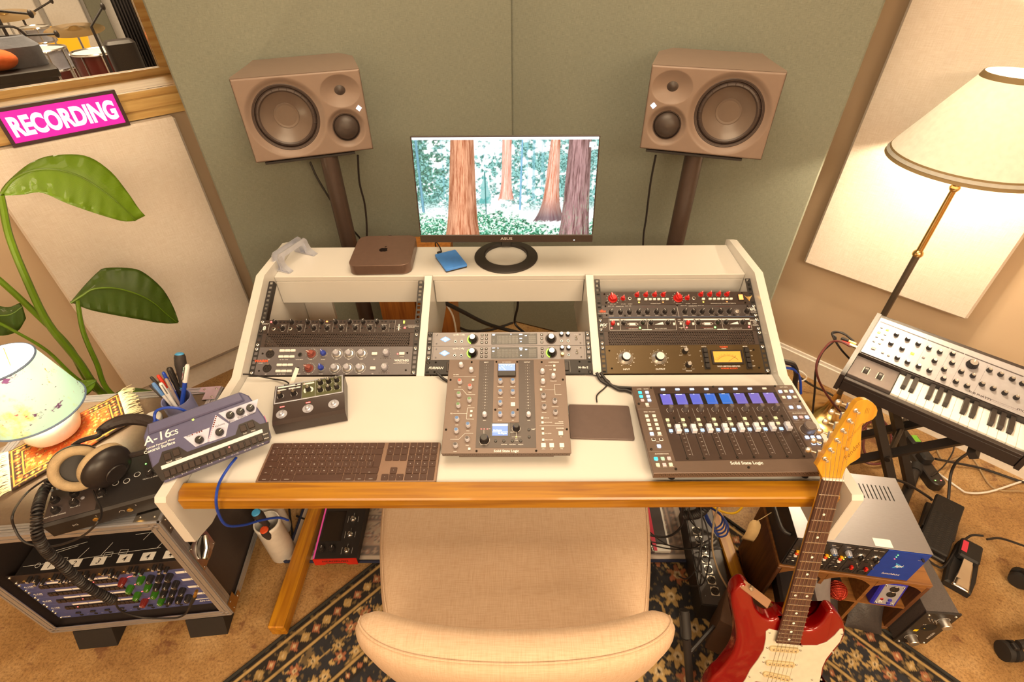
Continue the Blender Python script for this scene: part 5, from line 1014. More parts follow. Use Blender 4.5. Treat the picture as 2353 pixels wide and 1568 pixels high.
# leads behind the controllers
cable('usb_lead', 'black lead lying from the middle rack bay to the fader controller', [(.262, .118, .768), (.275, .095, .757), (.31, .074, .756), (.36, .068, .756), (.43, .066, .756), (.50, .055, .757), (.56, .034, .785)], .0045)
cable('usb_lead', 'black lead dropping from the middle rack bay behind the trackpad', [(.272, .116, .770), (.29, .088, .760), (.315, .064, .756), (.338, .060, .756), (.36, .048, .756), (.40, .043, .760), (.45, .036, .782)], .0045)
p0_ = atz(1372, 925, .757); cable('trackpad_lead', 'thin lead plugged into the back of the trackpad', [(p0_[0], p0_[1]+.003, .755), (p0_[0]+.004, p0_[1]+.03, .754), (p0_[0]+.03, p0_[1]+.06, .753), (p0_[0]+.045, p0_[1]+.085, .753), (p0_[0]+.0, p0_[1]+.11, .754), (p0_[0]-.09, p0_[1]+.115, .754)], .0018)
cable('furman_lead', 'short black lead from the power conditioner under the channel strip controller', [(-.190, .125, .765), (-.165, .105, .756), (-.13, .085, .755), (-.09, .06, .755)], .004)
# ================================================================== LEFT: FLIGHT CASE AND WHAT STANDS ON IT
CW, CDp, CZ0, CZ1 = .540, .484, .070, .600; CANG = R(5.7)
CL = np.array([-.862-CW*math.cos(CANG), -.240-CW*math.sin(CANG)])
FBLK = mat('case_laminate', ph(62, 48, 38), .45, var=(90, .06), bump=(160, .3, .001)); FALU = mat('case_aluminium', ph(206, 190, 168), .32, .75, var=(60, .05)); FCHR = mat('bracket_steel', (.62, .6, .57), .25, 1.0, var=(30, .1))
case = thing('flight_case', 'black rack flight case with aluminium edges beside the desk', 'flight case', (CL[0], CL[1], 0), (0, 0, CANG))
t = .009; e = .030
LIDM = mat('lid_glare_laminate', ph(112, 86, 60), .38, var=(120, .08), bump=(140, .4, .001))  # lamp glare on the case top put into a lighter brown
obj('lid_panel', MB().use(LIDM).box(.006, .006, CZ1-t, CW-.006, CDp-.006, CZ1-.001), case); obj('base_panel', MB().use(FBLK).box(.006, .006, CZ0+.001, CW-.006, CDp-.006, CZ0+t), case)
for x in (.006, CW-.006-t): obj('side_board', MB().use(FBLK).box(x, .006, CZ0+t+.0005, x+t, CDp-.006, CZ1-t-.0005), case)
obj('back_board', MB().use(FBLK).box(.006+t, CDp-.006-t, CZ0+t+.0005, CW-.006-t, CDp-.006, CZ1-t-.0005), case)
def extr(p0, p1, u, v, nm='edge_trim'):
    """angle extrusion with three grooves along p0-p1; u,v are the two flange directions"""
    p0, p1, u, v = (np.array(q, float) for q in (p0, p1, u, v)); mb = MB().use(FALU)
    for a, b in ((u, v), (v, u)):
        for k in range(4):
            w0, w1 = k*e/4, (k+1)*e/4-.0012; hgt = .003 if k % 2 == 0 else .0022; q = []
            for pp in (p0, p1):
                for ww, hh in ((w0, 0), (w1, 0), (w1, hgt), (w0, hgt)): q.append(tuple(pp+a*ww-b*hh))
            mb.add(q, [(0, 1, 2, 3), (7, 6, 5, 4), (0, 4, 5, 1), (1, 5, 6, 2), (2, 6, 7, 3), (3, 7, 4, 0)])
    return obj(nm, mb, case, smooth=False)
for z, s in ((CZ0, 1), (CZ1, -1)):
    extr((0.004, 0, z), (CW-.004, 0, z), (0, 1, 0), (0, 0, s)); extr((.004, CDp, z), (CW-.004, CDp, z), (0, -1, 0), (0, 0, s))
    for x, sx in ((0, 1), (CW, -1)): extr((x, .004, z), (x, CDp-.004, z), (sx, 0, 0), (0, 0, s))
for x, sx in ((0, 1), (CW, -1)):
    for y, sy in ((0, 1), (CDp, -1)): extr((x, y, CZ0+.004), (x, y, CZ1-.004), (sx, 0, 0), (0, sy, 0))
rivet = lth(FCHR, [(3.4, 0), (3, 1.2), (1.6, 2), (0, 2.2)], 12)
def bracket(M, m=FCHR):
    mb = MB().use(m).to(M); mb.prism([(0, 0), (.062, 0), (.062, .022), (.040, .026), (.040, .058), (.0, .058)], 0, .0012); o = obj('corner_bracket', mb, case)
    for x, y in ((.012, .011), (.048, .011), (.014, .046)): q = M @ Vector((x, y, .0012)); r = obj('rivet', rivet, o, tuple(q), M.to_euler())
    return o
bracket(Matrix.Translation((CW-.002, .002, CZ1+.0035)) @ Euler((0, 0, R(90))).to_matrix().to_4x4()); bracket(Matrix.Translation((CW-.002, CDp-.002, CZ1+.0035)) @ Euler((0, 0, R(180))).to_matrix().to_4x4())
M1 = Matrix(((0, 0, 1, CW+.0035), (1, 0, 0, .002), (0, 1, 0, CZ1-.062), (0, 0, 0, 1))); bracket(M1); bracket(Matrix(((0, 0, 1, CW+.0035), (1, 0, 0, .002), (0, 1, 0, CZ0+.003), (0, 0, 0, 1))), mat('bracket_bronze', (.55, .36, .16), .3, 1.0, var=(20, .1)))
# butterfly latch on the side
la = obj('butterfly_latch', MB().use(FCHR).box(CW+.0035, .012, .325, CW+.006, .098, .435, .001), case)
obj('latch_dish', MB().use(STEELD).lathe([(.033, 0), (.033, .001), (.0, .001)], 24, (CW+.0062, .055, .38), 'x'), la); obj('latch_handle', MB().use(FCHR).tube([(CW+.012, .030, .362), (CW+.018, .05, .38), (CW+.012, .078, .40)], .007, 10), la)
mb = MB().use(FCHR); mb.box(CW+.0064, .040, .33, CW+.011, .068, .352, .002); obj('latch_hook', mb, la)
for y, z in ((.02, .332), (.09, .332), (.02, .428), (.09, .428)): obj('rivet', rivet, la, (CW+.006, y, z), (0, R(90), 0))
obj('side_handle', MB().use(STEELD).box(CW+.0015, .20, .47, CW+.010, .34, .57, .003), case); obj('maker_plate', MB().use(ALUPAINT).box(CW+.0035, .40, .50, CW+.0048, .452, .53, .0005), case)
for x in (.060, .395):
    mb = MB().use(RUBBER).to(Matrix(((0, 0, 1, 0), (1, 0, 0, 0), (0, 1, 0, 0), (0, 0, 0, 1)))); mb.prism([(-.030, .0008), (.10, .0008), (.11, CZ0-.004), (-.004, CZ0-.004)], x, x+.115); obj('skid_foot', mb, case)
# ---- gear in the case
def case_unit(name, label, u0, m, top=False):
    z = CZ0+.034+u0*.04445; q = Euler((0, 0, CANG)).to_matrix() @ Vector(((CW-.4826)/2, .024, 0)); d = Dev(name, label, 'rack unit', (CL[0]+q.x, CL[1]+q.y, z), (R(90), 0, CANG), 'rack units in the flight case', (0, 1140, 3.6633))
    d.part('faceplate', B(m, .3, .25, -2.5, 482.3, 44.2, 0, .4)); d.part('chassis', B(BLACKM, 22, 1, -230, 460, 43.2, -2.6, 1))
    for x, y in ((7, 7), (475, 7), (7, 37), (475, 37)): d.part('rack_screw', screwm(NICKEL, 4.6), x, y)
    return d
BLUP = plate_mat('blue_faceplate', ph(92, 90, 122), .45, .2); BIGK = k_line(BKNOB, 9, 22, WHITEP, None, .85, 20, 12); KRED = mat('knob_red_lit', rgb(120, 40, 36), .4); KGRN = mat('knob_green_lit', rgb(50, 110, 20), .4)  # red and green LED light painted onto black knobs
d = case_unit('splitter_unit', 'blue line mixer unit lowest in the flight case', 0, BLUP); d.text(WHITEP, 'AVIOM', 6, 22, 6, bold=.02, shear=.2); d.text(WHITEP, 'AN-16/i', 8, 440, 18, bold=.03, shear=.2)
for k in range(8): d.part('input_jack', jack(BLACK, 5), 70+k*42, 12); d.part('pad_switch', bxm(BLACK, 14, 6, 5, 1), 70+k*42, 30); d.text(WHITEP, '%d-%d' % (2*k+1, 2*k+2), 3, 88+k*42, 10)
d.rect(WHITEP, 405, 33, 470, 38); d.done()
for i in range(4):
    d = case_unit('personal_mixer_unit', 'blue rack mixer with white label strip, %s one above the lowest unit' % ('first', 'second', 'third', 'fourth')[i], 1+i, BLUP)
    d.text(WHITEP, 'A-16R', 7, 24, 22, bold=.03, shear=.2); d.text(WHITEP, 'PERSONAL MIXER', 2, 24, 17); d.part('button_well', B(BLACK, 52, 8, .05, 262, 29, .8, .3)); d.rect(WHITEP, 78, 31, 262, 40)
    for k in range(16): b_ = d.part('channel_button', bxm(DKP, 11, 15, 3, .8), 60+k*13-(3 if k < 2 else 0), 18.5, .8)
    for k in range(3): d.line(BLUP, [(124+k*46, 7), (124+k*46, 41)], 1.2, .9)
    d.part('status_led', lth(LEDR, [(1.8, 0), (0, 1.5)], 8), 90+i*37, 25, 3.9)
    xs = (280, 330, 356, 382, 408)
    for k, x in enumerate(xs): d.part('knob', k_line((KRED if i in (0, 3) else KGRN) if k == 0 else (KGRN if k == 1 else BKNOB), 9, 22, WHITEP, None, .85, 20, 12), x, 20, 0, (0, 0, R(random.uniform(-60, 60))))
    for k in range(8): d.part('meter_led', lth(LEDR if k < 6 else LEDRO, [(1.4, 0), (0, 1)], 8), 292+k*4, 26+k*1.2)
    d.part('green_led', lth(LEDG, [(2, 0), (0, 1.5)], 8), 330, 37); d.rect(WHITEP, 425, 20, 462, 32); d.text(BLACK, str(4-i), 8, 450, 22, .5, bold=.01); d.done()
d = case_unit('headphone_amplifier', 'black headphone amplifier with six groups of knobs, topmost unit in the flight case', 5, DKP)
for g in range(6):
    x0 = 60+g*66
    for x, y in ((0, 32), (17, 33), (9, 14), (26, 14)): d.part('knob', k_line(BKNOB, 5.5, 17, WHITEP, SKIRTM, .85), x0+x, y, 0, (0, 0, R(random.uniform(-60, 60))))
    for k in range(5): d.part('level_led', bxm(LEDGO, 3, 1.6, .7, .2), x0-14, 12+k*5)
    d.part('headphone_jack', jack(GOLD, 4), x0-26 if g else x0-28, 14); d.rect(DIMP, x0-18, 5, x0-8, 6)
d.part('power_light', bxm(LEDR, 7, 4, 1, .4), 462, 28); d.done()
# the top of that amplifier carries a printed block diagram and number cards
zt = CZ0+.034+6*.04445-.0012; Rm = Euler((0, 0, CANG)).to_matrix(); 
def cpt(x, y, z): q = Rm @ Vector((x, y, 0)); return (CL[0]+q.x, CL[1]+q.y, z)
mb = MB().use(WHITEP); sd = d.t
for pts in (((.06, .05), (.24, .060), (.30, .065), (.42, .070)), ((.10, .075), (.18, .10)), ((.10, .085), (.20, .11)), ((.33, .12), (.42, .125), (.46, .17)), ((.36, .10), (.38, .14)), ((.20, .06), (.215, .09)), ((.26, .062), (.275, .10)), ((.41, .07), (.45, .14))): mb.line([(a-(CW-.4826)/2, b-.024) for a, b in pts], .0012, 0)
for x, y in ((.27, .064), (.31, .068), (.15, .06)): mb.line([(x-.03, y-.032), (x-.008, y-.032), (x-.008, y-.018), (x-.03, y-.018), (x-.03, y-.032)], .001, 0)
for x, y in ((.10, .05), (.12, .08), (.40, .13)): mb.ring(x-.03, y-.024, .006, .007, 0)
mb.v = [(v[0], zt-(CZ0+.034+5*.04445)+.0013, -v[1]) for v in mb.v]; obj('block_diagram', mb, sd, kind='stuff')
CARD = mat('white_card', (.82, .80, .77), .7)
for k, (x, n_) in enumerate(((.115, '1'), (.18, '2'), (.245, '3'), (.315, '4'), (.378, '4'), (.44, '4'))):
    c = thing('number_card', 'white card with handwritten '+('one', 'two', 'three', 'four beside the card reading three', 'four between two more cards reading four', 'four nearest the red power light')[k]+' on the headphone amplifier', 'card', cpt(x, .034, zt+.0016), (0, 0, CANG), 'number cards in the flight case'); obj('card', MB().use(CARD).box(0, 0, 0, .036, .024, .0006), c); obj('number', MB().use(BLACK).text(n_, .015, .018, .004, .0009, 'C', .01, .2), c)
rp = thing('ribbed_panel', 'grey panel with white ribs lying inside the flight case', 'panel', cpt(.21, .165, zt+.014), (0, 0, CANG+R(4))); obj('plate', MB().use(ALUPAINT).box(0, 0, -.012, .20, .055, .002, .001), rp); mb = MB()
for k in range(8): obj('rib', MB().use(WHITEP).box(.012+k*.024, .001, .0021, .0145+k*.024, .054, .004), rp)
pg = thing('perforated_plate', 'black perforated plate inside the flight case beside the ribbed panel', 'panel', cpt(.115, .13, zt+.002), (0, 0, CANG+R(-6))); obj('plate', MB().use(VENTM).box(0, 0, 0, .085, .07, .0015), pg); mb = MB().use(HOLE)
for i in range(14):
    for j in range(11): mb.disc(.006+i*.0055+(j % 2)*.0027, .006+j*.0055, .0016, .0018, 6)
obj('holes', mb, pg, kind='stuff')
# ---- small rug with fringes on the case
ZT = CZ1+.0052
def persian(u, v, L, Wd, seed=0, pal=None, fieldc=0):
    """painted carpet: u,v in metres from the corner; L, Wd sizes"""
    P = pal; d = np.minimum(np.minimum(u, L-u), np.minimum(v, Wd-v)); img = np.zeros(u.shape+(3,)); img[:] = P['field']
    def put(m, c): img[m] = c
    n = fbm(u*38, v*38, 3, seed+1); n2 = fbm(u*90, v*90, 2, seed+7); k = P['k']
    def flowers(sc, thr, c1, c2, c3, sd):
        x, y = u*sc, v*sc; ix, iy = np.floor(x), np.floor(y); best = np.full(u.shape, 9.0); ang = np.zeros(u.shape); idn = np.zeros(u.shape)
        for a in (-1, 0, 1):
            for b in (-1, 0, 1):
                cx, cy = ix+a, iy+b; h1 = np.sin(cx*12.9898+cy*78.233+sd)*43758.5; h1 -= np.floor(h1); h2 = np.sin(cx*39.3+cy*11.1+sd)*24634.6; h2 -= np.floor(h2)
                dx, dy = x-(cx+.5+(h1-.5)*.7), y-(cy+.5+(h2-.5)*.7); r = np.hypot(dx, dy); m = r < best; best = np.where(m, r, best); ang = np.where(m, np.arctan2(dy, dx), ang); idn = np.where(m, h1, idn)
        pet = .30*(1+.32*np.cos(6*ang+idn*6)); put((best < pet+.06), P['dark']); put(best < pet, c1); put((best < pet) & (idn > .5), c2); put(best < .14, c3); put(best < .06, P['dark'])
        vine = np.abs(fbm(x*.9, y*.9, 2, sd)-.5) < .028; put(vine & (best > pet+.06), P['gold'])
    field = d > k*6.2
    flowers(1/(k*2.2), .3, P['rust'], P['gold'], P['cream'], 3.1+seed); m0 = np.array(img)
    img[:] = P['field']; flowers(1/(k*1.25), .3, P['rust'], P['gold'], P['cream'], 8.3+seed); m1 = np.array(img)
    img[:] = m0; bd = (d < k*6.2); img[bd] = m1[bd]
    s_ = np.where(np.minimum(u, L-u) < np.minimum(v, Wd-v), v, u)
    for a, b, c in ((0, .35, 'dark'), (.35, .6, 'gold'), (.6, .75, 'dark'), (1.75, 1.9, 'dark'), (1.9, 2.1, 'gold'), (2.1, 2.25, 'dark'), (5.0, 5.15, 'dark'), (5.15, 5.35, 'gold'), (5.35, 5.5, 'dark'), (6.05, 6.2, 'dark')): put((d >= a*k) & (d < b*k), P[c])
    for a, b in ((.75, 1.75), (5.5, 6.05)):
        m = (d >= a*k) & (d < b*k); ph_ = np.floor(s_/(k*(b-a)*.9)); q = np.abs((s_/(k*(b-a)*.9)) % 1-.5)+np.abs((d/k-a)/(b-a)-.5)
        put(m, P['dark']); put(m & (q < .42) & (ph_ % 2 == 0), P['rust']); put(m & (q < .42) & (ph_ % 2 == 1), P['gold']); put(m & (q < .15), P['cream'])
    sp = n2 > .66; img[sp] = img[sp]*.55+np.array(P['gold'])*.3
    return img*(.72+.56*n[..., None])
RUGM = mat('carpet_pile', (.5, .4, .3), .95, attr='paint', bump=(900, .6, .002))
zA = lambda a, b: (a/4.126, 880+b/4.126)
rb, lf, lb = atz(*zA(1130, 118), ZT), atz(*zA(115, 1030), ZT), atz(*zA(85, 660), ZT); rf = rb+(lf-lb)*.95
small = thing('table_rug', 'small orange woven rug with cream fringes on the flight case', 'rug', (float(lf[0]), float(lf[1]), ZT)); ex = np.array([rf[0]-lf[0], rf[1]-lf[1]]); ey = np.array([lb[0]-lf[0], lb[1]-lf[1]]); Ls, Ws = float(np.linalg.norm(ex)), float(np.linalg.norm(ey))
pal = dict(field=rgb(196, 84, 26), dark=rgb(52, 34, 26), gold=rgb(214, 150, 62), rust=rgb(184, 78, 24), cream=rgb(220, 196, 140), k=.016)
nx, ny = 170, 90; uu, vv = np.meshgrid(np.linspace(0, 1, nx+1), np.linspace(0, 1, ny+1)); cols = persian(uu*Ls, vv*Ws, Ls, Ws, 5, pal); cols = np.where((np.abs(uu-.5) < .2)[..., None] & (vv > -1)[..., None], cols*.55+np.array(rgb(206, 76, 22))*.45, cols)
def rsurf(u, v): return np.stack([u*ex[0]+v*ey[0], u*ex[1]+v*ey[1], .0045+.0012*np.sin(u*9+v*3)-.004*(np.minimum(np.minimum(u, 1-u), np.minimum(v, 1-v)) < .004)], -1)
colour_grid('woven_field', nx, ny, rsurf, cols, RUGM, small)
FRG = mat('cream_fringe', ph(240, 212, 150), .9); mb = MB().use(FRG); rr = random.Random(3)
for end in (0, 1):
    for k in range(70):
        v = (k+.5)/70; b0 = np.array([end*ex[0]+v*ey[0], end*ex[1]+v*ey[1]]); dr = ex/Ls*(1 if end else -1); sd_ = ey/Ws; ln = .032+rr.random()*.016; j = (rr.random()-.5)*.018
        mb.tube([(b0[0], b0[1], .004), tuple(b0+dr*ln*.4+sd_*j*.5)+(.0075+rr.random()*.003,), tuple(b0+dr*ln*.8+sd_*j)+(.003+rr.random()*.003,), tuple(b0+dr*ln+sd_*j*1.6)+(.0018,)], .0012, 4)
obj('fringe', mb, small, kind='stuff')
# ---- table lamp
LX, LY = -1.300, .040
tl = thing('table_lamp', 'table lamp with pale blue paint splashed shade on the small rug', 'lamp', (LX, LY, ZT+.0065))
CER = mat('cream_ceramic', ph(240, 214, 176), .3); b0 = ZT+.0065
obj('base', MB().use(CER).lathe([(.046, 0), (.062, .010), (.070, .030), (.066, .055), (.045, .078), (.020, .090), (.012, .094)], 40), tl); obj('stem', MB().use(BRASS).lathe([(.009, .0935), (.009, .175), (.013, .178), (.013, .20), (.004, .205)], 16), tl)
SH = mat('lamp_shade_pale', (.55, .72, .72), .8); sn = SH.node_tree; N = sn.nodes; L = sn.links; bs = N['Principled BSDF']; bs.inputs['Transmission Weight'].default_value = 0
tcn = N.new('ShaderNodeTexCoord')
def splash(scale, col, lo, hi, prev, st=(1, 1, 1)):
    mp = N.new('ShaderNodeMapping'); mp.inputs['Scale'].default_value = st; mp.inputs['Location'].default_value = (scale*.37, scale*.11, 0); L.new(tcn.outputs['Object'], mp.inputs['Vector']); n = N.new('ShaderNodeTexNoise'); n.inputs['Scale'].default_value = scale; n.inputs['Detail'].default_value = 6; n.inputs['Roughness'].default_value = .7; L.new(mp.outputs['Vector'], n.inputs['Vector'])
    r = N.new('ShaderNodeMapRange'); r.inputs[1].default_value = lo; r.inputs[2].default_value = hi; L.new(n.outputs['Fac'], r.inputs[0]); m = N.new('ShaderNodeMix'); m.data_type = 'RGBA'; m.inputs[7].default_value = (*col, 1); L.new(r.outputs[0], m.inputs[0])
    if prev is None: m.inputs[6].default_value = (.60, .76, .74, 1)
    else: L.new(prev, m.inputs[6])
    return m.outputs[2]
cs = splash(9, rgb(206, 212, 130), .54, .68, None); cs = splash(14, rgb(126, 96, 130), .60, .63, cs, (1, 1, 2.2)); cs = splash(17, rgb(190, 120, 130), .63, .66, cs); cs = splash(21, rgb(180, 150, 40), .66, .68, cs, (1, 2, 1)); L.new(cs, bs.inputs['Base Color'])
tr = N.new('ShaderNodeBsdfTranslucent'); L.new(cs, tr.inputs['Color']); mx = N.new('ShaderNodeMixShader'); mx.inputs[0].default_value = .45; L.new(bs.outputs[0], mx.inputs[1]); L.new(tr.outputs[0], mx.inputs[2]); L.new(mx.outputs[0], N['Material Output'].inputs['Surface'])
def open_cone(m, r0, z0, r1, z1, n=64, th=.0012):
    mb = MB().use(m); vs = []; 
    for r, z in ((r0, z0), (r1, z1), (r1-th, z1), (r0-th, z0)): vs += [(r*math.cos(2*PI*i/n), r*math.sin(2*PI*i/n), z) for i in range(n)]
    fs = [(k*n+i, k*n+(i+1) % n, ((k+1) % 4)*n+(i+1) % n, ((k+1) % 4)*n+i) for k in range(4) for i in range(n)]; mb.add(vs, fs); return mb
shd = obj('lamp_shade', open_cone(SH, .1165, .716-b0, .080, .886-b0, th=.0004), tl)
RIM = mat('shade_rim', ph(120, 130, 140), .6)
for r, z in ((.1168, .717-b0), (.0803, .885-b0)): obj('rim', MB().use(RIM).tube([(r*math.cos(a), r*math.sin(a), z) for a in np.linspace(0, 2*PI, 49)[:-1]], .0028, 6, True), shd)
mb = MB().use(BRASS)
for a in (0, 120, 240): mb.tube([(.012*math.cos(R(a)), .012*math.sin(R(a)), .19), (.079*math.cos(R(a)), .079*math.sin(R(a)), .879-b0)], .0015, 5)
obj('shade_spider', mb, tl); obj('bulb', MB().use(glow('bulb_warm', (1, .82, .5), 30)).ball((0, 0, .236), .022, 16, 10), tl)
point('table_lamp_light', (LX, LY, b0+.236), .03, 22.0)
# ---- talkback interface box
q = [atz(*zA(*p), ZT+.055) for p in ((400, 1345), (1555, 1030), (415, 855))]; v1 = q[1]-q[0]; v2 = q[2]-q[0]; iw, idp = float(np.linalg.norm(v1[:2])), float(np.linalg.norm(v2[:2])); ia = math.atan2(v1[1], v1[0])
d = Dev('talkback_interface', 'black audio interface with knobs and headphone jacks on the flight case', 'audio interface', (float(q[0][0]), float(q[0][1]), ZT+.0555), (R(5), 0, ia), None, (0, 880, 4.126)); IW, ID = iw*1000, min(idp*1000, 150)
M = Matrix(((0, 0, 1, 0), (1, 0, 0, 0), (0, 1, 0, 0), (0, 0, 0, 1))); mb = MB().use(BLACKM).to(M); mb.prism([(-.006, -.051), (ID*.001, -.0645), (ID*.001, -.001), (0, -.0005), (-.006, -.007)], 0, iw); d.part('housing', mb); d.part('top_panel', B(mat('interface_grey', ph(84, 66, 54), .4, .2), 1, 2, -.4, IW*.42, ID-2, .4, .2)); d.part('top_panel_black', B(BLACKM, IW*.42+.3, 2, -.4, IW-1, ID-2, .4, .2))
for x, y in ((505, 1100), (510, 1195), (690, 1040), (685, 1125), (940, 1025), (1405, 850)): a, b = d.L(x, y, 12); d.part('knob', k_line(BKNOB, 8.5, 13, WHITEP, None, .85, 20, 14), a, b, .4, (0, 0, R(random.uniform(-50, 50)))); d.ticks(DIMP, a, b, 10.5, 11.5, 11, .5, z=.6)
for x, y in ((1095, 950), (1200, 930), (1300, 868)): a, b = d.L(x, y, 1); d.p(WHITEP).ring(a*.001, b*.001, .0062, .0075, .0006, 20); d.part('round_button', lth(BLACK, [(6, 0), (6, 1), (0, 1.4)], 18), a, b, .4)
for x, y in ((485, 1020), (548, 1000), (782, 1090), (780, 1005)): a, b = d.L(x, y, 2); d.part('round_key', lth(ALUPAINT, [(4.4, 0), (4.4, 1.4), (3, 2), (0, 2)], 14), a, b, .4)
for x, y, m_ in ((1383, 770, LEDG), (930, 972, LEDW)): a, b = d.L(x, y); d.part('led', lth(m_, [(2, 0), (0, 1.4)], 10), a, b, .4)
for t_, x, y, s_ in (('LEVEL', 945, 1092, 4), ('DIRECT MONITORING', 515, 1268, 3.4), ('PHONES 2', 712, 1180, 3.4), ('TALKBACK LEVEL', 1425, 905, 3.2)): a, b = d.L(x, y); d.text(WHITEP, t_, s_, a, b, .6)
for x in (.56*0+.115, .20): mb = MB().use(GOLD).lathe([(.0068, 0), (.0068, .002), (.005, .003), (.0042, .003)], 18, (x*iw/.30, -.0061, -.028), 'y'); mb.v = [(v[0], -.0122-(v[1]), v[2]) for v in mb.v]; d.part('headphone_jack', mb)
mb = MB().use(WHITEP); mb.text('S/G', .006, .055, -.031, 0, 'C'); mb.text('1', .005, .105, -.018, 0, 'C'); mb.text('2', .005, .190, -.018, 0, 'C'); mb.ring(.155, -.028, .0055, .0063, 0, 14, 0, PI); mb.v = [(v[0], -.0064, v[1]) for v in mb.v]; d.part('front_markings', mb, kind='stuff'); d.done()
# ---- headphones
VEL = mat('velour_pad', ph(196, 158, 106), .95, var=(60, .12), bump=(400, .7, .002)); HPB = mat('headphone_black', ph(44, 34, 28), .38)
hp = thing('headphones', 'black headphones with beige velour ear pads lying on the interface', 'headphones', (0, 0, 0)); c1 = atz(*zA(735, 800), .718); c2 = atz(*zA(1015, 800), .724); cm = (c1+c2)/2; hp.location = tuple(cm); 
def cup(cn, nrm, nm):
    z = Vector(nrm).normalized(); Mq = Matrix.Translation(Vector(cn)-Vector(cm)) @ z.to_track_quat('Z', 'Y').to_matrix().to_4x4() @ Matrix.Scale(1.22, 4)
    pad = MB().use(VEL).to(Mq); pr = [(.028+.0095*math.cos(a)*1.0+.0085, .010*math.sin(a)+.014) for a in np.linspace(PI, -PI, 17)]; pad.lathe([(r, zz) for r, zz in pr], 44, cap=False)
    sh_ = MB().use(HPB).to(Mq).lathe([(.046, .006), (.047, .001), (.045, -.006), (.038, -.016), (.026, -.022), (.012, -.024), (0, -.0245)], 40)
    shl = obj('ear_cup', sh_, hp, label='black shell'); obj('ear_pad', pad, shl); obj('driver_cloth', MB().use(BLACKM).to(Mq).lathe([(.040, .008), (.024, .0075), (0, .007)], 30), shl); obj('cup_badge', MB().use(HPB).to(Mq).lathe([(.020, -.0245), (.019, -.0265), (0, -.0268)], 30), shl)
    mt_ = MB().use(WHITEP).to(Mq); mt_.text('DT 770 PRO', .0055, 0, -.0355, 0, 'C', .01); mt_.v = mt_.v; return Mq
n1 = (.62, -.62, .48); n2 = (-.72, .35, .20)
Mq1 = cup(c1, n1, 0); Mq2 = cup(c2, n2, 1)
hb = [atz(*zA(690, 600), .752), atz(*zA(780, 545), .758), atz(*zA(930, 500), .756), atz(*zA(960, 450), .752), atz(*zA(1080, 385), .748), atz(*zA(1250, 345), .745), atz(*zA(1420, 370), .737), atz(*zA(1500, 440), .730), atz(*zA(1480, 560), .726), atz(*zA(1380, 650), .724), atz(*zA(1240, 690), .722)]
pts = [tuple(p-cm) for p in hb]; sp_ = spl(pts, 5); obj('headband', MB().use(mat('headband_leather', ph(52, 38, 30), .5, bump=(120, .5, .003))).tube(sp_[14:38], [.010+.006*math.sin(PI*k/23) for k in range(24)], 10), hp); obj('yoke', MB().use(HPB).tube(sp_[:15], .006, 8), hp); obj('yoke', MB().use(HPB).tube(sp_[37:], .007, 8), hp)
# ---- headphone lead: straight part, coil, plug
def fp(a, b, y): return tuple(aty(a, b, y))
cpath = spl([tuple(atz(122, 1098, .700)), tuple(atz(100, 1130, .690)), fp(88, 1165, -.285), fp(84, 1200, -.315), fp(88, 1235, -.335), fp(108, 1268, -.335), fp(145, 1300, -.338), fp(195, 1345, -.338), fp(262, 1382, -.335)], 30)
mb = MB().use(CABLE); P = [Vector(p) for p in cpath]; acc = [0.0]
for a, b in zip(P[:-1], P[1:]): acc.append(acc[-1]+(b-a).length)
N_ = 1200; hel = []; u = Vector((0, 0, 1)); tot = acc[-1]
for k in range(N_):
    s_ = tot*k/(N_-1); i = min(int(np.searchsorted(acc, s_, 'right'))-1, len(P)-2); f_ = (s_-acc[i])/max(1e-9, acc[i+1]-acc[i]); p = P[i].lerp(P[i+1], f_); T = (P[min(i+2, len(P)-1)]-P[max(i-1, 0)]).normalized(); u = (u-T*u.dot(T)).normalized(); w_ = T.cross(u); a = 2*PI*s_/.0072; hel.append(tuple(p+(u*math.cos(a)+w_*math.sin(a))*.0092))
mb.tube(hel, .0029, 5); hl = thing('headphone_lead', 'coiled black headphone lead hanging in front of the flight case', 'cable', (0, 0, 0)); obj('coil', mb, hl)
tail = spl([hel[-1], fp(268, 1392, -.333), fp(285, 1408, -.333), fp(330, 1420, -.330), fp(400, 1421, -.325), fp(425, 1412, -.318), fp(436, 1395, -.312)], 6); obj('tail', MB().use(CABLE).tube(tail, .0026, 7), hl)
pj0, pj1, pj2 = (Vector(fp(*q_)) for q_ in ((436, 1395, -.312), (447, 1372, -.306), (452, 1358, -.302))); obj('jack_plug', MB().use(RUBBER).tube([pj0, pj1], [.0035, .0062], 10).use(GOLD).tube([pj1, pj2], [.0045, .0042], 10), hl, kind='stuff')
cable('thin_audio_lead', 'thin black lead looping over the front of the flight case', [tuple(atz(214, 1128, .685)), tuple(atz(222, 1148, .68)), fp(233, 1175, -.262), fp(225, 1200, -.318), fp(185, 1235, -.332), fp(120, 1256, -.332), fp(60, 1248, -.33), fp(34, 1215, -.31), fp(30, 1180, -.29), tuple(atz(60, 1135, .628)), tuple(atz(100, 1105, .664)), tuple(atz(122, 1098, .69))], .0026)
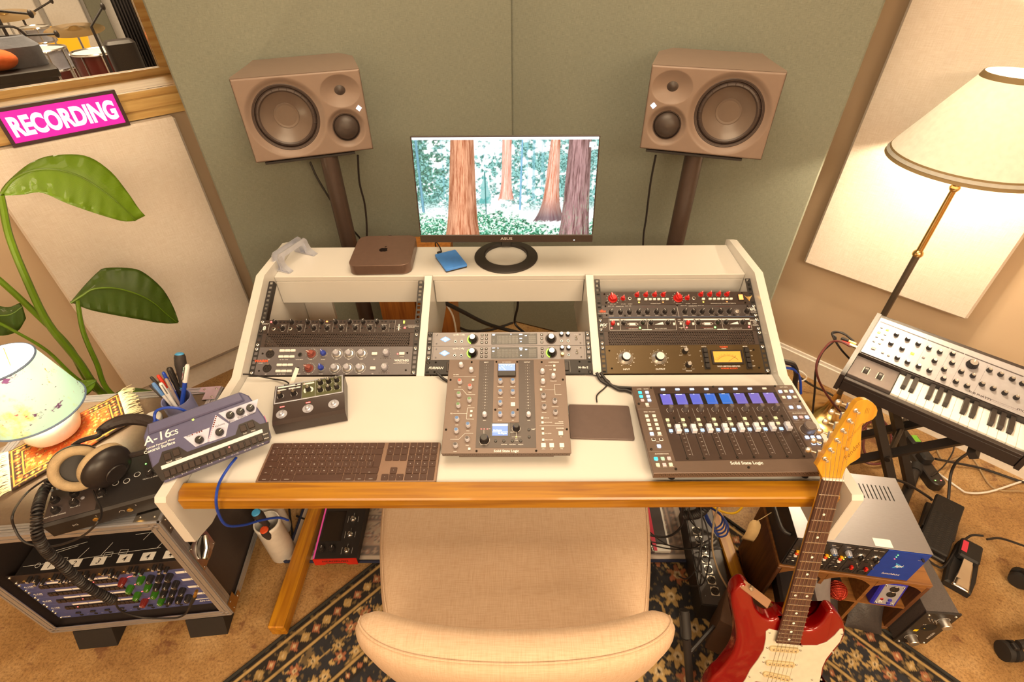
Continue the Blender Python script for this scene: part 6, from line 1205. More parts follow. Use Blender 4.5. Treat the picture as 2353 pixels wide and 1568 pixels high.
# ---- pen cup with pens and a screwdriver
ctop = atz(404, 916, ZT+.095); pcx, pcy = float(ctop[0]), float(ctop[1]); BLC = mat('blue_grey_ceramic', ph(138, 130, 150), .4)
mb = MB().use(BLC).lathe([(.036, 0), (.039, .004), (.040, .092), (.0385, .095), (.0365, .094), (.0355, .008), (0, .007)], 36); tag(obj('pen_cup', mb, None, (pcx, pcy, ZT)), 'blue grey pen cup standing on the flight case', 'pen cup')
def pen(label, base, tip, r, m, cap=None, clip=None, kind='pen'):
    """base: xy offset low in the cup, tip pixel+z up high"""
    p0 = Vector((pcx+base[0], pcy+base[1], ZT+.012)); p1 = Vector(tuple(atz(*tip))); dv = p1-p0; ln = dv.length; t = thing(kind, label, 'pen', tuple(p0), dv.to_track_quat('Z', 'Y').to_euler(), 'pens in the cup')
    obj('barrel', MB().use(m).lathe([(r*.5, 0), (r, .012), (r, ln*.55), (r*.98, ln*.72)], 10), t); obj('cap', MB().use(cap or m).lathe([(r*1.12, ln*.7), (r*1.15, ln*.72), (r*1.1, ln*.97), (r*.7, ln), (0, ln)], 10), t); obj('clip', MB().use(clip or cap or m).box(-r*.3, r*1.1, ln*.75, r*.3, r*1.6, ln*.96), t)
BLU = mat('pen_blue', rgb(36, 74, 190), .35); PWH = mat('pen_white', (.8, .8, .82), .35); PRED = mat('pen_red', rgb(216, 54, 30), .35); LBLU = mat('pen_light_blue', rgb(96, 146, 214), .35); TAN = mat('pen_tan', ph(170, 140, 120), .4)
for lab, b, tp, r, m, cp, cl in (('black ballpoint pen leaning out of the cup over the rug', (.012, -.010), (346, 866, .745), .0042, BLACK, BLACK, None), ('black ballpoint pen with silver clip tilted low in the cup', (.010, -.016), (345, 885, .735), .0044, BLACK, BLACK, CHROME), ('light blue ballpoint pen in the cup', (.008, -.02), (351, 880, .745), .005, PWH, LBLU, None), ('red capped pen in the cup', (.002, .002), (362, 862, .755), .0045, PWH, PRED, None), ('blue pen behind the red capped pen in the cup', (-.004, .006), (374, 855, .76), .0042, BLU, BLU, None), ('white pen with silver tip lying across the cup', (.01, -.024), (368, 880, .745), .0052, PWH, PWH, CHROME), ('thick black marker in the cup beside the screwdriver', (-.002, .014), (388, 845, .765), .0075, BLACK, BLACK, None), ('brown and silver pen in the cup', (.004, -.01), (381, 870, .752), .0042, TAN, TAN, CHROME), ('white and blue pen with silver top standing tallest in the cup', (-.016, -.018), (431, 838, .775), .0062, BLU, PWH, CHROME)): pen(lab, b, tp, r, m, cp, cl)
p0 = Vector((pcx-.006, pcy+.008, ZT+.012)); p1 = Vector(tuple(atz(412, 812, .800))); dv = p1-p0; ln = dv.length; sdv = thing('screwdriver', 'black screwdriver with a blue end standing in the pen cup', 'screwdriver', tuple(p0), dv.to_track_quat('Z', 'Y').to_euler())
GRIP = mat('screwdriver_grip', ph(58, 46, 38), .6, bump=(300, .4)); SBLU = mat('screwdriver_blue', rgb(70, 160, 220), .4)
obj('shaft', MB().use(CHROME).cyl((0, 0, 0), (0, 0, ln-.106), .003), sdv); obj('collar', MB().use(SBLU).lathe([(.009, ln-.108), (.0095, ln-.104)], 14), sdv); obj('grip', MB().use(GRIP).lathe([(.0095, ln-.1035), (.010, ln-.08), (.0125, ln-.06), (.0155, ln-.035), (.0150, ln-.012), (.012, ln-.003)], 22), sdv); obj('end_cap', MB().use(SBLU).lathe([(.0118, ln-.0029), (.009, ln), (0, ln+.0005)], 20), sdv)
jc = atz(366, 958, ZT+.05); jr = thing('spice_jar', 'small glass jar with a pale lid behind the blue mixer', 'jar', (float(jc[0])-.012, float(jc[1])-.01, ZT)); obj('glass', MB().use(mat('amber_jar', ph(120, 90, 50), .15, coat=.4)).lathe([(.022, 0), (.024, .003), (.024, .040), (.020, .045)], 24), jr); obj('lid', MB().use(IVORY).lathe([(.0235, .0455), (.0245, .047), (.0245, .058), (.023, .060), (0, .060)], 24), jr)
tag(obj('adapter_nut', MB().use(CHROME).lathe([(.0075, 0), (.0085, .001), (.0085, .012), (.0075, .013), (.0055, .013), (.0052, .002), (0, .002)], 18), None, tuple(atz(330, 1165, ZT))), 'small silver thread adapter lying on the flight case', 'adapter')
# ---- personal mixer leaning on the desk side
d = Dev('personal_mixer', 'blue slanted personal mixer with knobs and a row of buttons', 'mixer', (-.7600, -.2625, .7925), (R(30), 0, R(31)), None, (310, 780, 4.48)); AW, AD = 239.0, 143.0
AVB = mat('mixer_blue', ph(92, 84, 100), .42, var=(60, .05)); AVG = mat('mixer_light_grey', ph(206, 192, 186), .5)
top = [(8, 0), (AW-8, 0), (AW+1, 12), (AW+3, 58), (AW-14, 128), (AW-28, AD), (8, AD), (-6, 118), (-6, 42)]
c30, s30 = math.cos(R(30)), math.sin(R(30))
mb = MB().use(AVB).prism([(a*.001, b*.001) for a, b in top], -.018, 0, .003); d.part('shell', mb); mb = MB().use(AVB).prism([(.006, .118), ((AW-26)*.001, .118), ((AW-30)*.001, .1425), (.010, .1425)], .0005, .006, .003); d.part('raised_rear', mb)
MX = Matrix(((0, 0, 1, 0), (1, 0, 0, 0), (0, 1, 0, 0), (0, 0, 0, 1)))
d.part('side_light', B(glow('side_red', (1, .1, .25), .6), AW+2.2, 32, -9, AW+3.4, 66, -3, .3)); 
mb = MB().use(BLACK).to(MX); mb.prism([(.020, -.0185), (.138, -.0185), (.138, -.030), (.062, -.052)], .045, (AW-30)*.001); d.part('stand_wedge', mb)
def PL(pts, m, z0=.05, z1=.5, nm='panel'): 
    mm = MB().use(m).prism([(a*.001, b*.001) for a, b in (d.L(*p) for p in pts)][::-1], z0*.001, z1*.001); n_ = mm.f[1]; a_ = sum((mm.v[n_[i]][0]*mm.v[n_[(i+1) % len(n_)]][1]-mm.v[n_[(i+1) % len(n_)]][0]*mm.v[n_[i]][1]) for i in range(len(n_)))
    if a_ < 0: mm.f = [f[::-1] for f in mm.f]
    return d.part(nm, mm)
PL([(180, 1322), (245, 1268), (280, 1160), (450, 1105), (540, 1160), (1035, 985), (1070, 880), (1210, 825), (1290, 875), (1375, 850), (1390, 1035), (280, 1465)], BLACK, .05, .5, 'button_panel'); PL([(500, 1008), (770, 910), (748, 1060), (625, 1110)], AVG, .05, .6, 'pan_panel'); PL([(780, 1055), (750, 1055), (830, 780), (965, 870), (935, 1000)], AVG, .05, .6, 'volume_panel'); PL([(860, 762), (1270, 615), (1240, 752), (985, 860)], AVG, .05, .6, 'tone_panel')
PL([(268, 1308), (1310, 925), (1318, 960), (278, 1345)], WHITECAP, .5, .9, 'label_strip')
for x, y in ((975, 775), (1080, 738), (1183, 700), (655, 1030), (865, 950)): a, b = d.L(x, y, 11); d.part('knob', k_line(BKNOB, 8.6, 11, WHITEP, None, .9, 22, 16), a, b, .6, (0, 0, R(-60)))
for k in range(16): a, b = d.L(330+k*64, 1385-k*24.5, 3); d.part('channel_button', bxm(DKP, 11.4, 15, 3, .8), a, b, .5)
for x, y in ((335, 1205), (425, 1165), (1115, 915), (1195, 878)): a, b = d.L(x, y, 3); d.part('recall_button', bxm(DKP, 14, 16, 3, .8), a, b, .5)
for k in range(5): a, b = d.L(592+k*24, 983-k*9); d.part('pan_led', lth(LEDR if k == 1 else LEDRO, [(1.8, 0), (0, 1.4)], 8), a, b, .6)
for k in range(13): a, b = d.L(763+k*6.2, 1043-k*20.5); d.part('volume_led', lth(LEDR if k < 7 else LEDRO, [(1.7, 0), (0, 1.4)], 8), a, b, .6)
a, b = d.L(598, 828); d.part('power_led', lth(LEDYG, [(2.4, 0), (0, 2)], 10), a, b, 0); a, b = d.L(970, 1110, 4); d.part('button_led', lth(LEDR, [(1.8, 0), (0, 1.4)], 8), a, b, 3.5)
for t_, x, y, s_, bo, sh_ in (('A-16', 235, 1035, 20, .01, .15), ('CS', 405, 970, 11, .02, .1), ('AVIOM', 158, 1112, 4.4, .01, .3), ('Personal Mixer', 318, 1052, 4.6, .01, 0), ('Control Surface', 255, 1115, 7, .02, 0)): a, b = d.L(x, y); d.text(WHITEP, t_, s_, a, b-3, .3, bold=bo, shear=sh_)
for t_, x, y in (('Bass', 1000, 840), ('Treble', 1100, 800), ('Master', 1205, 765), ('Volume', 875, 885), ('Pan', 557, 997)): a, b = d.L(x, y); d.text(BLACK, t_, 5, a, b-2, .75)
for k in range(8): a, b = d.L(380+k*130, 1425-k*49); d.text(WHITEP, '%d — %d' % (2*k+1, 2*k+2), 3.2, a, b-2, .65)
for t_, x, y in (('Recall', 355, 1262), ('Group', 450, 1228), ('Solo', 1135, 968), ('Mute', 1218, 940), ('Select', 1345, 975), ('Mute', 1355, 1018)): a, b = d.L(x, y); d.text(WHITEP, t_, 3.4, a, b-1.5, .65)
d.done()
NETB = mat('blue_network_cable', rgb(28, 66, 176), .45); pb = atz(358, 968, .845)
cable('network_cable', 'blue network cable arching from the rear of the personal mixer', [tuple(atz(357, 972, .850)), tuple(atz(355, 955, .862)), tuple(atz(362, 943, .872)), tuple(atz(385, 937, .872)), tuple(atz(410, 939, .865)), tuple(atz(428, 946, .850))], .0032, NETB)
tag(obj('network_plug', MB().use(NETB).box(-.006, -.005, -.022, .006, .005, .004, .0015), None, tuple(atz(359, 970, .848)), (R(35), 0, R(30))), 'blue network plug behind the personal mixer', 'plug')
cable('network_cable', 'blue network cable hanging from the desk front towards the floor', [tuple(atz(543, 1052, .765)), tuple(atz(525, 1075, .770)), tuple(atz(505, 1108, .774)), tuple(aty(497, 1140, -.292)), tuple(aty(500, 1175, -.296)), tuple(aty(520, 1207, -.285)), tuple(aty(560, 1207, -.25)), tuple(aty(600, 1196, -.21)), tuple(aty(640, 1190, -.17)), tuple(aty(662, 1196, -.15))], .0032, NETB)
# ---- potted plant
PC = np.array([-1.405, .405, 0]); PN = np.array([.732, -.681, 0])
def pp(a, b, off=0.0): return onpl(a, b, PC+PN*off, PN)
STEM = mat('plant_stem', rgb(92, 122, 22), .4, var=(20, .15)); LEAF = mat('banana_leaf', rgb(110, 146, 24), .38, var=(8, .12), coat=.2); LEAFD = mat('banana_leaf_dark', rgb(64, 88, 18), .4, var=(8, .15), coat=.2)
for m_ in (LEAF, LEAFD):
    nt_ = m_.node_tree; b_ = nt_.nodes['Principled BSDF']; w_ = nt_.nodes.new('ShaderNodeTexWave'); w_.inputs['Scale'].default_value = 60; w_.inputs['Distortion'].default_value = 1.5; uvn = nt_.nodes.new('ShaderNodeAttribute'); uvn.attribute_name = 'vein'; nt_.links.new(uvn.outputs['Vector'], w_.inputs['Vector']); cx_ = nt_.nodes.new('ShaderNodeMix'); cx_.data_type = 'RGBA'; cx_.blend_type = 'MULTIPLY'; cx_.inputs[7].default_value = (.62, .66, .5, 1); nt_.links.new(w_.outputs['Fac'], cx_.inputs[0]); nt_.links.new(b_.inputs['Base Color'].links[0].from_socket, cx_.inputs[6]); nt_.links.new(cx_.outputs[2], b_.inputs['Base Color']); bp_ = nt_.nodes.new('ShaderNodeBump'); bp_.inputs['Strength'].default_value = .35; bp_.inputs['Distance'].default_value = .002; nt_.links.new(w_.outputs['Fac'], bp_.inputs['Height']); nt_.links.new(bp_.outputs['Normal'], b_.inputs['Normal'])
plant = thing('potted_plant', 'tall broad leaved potted plant behind the flight case', 'plant', (float(PC[0]), float(PC[1]), 0)); TERR = mat('plant_pot', ph(150, 110, 80), .7)
O3 = np.array([PC[0], PC[1], 0])
obj('pot', MB().use(TERR).lathe([(.085, .001), (.11, .25), (.118, .26), (.118, .285), (.108, .285), (.100, .25), (0, .248)], 36), plant); obj('soil', MB().use(mat('soil', rgb(60, 42, 28), .95, bump=(60, .8, .01))).lathe([(.1005, .2505), (.05, .262), (0, .265)], 24), plant)
def stemobj(pts, r0, r1):
    P_ = spl([tuple(np.array(p)-O3) for p in pts], 6); n_ = len(P_); obj('stem', MB().use(STEM).tube(P_, [r0+(r1-r0)*k/(n_-1) for k in range(n_)], 8), plant)
rootp = [(PC[0]+.0, PC[1]-.01, .262), (PC[0]+.02, PC[1]+.02, .262), (PC[0]+.05, PC[1]+.0, .262), (PC[0]-.03, PC[1]+.02, .262)]
stemobj([rootp[0], pp(235, 905), pp(180, 830), pp(110, 742), pp(60, 640), pp(22, 545), pp(6, 470), pp(2, 448)], .013, .008); stemobj([rootp[1], pp(222, 895, -.02), pp(160, 800, -.02), pp(90, 728, -.02), pp(0, 645, -.02), pp(-60, 600, -.02)], .012, .008); stemobj([rootp[2], pp(256, 905, .03), pp(222, 835, .03), pp(192, 765, .03), pp(180, 704, .03), pp(178, 690, .03)], .009, .006); stemobj([rootp[3], pp(190, 880, .0), pp(110, 808, .0), pp(40, 765, .0), pp(-10, 738, .0)], .006, .004)
def leaf(mid, up, lo, m, off, nx=30, ny=7, bend=.03):
    """leaf blade between an upper and a lower edge curve, folded along its midrib"""
    def res(c):
        P_ = np.array(spl([(a, b, 0) for a, b in c], 8))[:, :2]; s_ = np.r_[0, np.cumsum(np.hypot(*np.diff(P_, axis=0).T))]; q_ = np.linspace(0, s_[-1], nx+1); return np.stack([np.interp(q_, s_, P_[:, 0]), np.interp(q_, s_, P_[:, 1])], 1)
    Mi, Up, Lo = res(mid), res(up), res(lo); vs = []; vein = []
    for i in range(nx+1):
        t_ = i/nx
        for j in range(-ny, ny+1):
            f_ = abs(j)/ny; p = Mi[i]*(1-f_)+(Up if j > 0 else Lo)[i]*f_; o_ = off+bend*(math.sin(PI*t_)*(.6 if j <= 0 else -1.0)*f_**1.3)+.004*math.sin(i*1.9+j*.3)*f_
            vs.append(tuple(pp(p[0], p[1], o_)-O3)); vein.append((t_-f_*.12, 0, 0))
    w_ = 2*ny+1; fs = [(i*w_+j, (i+1)*w_+j, (i+1)*w_+j+1, i*w_+j+1) for i in range(nx) for j in range(w_-1)]
    mb = MB().use(m); mb.add(vs, fs); me = mb.mesh('leaf'); a_ = me.attributes.new('vein', 'FLOAT_VECTOR', 'POINT'); a_.data.foreach_set('vector', np.array(vein).ravel()); lf_ = obj('leaf', me, plant)
    lf_.modifiers.new('thick', 'SOLIDIFY').thickness = .0012
    rib = [tuple(np.array(vs[i*w_+ny])+PN*.0015) for i in range(nx+1)]; obj('midrib', MB().use(STEM).tube(rib, [.004*(1-.75*k/nx) for k in range(nx+1)], 6), lf_)
leaf([(2, 446), (30, 412), (75, 392), (130, 390), (190, 408), (250, 448), (292, 486), (312, 507)], [(-2, 446), (10, 425), (45, 392), (78, 370), (122, 357), (196, 358), (252, 392), (292, 440), (318, 478), (334, 496)], [(4, 450), (50, 448), (95, 443), (150, 466), (200, 484), (250, 500), (285, 509), (312, 508)], LEAF, 0, bend=.035)
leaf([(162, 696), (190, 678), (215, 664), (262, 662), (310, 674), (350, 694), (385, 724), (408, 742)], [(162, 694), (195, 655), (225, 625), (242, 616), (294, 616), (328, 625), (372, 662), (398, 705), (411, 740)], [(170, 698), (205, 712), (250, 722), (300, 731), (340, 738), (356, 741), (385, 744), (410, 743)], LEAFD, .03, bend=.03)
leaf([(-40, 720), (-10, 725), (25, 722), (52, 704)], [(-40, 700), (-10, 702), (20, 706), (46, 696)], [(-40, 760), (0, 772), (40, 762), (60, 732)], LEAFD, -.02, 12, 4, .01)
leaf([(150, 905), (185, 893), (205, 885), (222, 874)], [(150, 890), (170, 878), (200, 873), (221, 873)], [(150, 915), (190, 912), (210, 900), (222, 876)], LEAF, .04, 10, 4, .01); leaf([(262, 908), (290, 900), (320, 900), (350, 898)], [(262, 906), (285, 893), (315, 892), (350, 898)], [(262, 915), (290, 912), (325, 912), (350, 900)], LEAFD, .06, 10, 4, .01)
# ================================================================== FLOOR: RUGS AND CHAIR
PALD = dict(field=ph(44, 40, 38), dark=ph(40, 30, 22), gold=ph(184, 140, 76), rust=ph(168, 96, 56), cream=ph(206, 168, 112), k=.042)
RC = np.array([.284, .695]); RA = R(-46.2); RL_, RW_ = 2.75, 2.05   # back corner; one side runs down right, one down left
ru = np.array([.690, -.724]); rv = np.array([-.713, -.701]); ny = 620; nx = 470
uu, vv = np.meshgrid(np.linspace(0, 1, nx+1), np.linspace(0, 1, ny+1)); cols = persian(uu*RW_, vv*RL_, RW_, RL_, 2, PALD)
big = thing('persian_rug', 'large dark Persian rug with gold and rust flowers under the chair', 'rug', (RC[0], RC[1], 0))
colour_grid('pile', nx, ny, lambda u, v: np.stack([u*RW_*ru[0]+v*RL_*rv[0], u*RW_*ru[1]+v*RL_*rv[1], .0035-.0030*(np.minimum(np.minimum(u, 1-u), np.minimum(v, 1-v)) < .0022)], -1), cols, RUGM, big)
BIND = mat('dark_binding', ph(46, 40, 30), .9, bump=(300, .8, .002)); q4 = [(0, 0), tuple(ru*RW_), tuple(ru*RW_+rv*RL_), tuple(rv*RL_)]
for a, b in zip(q4, q4[1:]+q4[:1]): obj('bound_edge', MB().use(BIND).tube([(a[0], a[1], .0052), (b[0], b[1], .0052)], .005, 8), big)
SX0, SX1, SY0, SY1 = -.783, .66, -.040, .52; lw, lh = SX1-SX0, SY1-SY0
PALB = dict(field=ph(206, 176, 140), dark=ph(70, 66, 74), gold=ph(196, 150, 116), rust=ph(176, 116, 90), cream=ph(226, 200, 166), k=.03)
nx, ny = 200, 90; uu, vv = np.meshgrid(np.linspace(0, 1, nx+1), np.linspace(0, 1, ny+1)); n_ = fbm(uu*lw*9, vv*lh*9, 4, 31)[..., None]; cols = persian(uu*lw, vv*lh, lw, lh, 14, PALB)*.62+np.array(PALB['field'])*.38*(.5+n_); dd = np.minimum(np.minimum(uu*lw, (1-uu)*lw), np.minimum(vv*lh, (1-vv)*lh)); cols = np.where((dd < .022)[..., None], np.array(ph(226, 196, 160)), cols)
sr = thing('beige_rug', 'faded beige patterned rug with navy edging under the desk', 'rug', (SX0, SY0, 0)); colour_grid('pile', nx, ny, lambda u, v: np.stack([u*lw, v*lh, u*0+.0125], -1), cols, RUGM, sr)
NAVY = mat('navy_binding', ph(42, 44, 62), .85, bump=(400, .6, .002))
for a, b in (((0, 0), (lw, 0)), ((0, 0), (0, lh)), ((lw, 0), (lw, lh)), ((0, lh), (lw, lh))): obj('bound_edge', MB().use(NAVY).tube([(a[0], a[1], .0115), (b[0], b[1], .0115)], .0055, 8), sr)
# ---- swivel chair
ch = thing('swivel_chair', 'cream upholstered swivel chair pushed under the desk', 'chair', (.030, -.20, 0))
def rounded_slab(out, z0, z1, r, m, crown=.0, n=6):
    """cushion from a plan outline: rounded rims, slightly crowned top"""
    P = [Vector(p) for p in out]; c = sum(P, Vector((0, 0)))/len(P); N_ = len(P); rings = []
    def inset(d):
        res = []
        for i in range(N_):
            t1 = (P[i]-P[i-1]).normalized(); t2 = (P[(i+1) % N_]-P[i]).normalized(); nn = Vector((-(t1.y+t2.y), t1.x+t2.x)).normalized(); res.append(P[i]+nn*d)
        return res
    prof = [(r*(1-math.cos(a)), z0+r*(1-math.sin(a))) for a in np.linspace(0, PI/2, n)][::-1]; prof = [(r*(1-math.sin(a)), z0+r-r*math.cos(a)) for a in np.linspace(0, PI/2, n)]+[(r*(1-math.cos(a)), z1-r+r*math.sin(a)) for a in np.linspace(0, PI/2, n)]
    vs = []
    for d_, z in prof: vs += [(p.x, p.y, z) for p in inset(d_)]
    m_ = len(prof); last = inset(r)
    for k in range(1, 8):
        f_ = k/8
        vs += [(p.x*(1-f_)+c.x*f_, p.y*(1-f_)+c.y*f_, z1+crown*(1-(1-f_)**2)) for p in last]
    m_ += 7; fs = [(k*N_+i, k*N_+(i+1) % N_, (k+1)*N_+(i+1) % N_, (k+1)*N_+i) for k in range(m_-1) for i in range(N_)]; vs.append((c.x, c.y, z1+crown)); e_ = len(vs)-1
    fs += [((m_-1)*N_+i, (m_-1)*N_+(i+1) % N_, e_) for i in range(N_)]; fs.append(tuple(range(N_-1, -1, -1))); mb = MB().use(m); mb.add(vs, fs); return mb, [tuple(p)+(z1-r*.25,) for p in inset(r*.28)]
seat_pts = [(-.30, -.245), (-.322, -.18), (-.346, -.08), (-.362, .02), (-.366, .10), (-.345, .17), (-.29, .215), (-.15, .235), (0, .24), (.15, .235), (.29, .215), (.345, .17), (.366, .10), (.362, .02), (.346, -.08), (.322, -.18), (.30, -.245), (.24, -.30), (.12, -.325), (0, -.33), (-.12, -.325), (-.24, -.30)]
so = spl([p+(0,) for p in seat_pts+seat_pts[:1]], 3)[:-1]; so = [p[:2] for p in so][::-1]
mbs, rim = rounded_slab(so, .44, .535, .035, CHAIRC, .012); st = obj('seat', mbs, ch, sharp=60); obj('seam', MB().use(CHAIRC).tube([(x, y, z) for x, y, z in rim], .0022, 6, True), st)
# backrest: thick padded band bent round the sitter
nb = 40; mb = MB().use(CHAIRC); sec = 20; vs = []; sm = []
for i in range(nb+1):
    s_ = i/nb*2-1; x = .283*math.sin(s_*1.22)/math.sin(1.22); y = -.357+.052*(s_*s_)+.018*s_**4; tx, ty = .283*1.22*math.cos(s_*1.22)/math.sin(1.22), .104*s_+.072*s_**3; l_ = math.hypot(tx, ty); nxv, nyv = -ty/l_, tx/l_
    e_ = math.sqrt(max(0, 1-abs(s_)**5)); th = .047*(.25+.75*e_); zt_, zb = .800-.03*(1-e_)-.012*s_*s_, .46+.08*(1-e_)
    for k in range(sec):
        a = 2*PI*k/sec; ca, sa = math.cos(a), math.sin(a); hx = th*math.copysign(abs(ca)**.75, ca); hz = (zt_-zb)/2*math.copysign(abs(sa)**.32, sa); zz = (zt_+zb)/2+hz; lean = -(zz-.5)*.16
        vs.append((x+nxv*hx, y+nyv*hx+lean, zz))
        if k == 6: sm.append((x+nxv*hx*1.02, y+nyv*hx*1.02+lean, zz+.001))
fs = [(i*sec+k, i*sec+(k+1) % sec, (i+1)*sec+(k+1) % sec, (i+1)*sec+k) for i in range(nb) for k in range(sec)]+[tuple(range(sec-1, -1, -1)), tuple(nb*sec+k for k in range(sec))]
mb.add(vs, fs); bk = obj('backrest', mb, ch, sharp=70); obj('seam', MB().use(CHAIRC).tube(sm, .002, 6), bk)
obj('column', MB().use(STEELD).cyl((0, -.05, .09), (0, -.05, .435), .025), ch); obj('seat_plate', MB().use(BLACKM).box(-.12, -.17, .425, .12, .07, .4395, .004), ch)
for k in range(5):
    a = R(18+72*k); c_, s_ = math.cos(a), math.sin(a); obj('base_arm', MB().use(BLACKM).tube([(0, -.05, .10), (.15*c_, -.05+.15*s_, .092), (.27*c_, -.05+.27*s_, .075)], [.026, .020, .014], 10), ch); obj('caster', MB().use(RUBBER).lathe([(.014, -.02), (.024, -.018), (.024, .018), (.014, .02)], 20, (.27*c_, -.05+.27*s_, .0305), 'x'), ch)
# ================================================================== UNDER THE DESK
fp_ = Dev('floor_processor', 'black guitar floor processor with a red end standing on the beige rug', 'effects pedal', (-.668, -.058, .0185), (0, 0, R(1.5)), None, (580, 1100, 3.92)); HRED = mat('processor_red', rgb(196, 34, 22), .4); PWd, PLn = 150, 290
MX = Matrix(((0, 0, 1, 0), (1, 0, 0, 0), (0, 1, 0, 0), (0, 0, 0, 1)))
mb = MB().use(BLACKM).to(MX).prism([(.003, .004), (PLn*.001, .004), (PLn*.001, .062), (.003, .040)], 0, PWd*.001); fp_.part('housing', mb); mb = MB().use(HRED); mb.add([(0, 0, .002), (.034, 0, .002), (.042, 0, .012), (.108, 0, .012), (.116, 0, .002), (.150, 0, .002), (.150, 0, .0405), (0, 0, .0405)], [tuple(range(8))]); mb.box(0, .0002, .012, .150, .0028, .0405); fp_.part('end_panel', mb, label='red end panel')
slp = math.atan2(.022, .287); PT = Matrix.Translation((0, .003, .0404)) @ Euler((slp, 0, 0)).to_matrix().to_4x4(); eu = PT.to_euler()
def ptop(x, y, z=.0): return tuple(PT @ Vector((x*.001, y*.001, z*.001)))
o = fp_.part('screen', MB().use(SCR).to(PT).box(.012, .062, .0002, .082, .175, .001)); obj('edge_stripe', MB().use(glow('pink_stripe', (.85, .08, .28), .35)).to(PT).box(-.0005, 0, -.004, .005, .28, .0006), fp_.t)
for x, y in ((24, 32), (60, 32)): obj('knob', k_line(BKNOB, 11, 14, WHITEP, None, .85, 22, 14), fp_.t, ptop(x, y, .2), eu)
fsw = cached('fsw', lambda: MB().use(CHROME).lathe([(.010, 0), (.010, .003), (.0068, .004), (.0068, .007), (.0052, .008), (.0052, .016), (.004, .018), (0, .0182)], 20).mesh('footswitch'))
for y in (26, 84, 142, 200): obj('footswitch', fsw, fp_.t, ptop(112, y, .2), eu)
mb = MB().use(WHITEP).to(PT)
for y in (26, 84, 142): mb.line([(.094, (y-12)*.001), (.094, (y+12)*.001)], .0008, .0008); mb.line([(.130, (y-10)*.001), (.130, (y+10)*.001)], .0008, .0008); mb.line([(.112, (y+14)*.001), (.112, (y+24)*.001)], .0008, .0008)
obj('printed_markings', mb, fp_.t, kind='stuff'); mb = MB().use(BLACK).text('HEADRUSH', .011, .075, .022, 0, 'C', .01, 0, 1.15); mb.v = [(v[0], -.0006, v[1]) for v in mb.v]; obj('lettering', mb, fp_.t)
WCUP = mat('white_enamel', (.80, .78, .75), .35)
cb = atz(648, 1266, 0); cup_ = tag(obj('tool_cup', MB().use(WCUP).lathe([(.040, 0), (.042, .003), (.042, .185), (.043, .187), (.043, .20), (.041, .203), (.038, .202), (.038, .02), (0, .019)], 36), None, (-.803, .000, .0008)), 'tall white cup holding screwdrivers on the floor beside the desk foot', 'cup')
def driver(label, p0, p1, mcap):
    p0, p1 = Vector(p0), Vector(p1); dv = p1-p0; ln = dv.length; t = thing('screwdriver', label, 'screwdriver', tuple(p0), dv.to_track_quat('Z', 'Y').to_euler()); obj('shaft', MB().use(CHROME).cyl((0, 0, 0), (0, 0, ln-.10), .003), t); obj('grip', MB().use(GRIP).lathe([(.0095, ln-.10), (.010, ln-.075), (.014, ln-.05), (.0165, ln-.025), (.014, ln-.004)], 20), t); obj('end_cap', MB().use(mcap).lathe([(.0138, ln-.0039), (.011, ln), (0, ln+.0008)], 20), t)
driver('black screwdriver with a blue end in the white cup on the floor', (-.790, .010, .03), tuple(atz(587, 1177, .305)), SBLU)
driver('short black screwdriver with an orange end in the white cup on the floor', (-.795, -.012, .03), tuple(atz(606, 1217, .215)), mat('orange_cap', rgb(210, 80, 40), .4))
tag(obj('white_bottle', MB().use(WCUP).lathe([(.036, .0), (.038, .003), (.038, .13), (.036, .145), (.037, .147), (.037, .175), (.034, .18), (0, .181)], 32), None, (-.845, .095, .0008)), 'white capped container behind the cup of screwdrivers', 'container')
cable('floor_lead', 'black lead tangled on the floor behind the white cup', [(-.80, .14, .012), (-.72, .10, .010), (-.755, .03, .008), (-.765, -.01, .008), (-.79, .06, .008), (-.83, .05+.1, .008), (-.86, .22, .008)], .004)
cable('floor_lead', 'black lead with a silver plug under the desk side', [(-.86, .30, .008), (-.82, .24, .03), (-.775, .19, .02), (-.735, .17, .018), (-.70+.01, .165, .022)], .0045)
# books, stage box, cables
bk1 = thing('magazine', 'magazine with pink and dark cover lying on the beige rug', 'magazine', (.443, -.010, .0185), (0, 0, R(-2))); obj('pages', MB().use(WHITECAP).box(0, 0, 0, .135, .23, .012), bk1); obj('cover', MB().use(mat('cover_pink', rgb(206, 56, 84), .4)).box(.0, .0, .0121, .088, .23, .0128), bk1); obj('cover_dark', MB().use(mat('cover_dark', ph(70, 56, 48), .4)).box(.0882, .024, .0121, .128, .23, .0128), bk1)
SBX = plate_mat('stage_box_metal', ph(80, 70, 60), .4, .3); q0, q1, q2 = atz(1614, 1388, .10), atz(1675, 1388, .10), atz(1583, 1215, .10); v = q2-q0; ang = math.atan2(v[1], v[0])-PI/2; LB = .36
d = Dev('stage_box', 'long dark metal stage box with a row of silver sockets', 'stage box', (float(q0[0]), float(q0[1]), .10), (0, 0, ang), None, (1460, 1120, 3.5)); d.part('housing', MB().use(BLACKM).prism([(-.004, -.004), (.096, -.004), (.096, LB), (-.004, LB)], -.0935, -.001)); d.part('top_plate', MB().use(SBX).prism([(0, 0), (.092, 0), (.092, LB-.004), (0, LB-.004)], -.0009, .001, .0005))
xm = cached('xlrp', lambda: MB().use(NICKEL).prism([(a*.001, b*.001) for a, b in rrect(-13, -14, 13, 14, 2)], 0, .0016, .0004).mesh('flange'))
for x, y in ((640, 838), (612, 748), (588, 662), (565, 580), (540, 500), (515, 425), (490, 350)): a, b = d.L(x, y, 2); o = d.part('socket', xm, a, b, 1, (0, 0, R(0))); d.part('socket_insert', xlr_f(), 0, 0, 1.6, parent=o)
for k in range(7): d.text(WHITEP, str(8-k), 3, 14, 24+k*36, 1.2)
d.done()
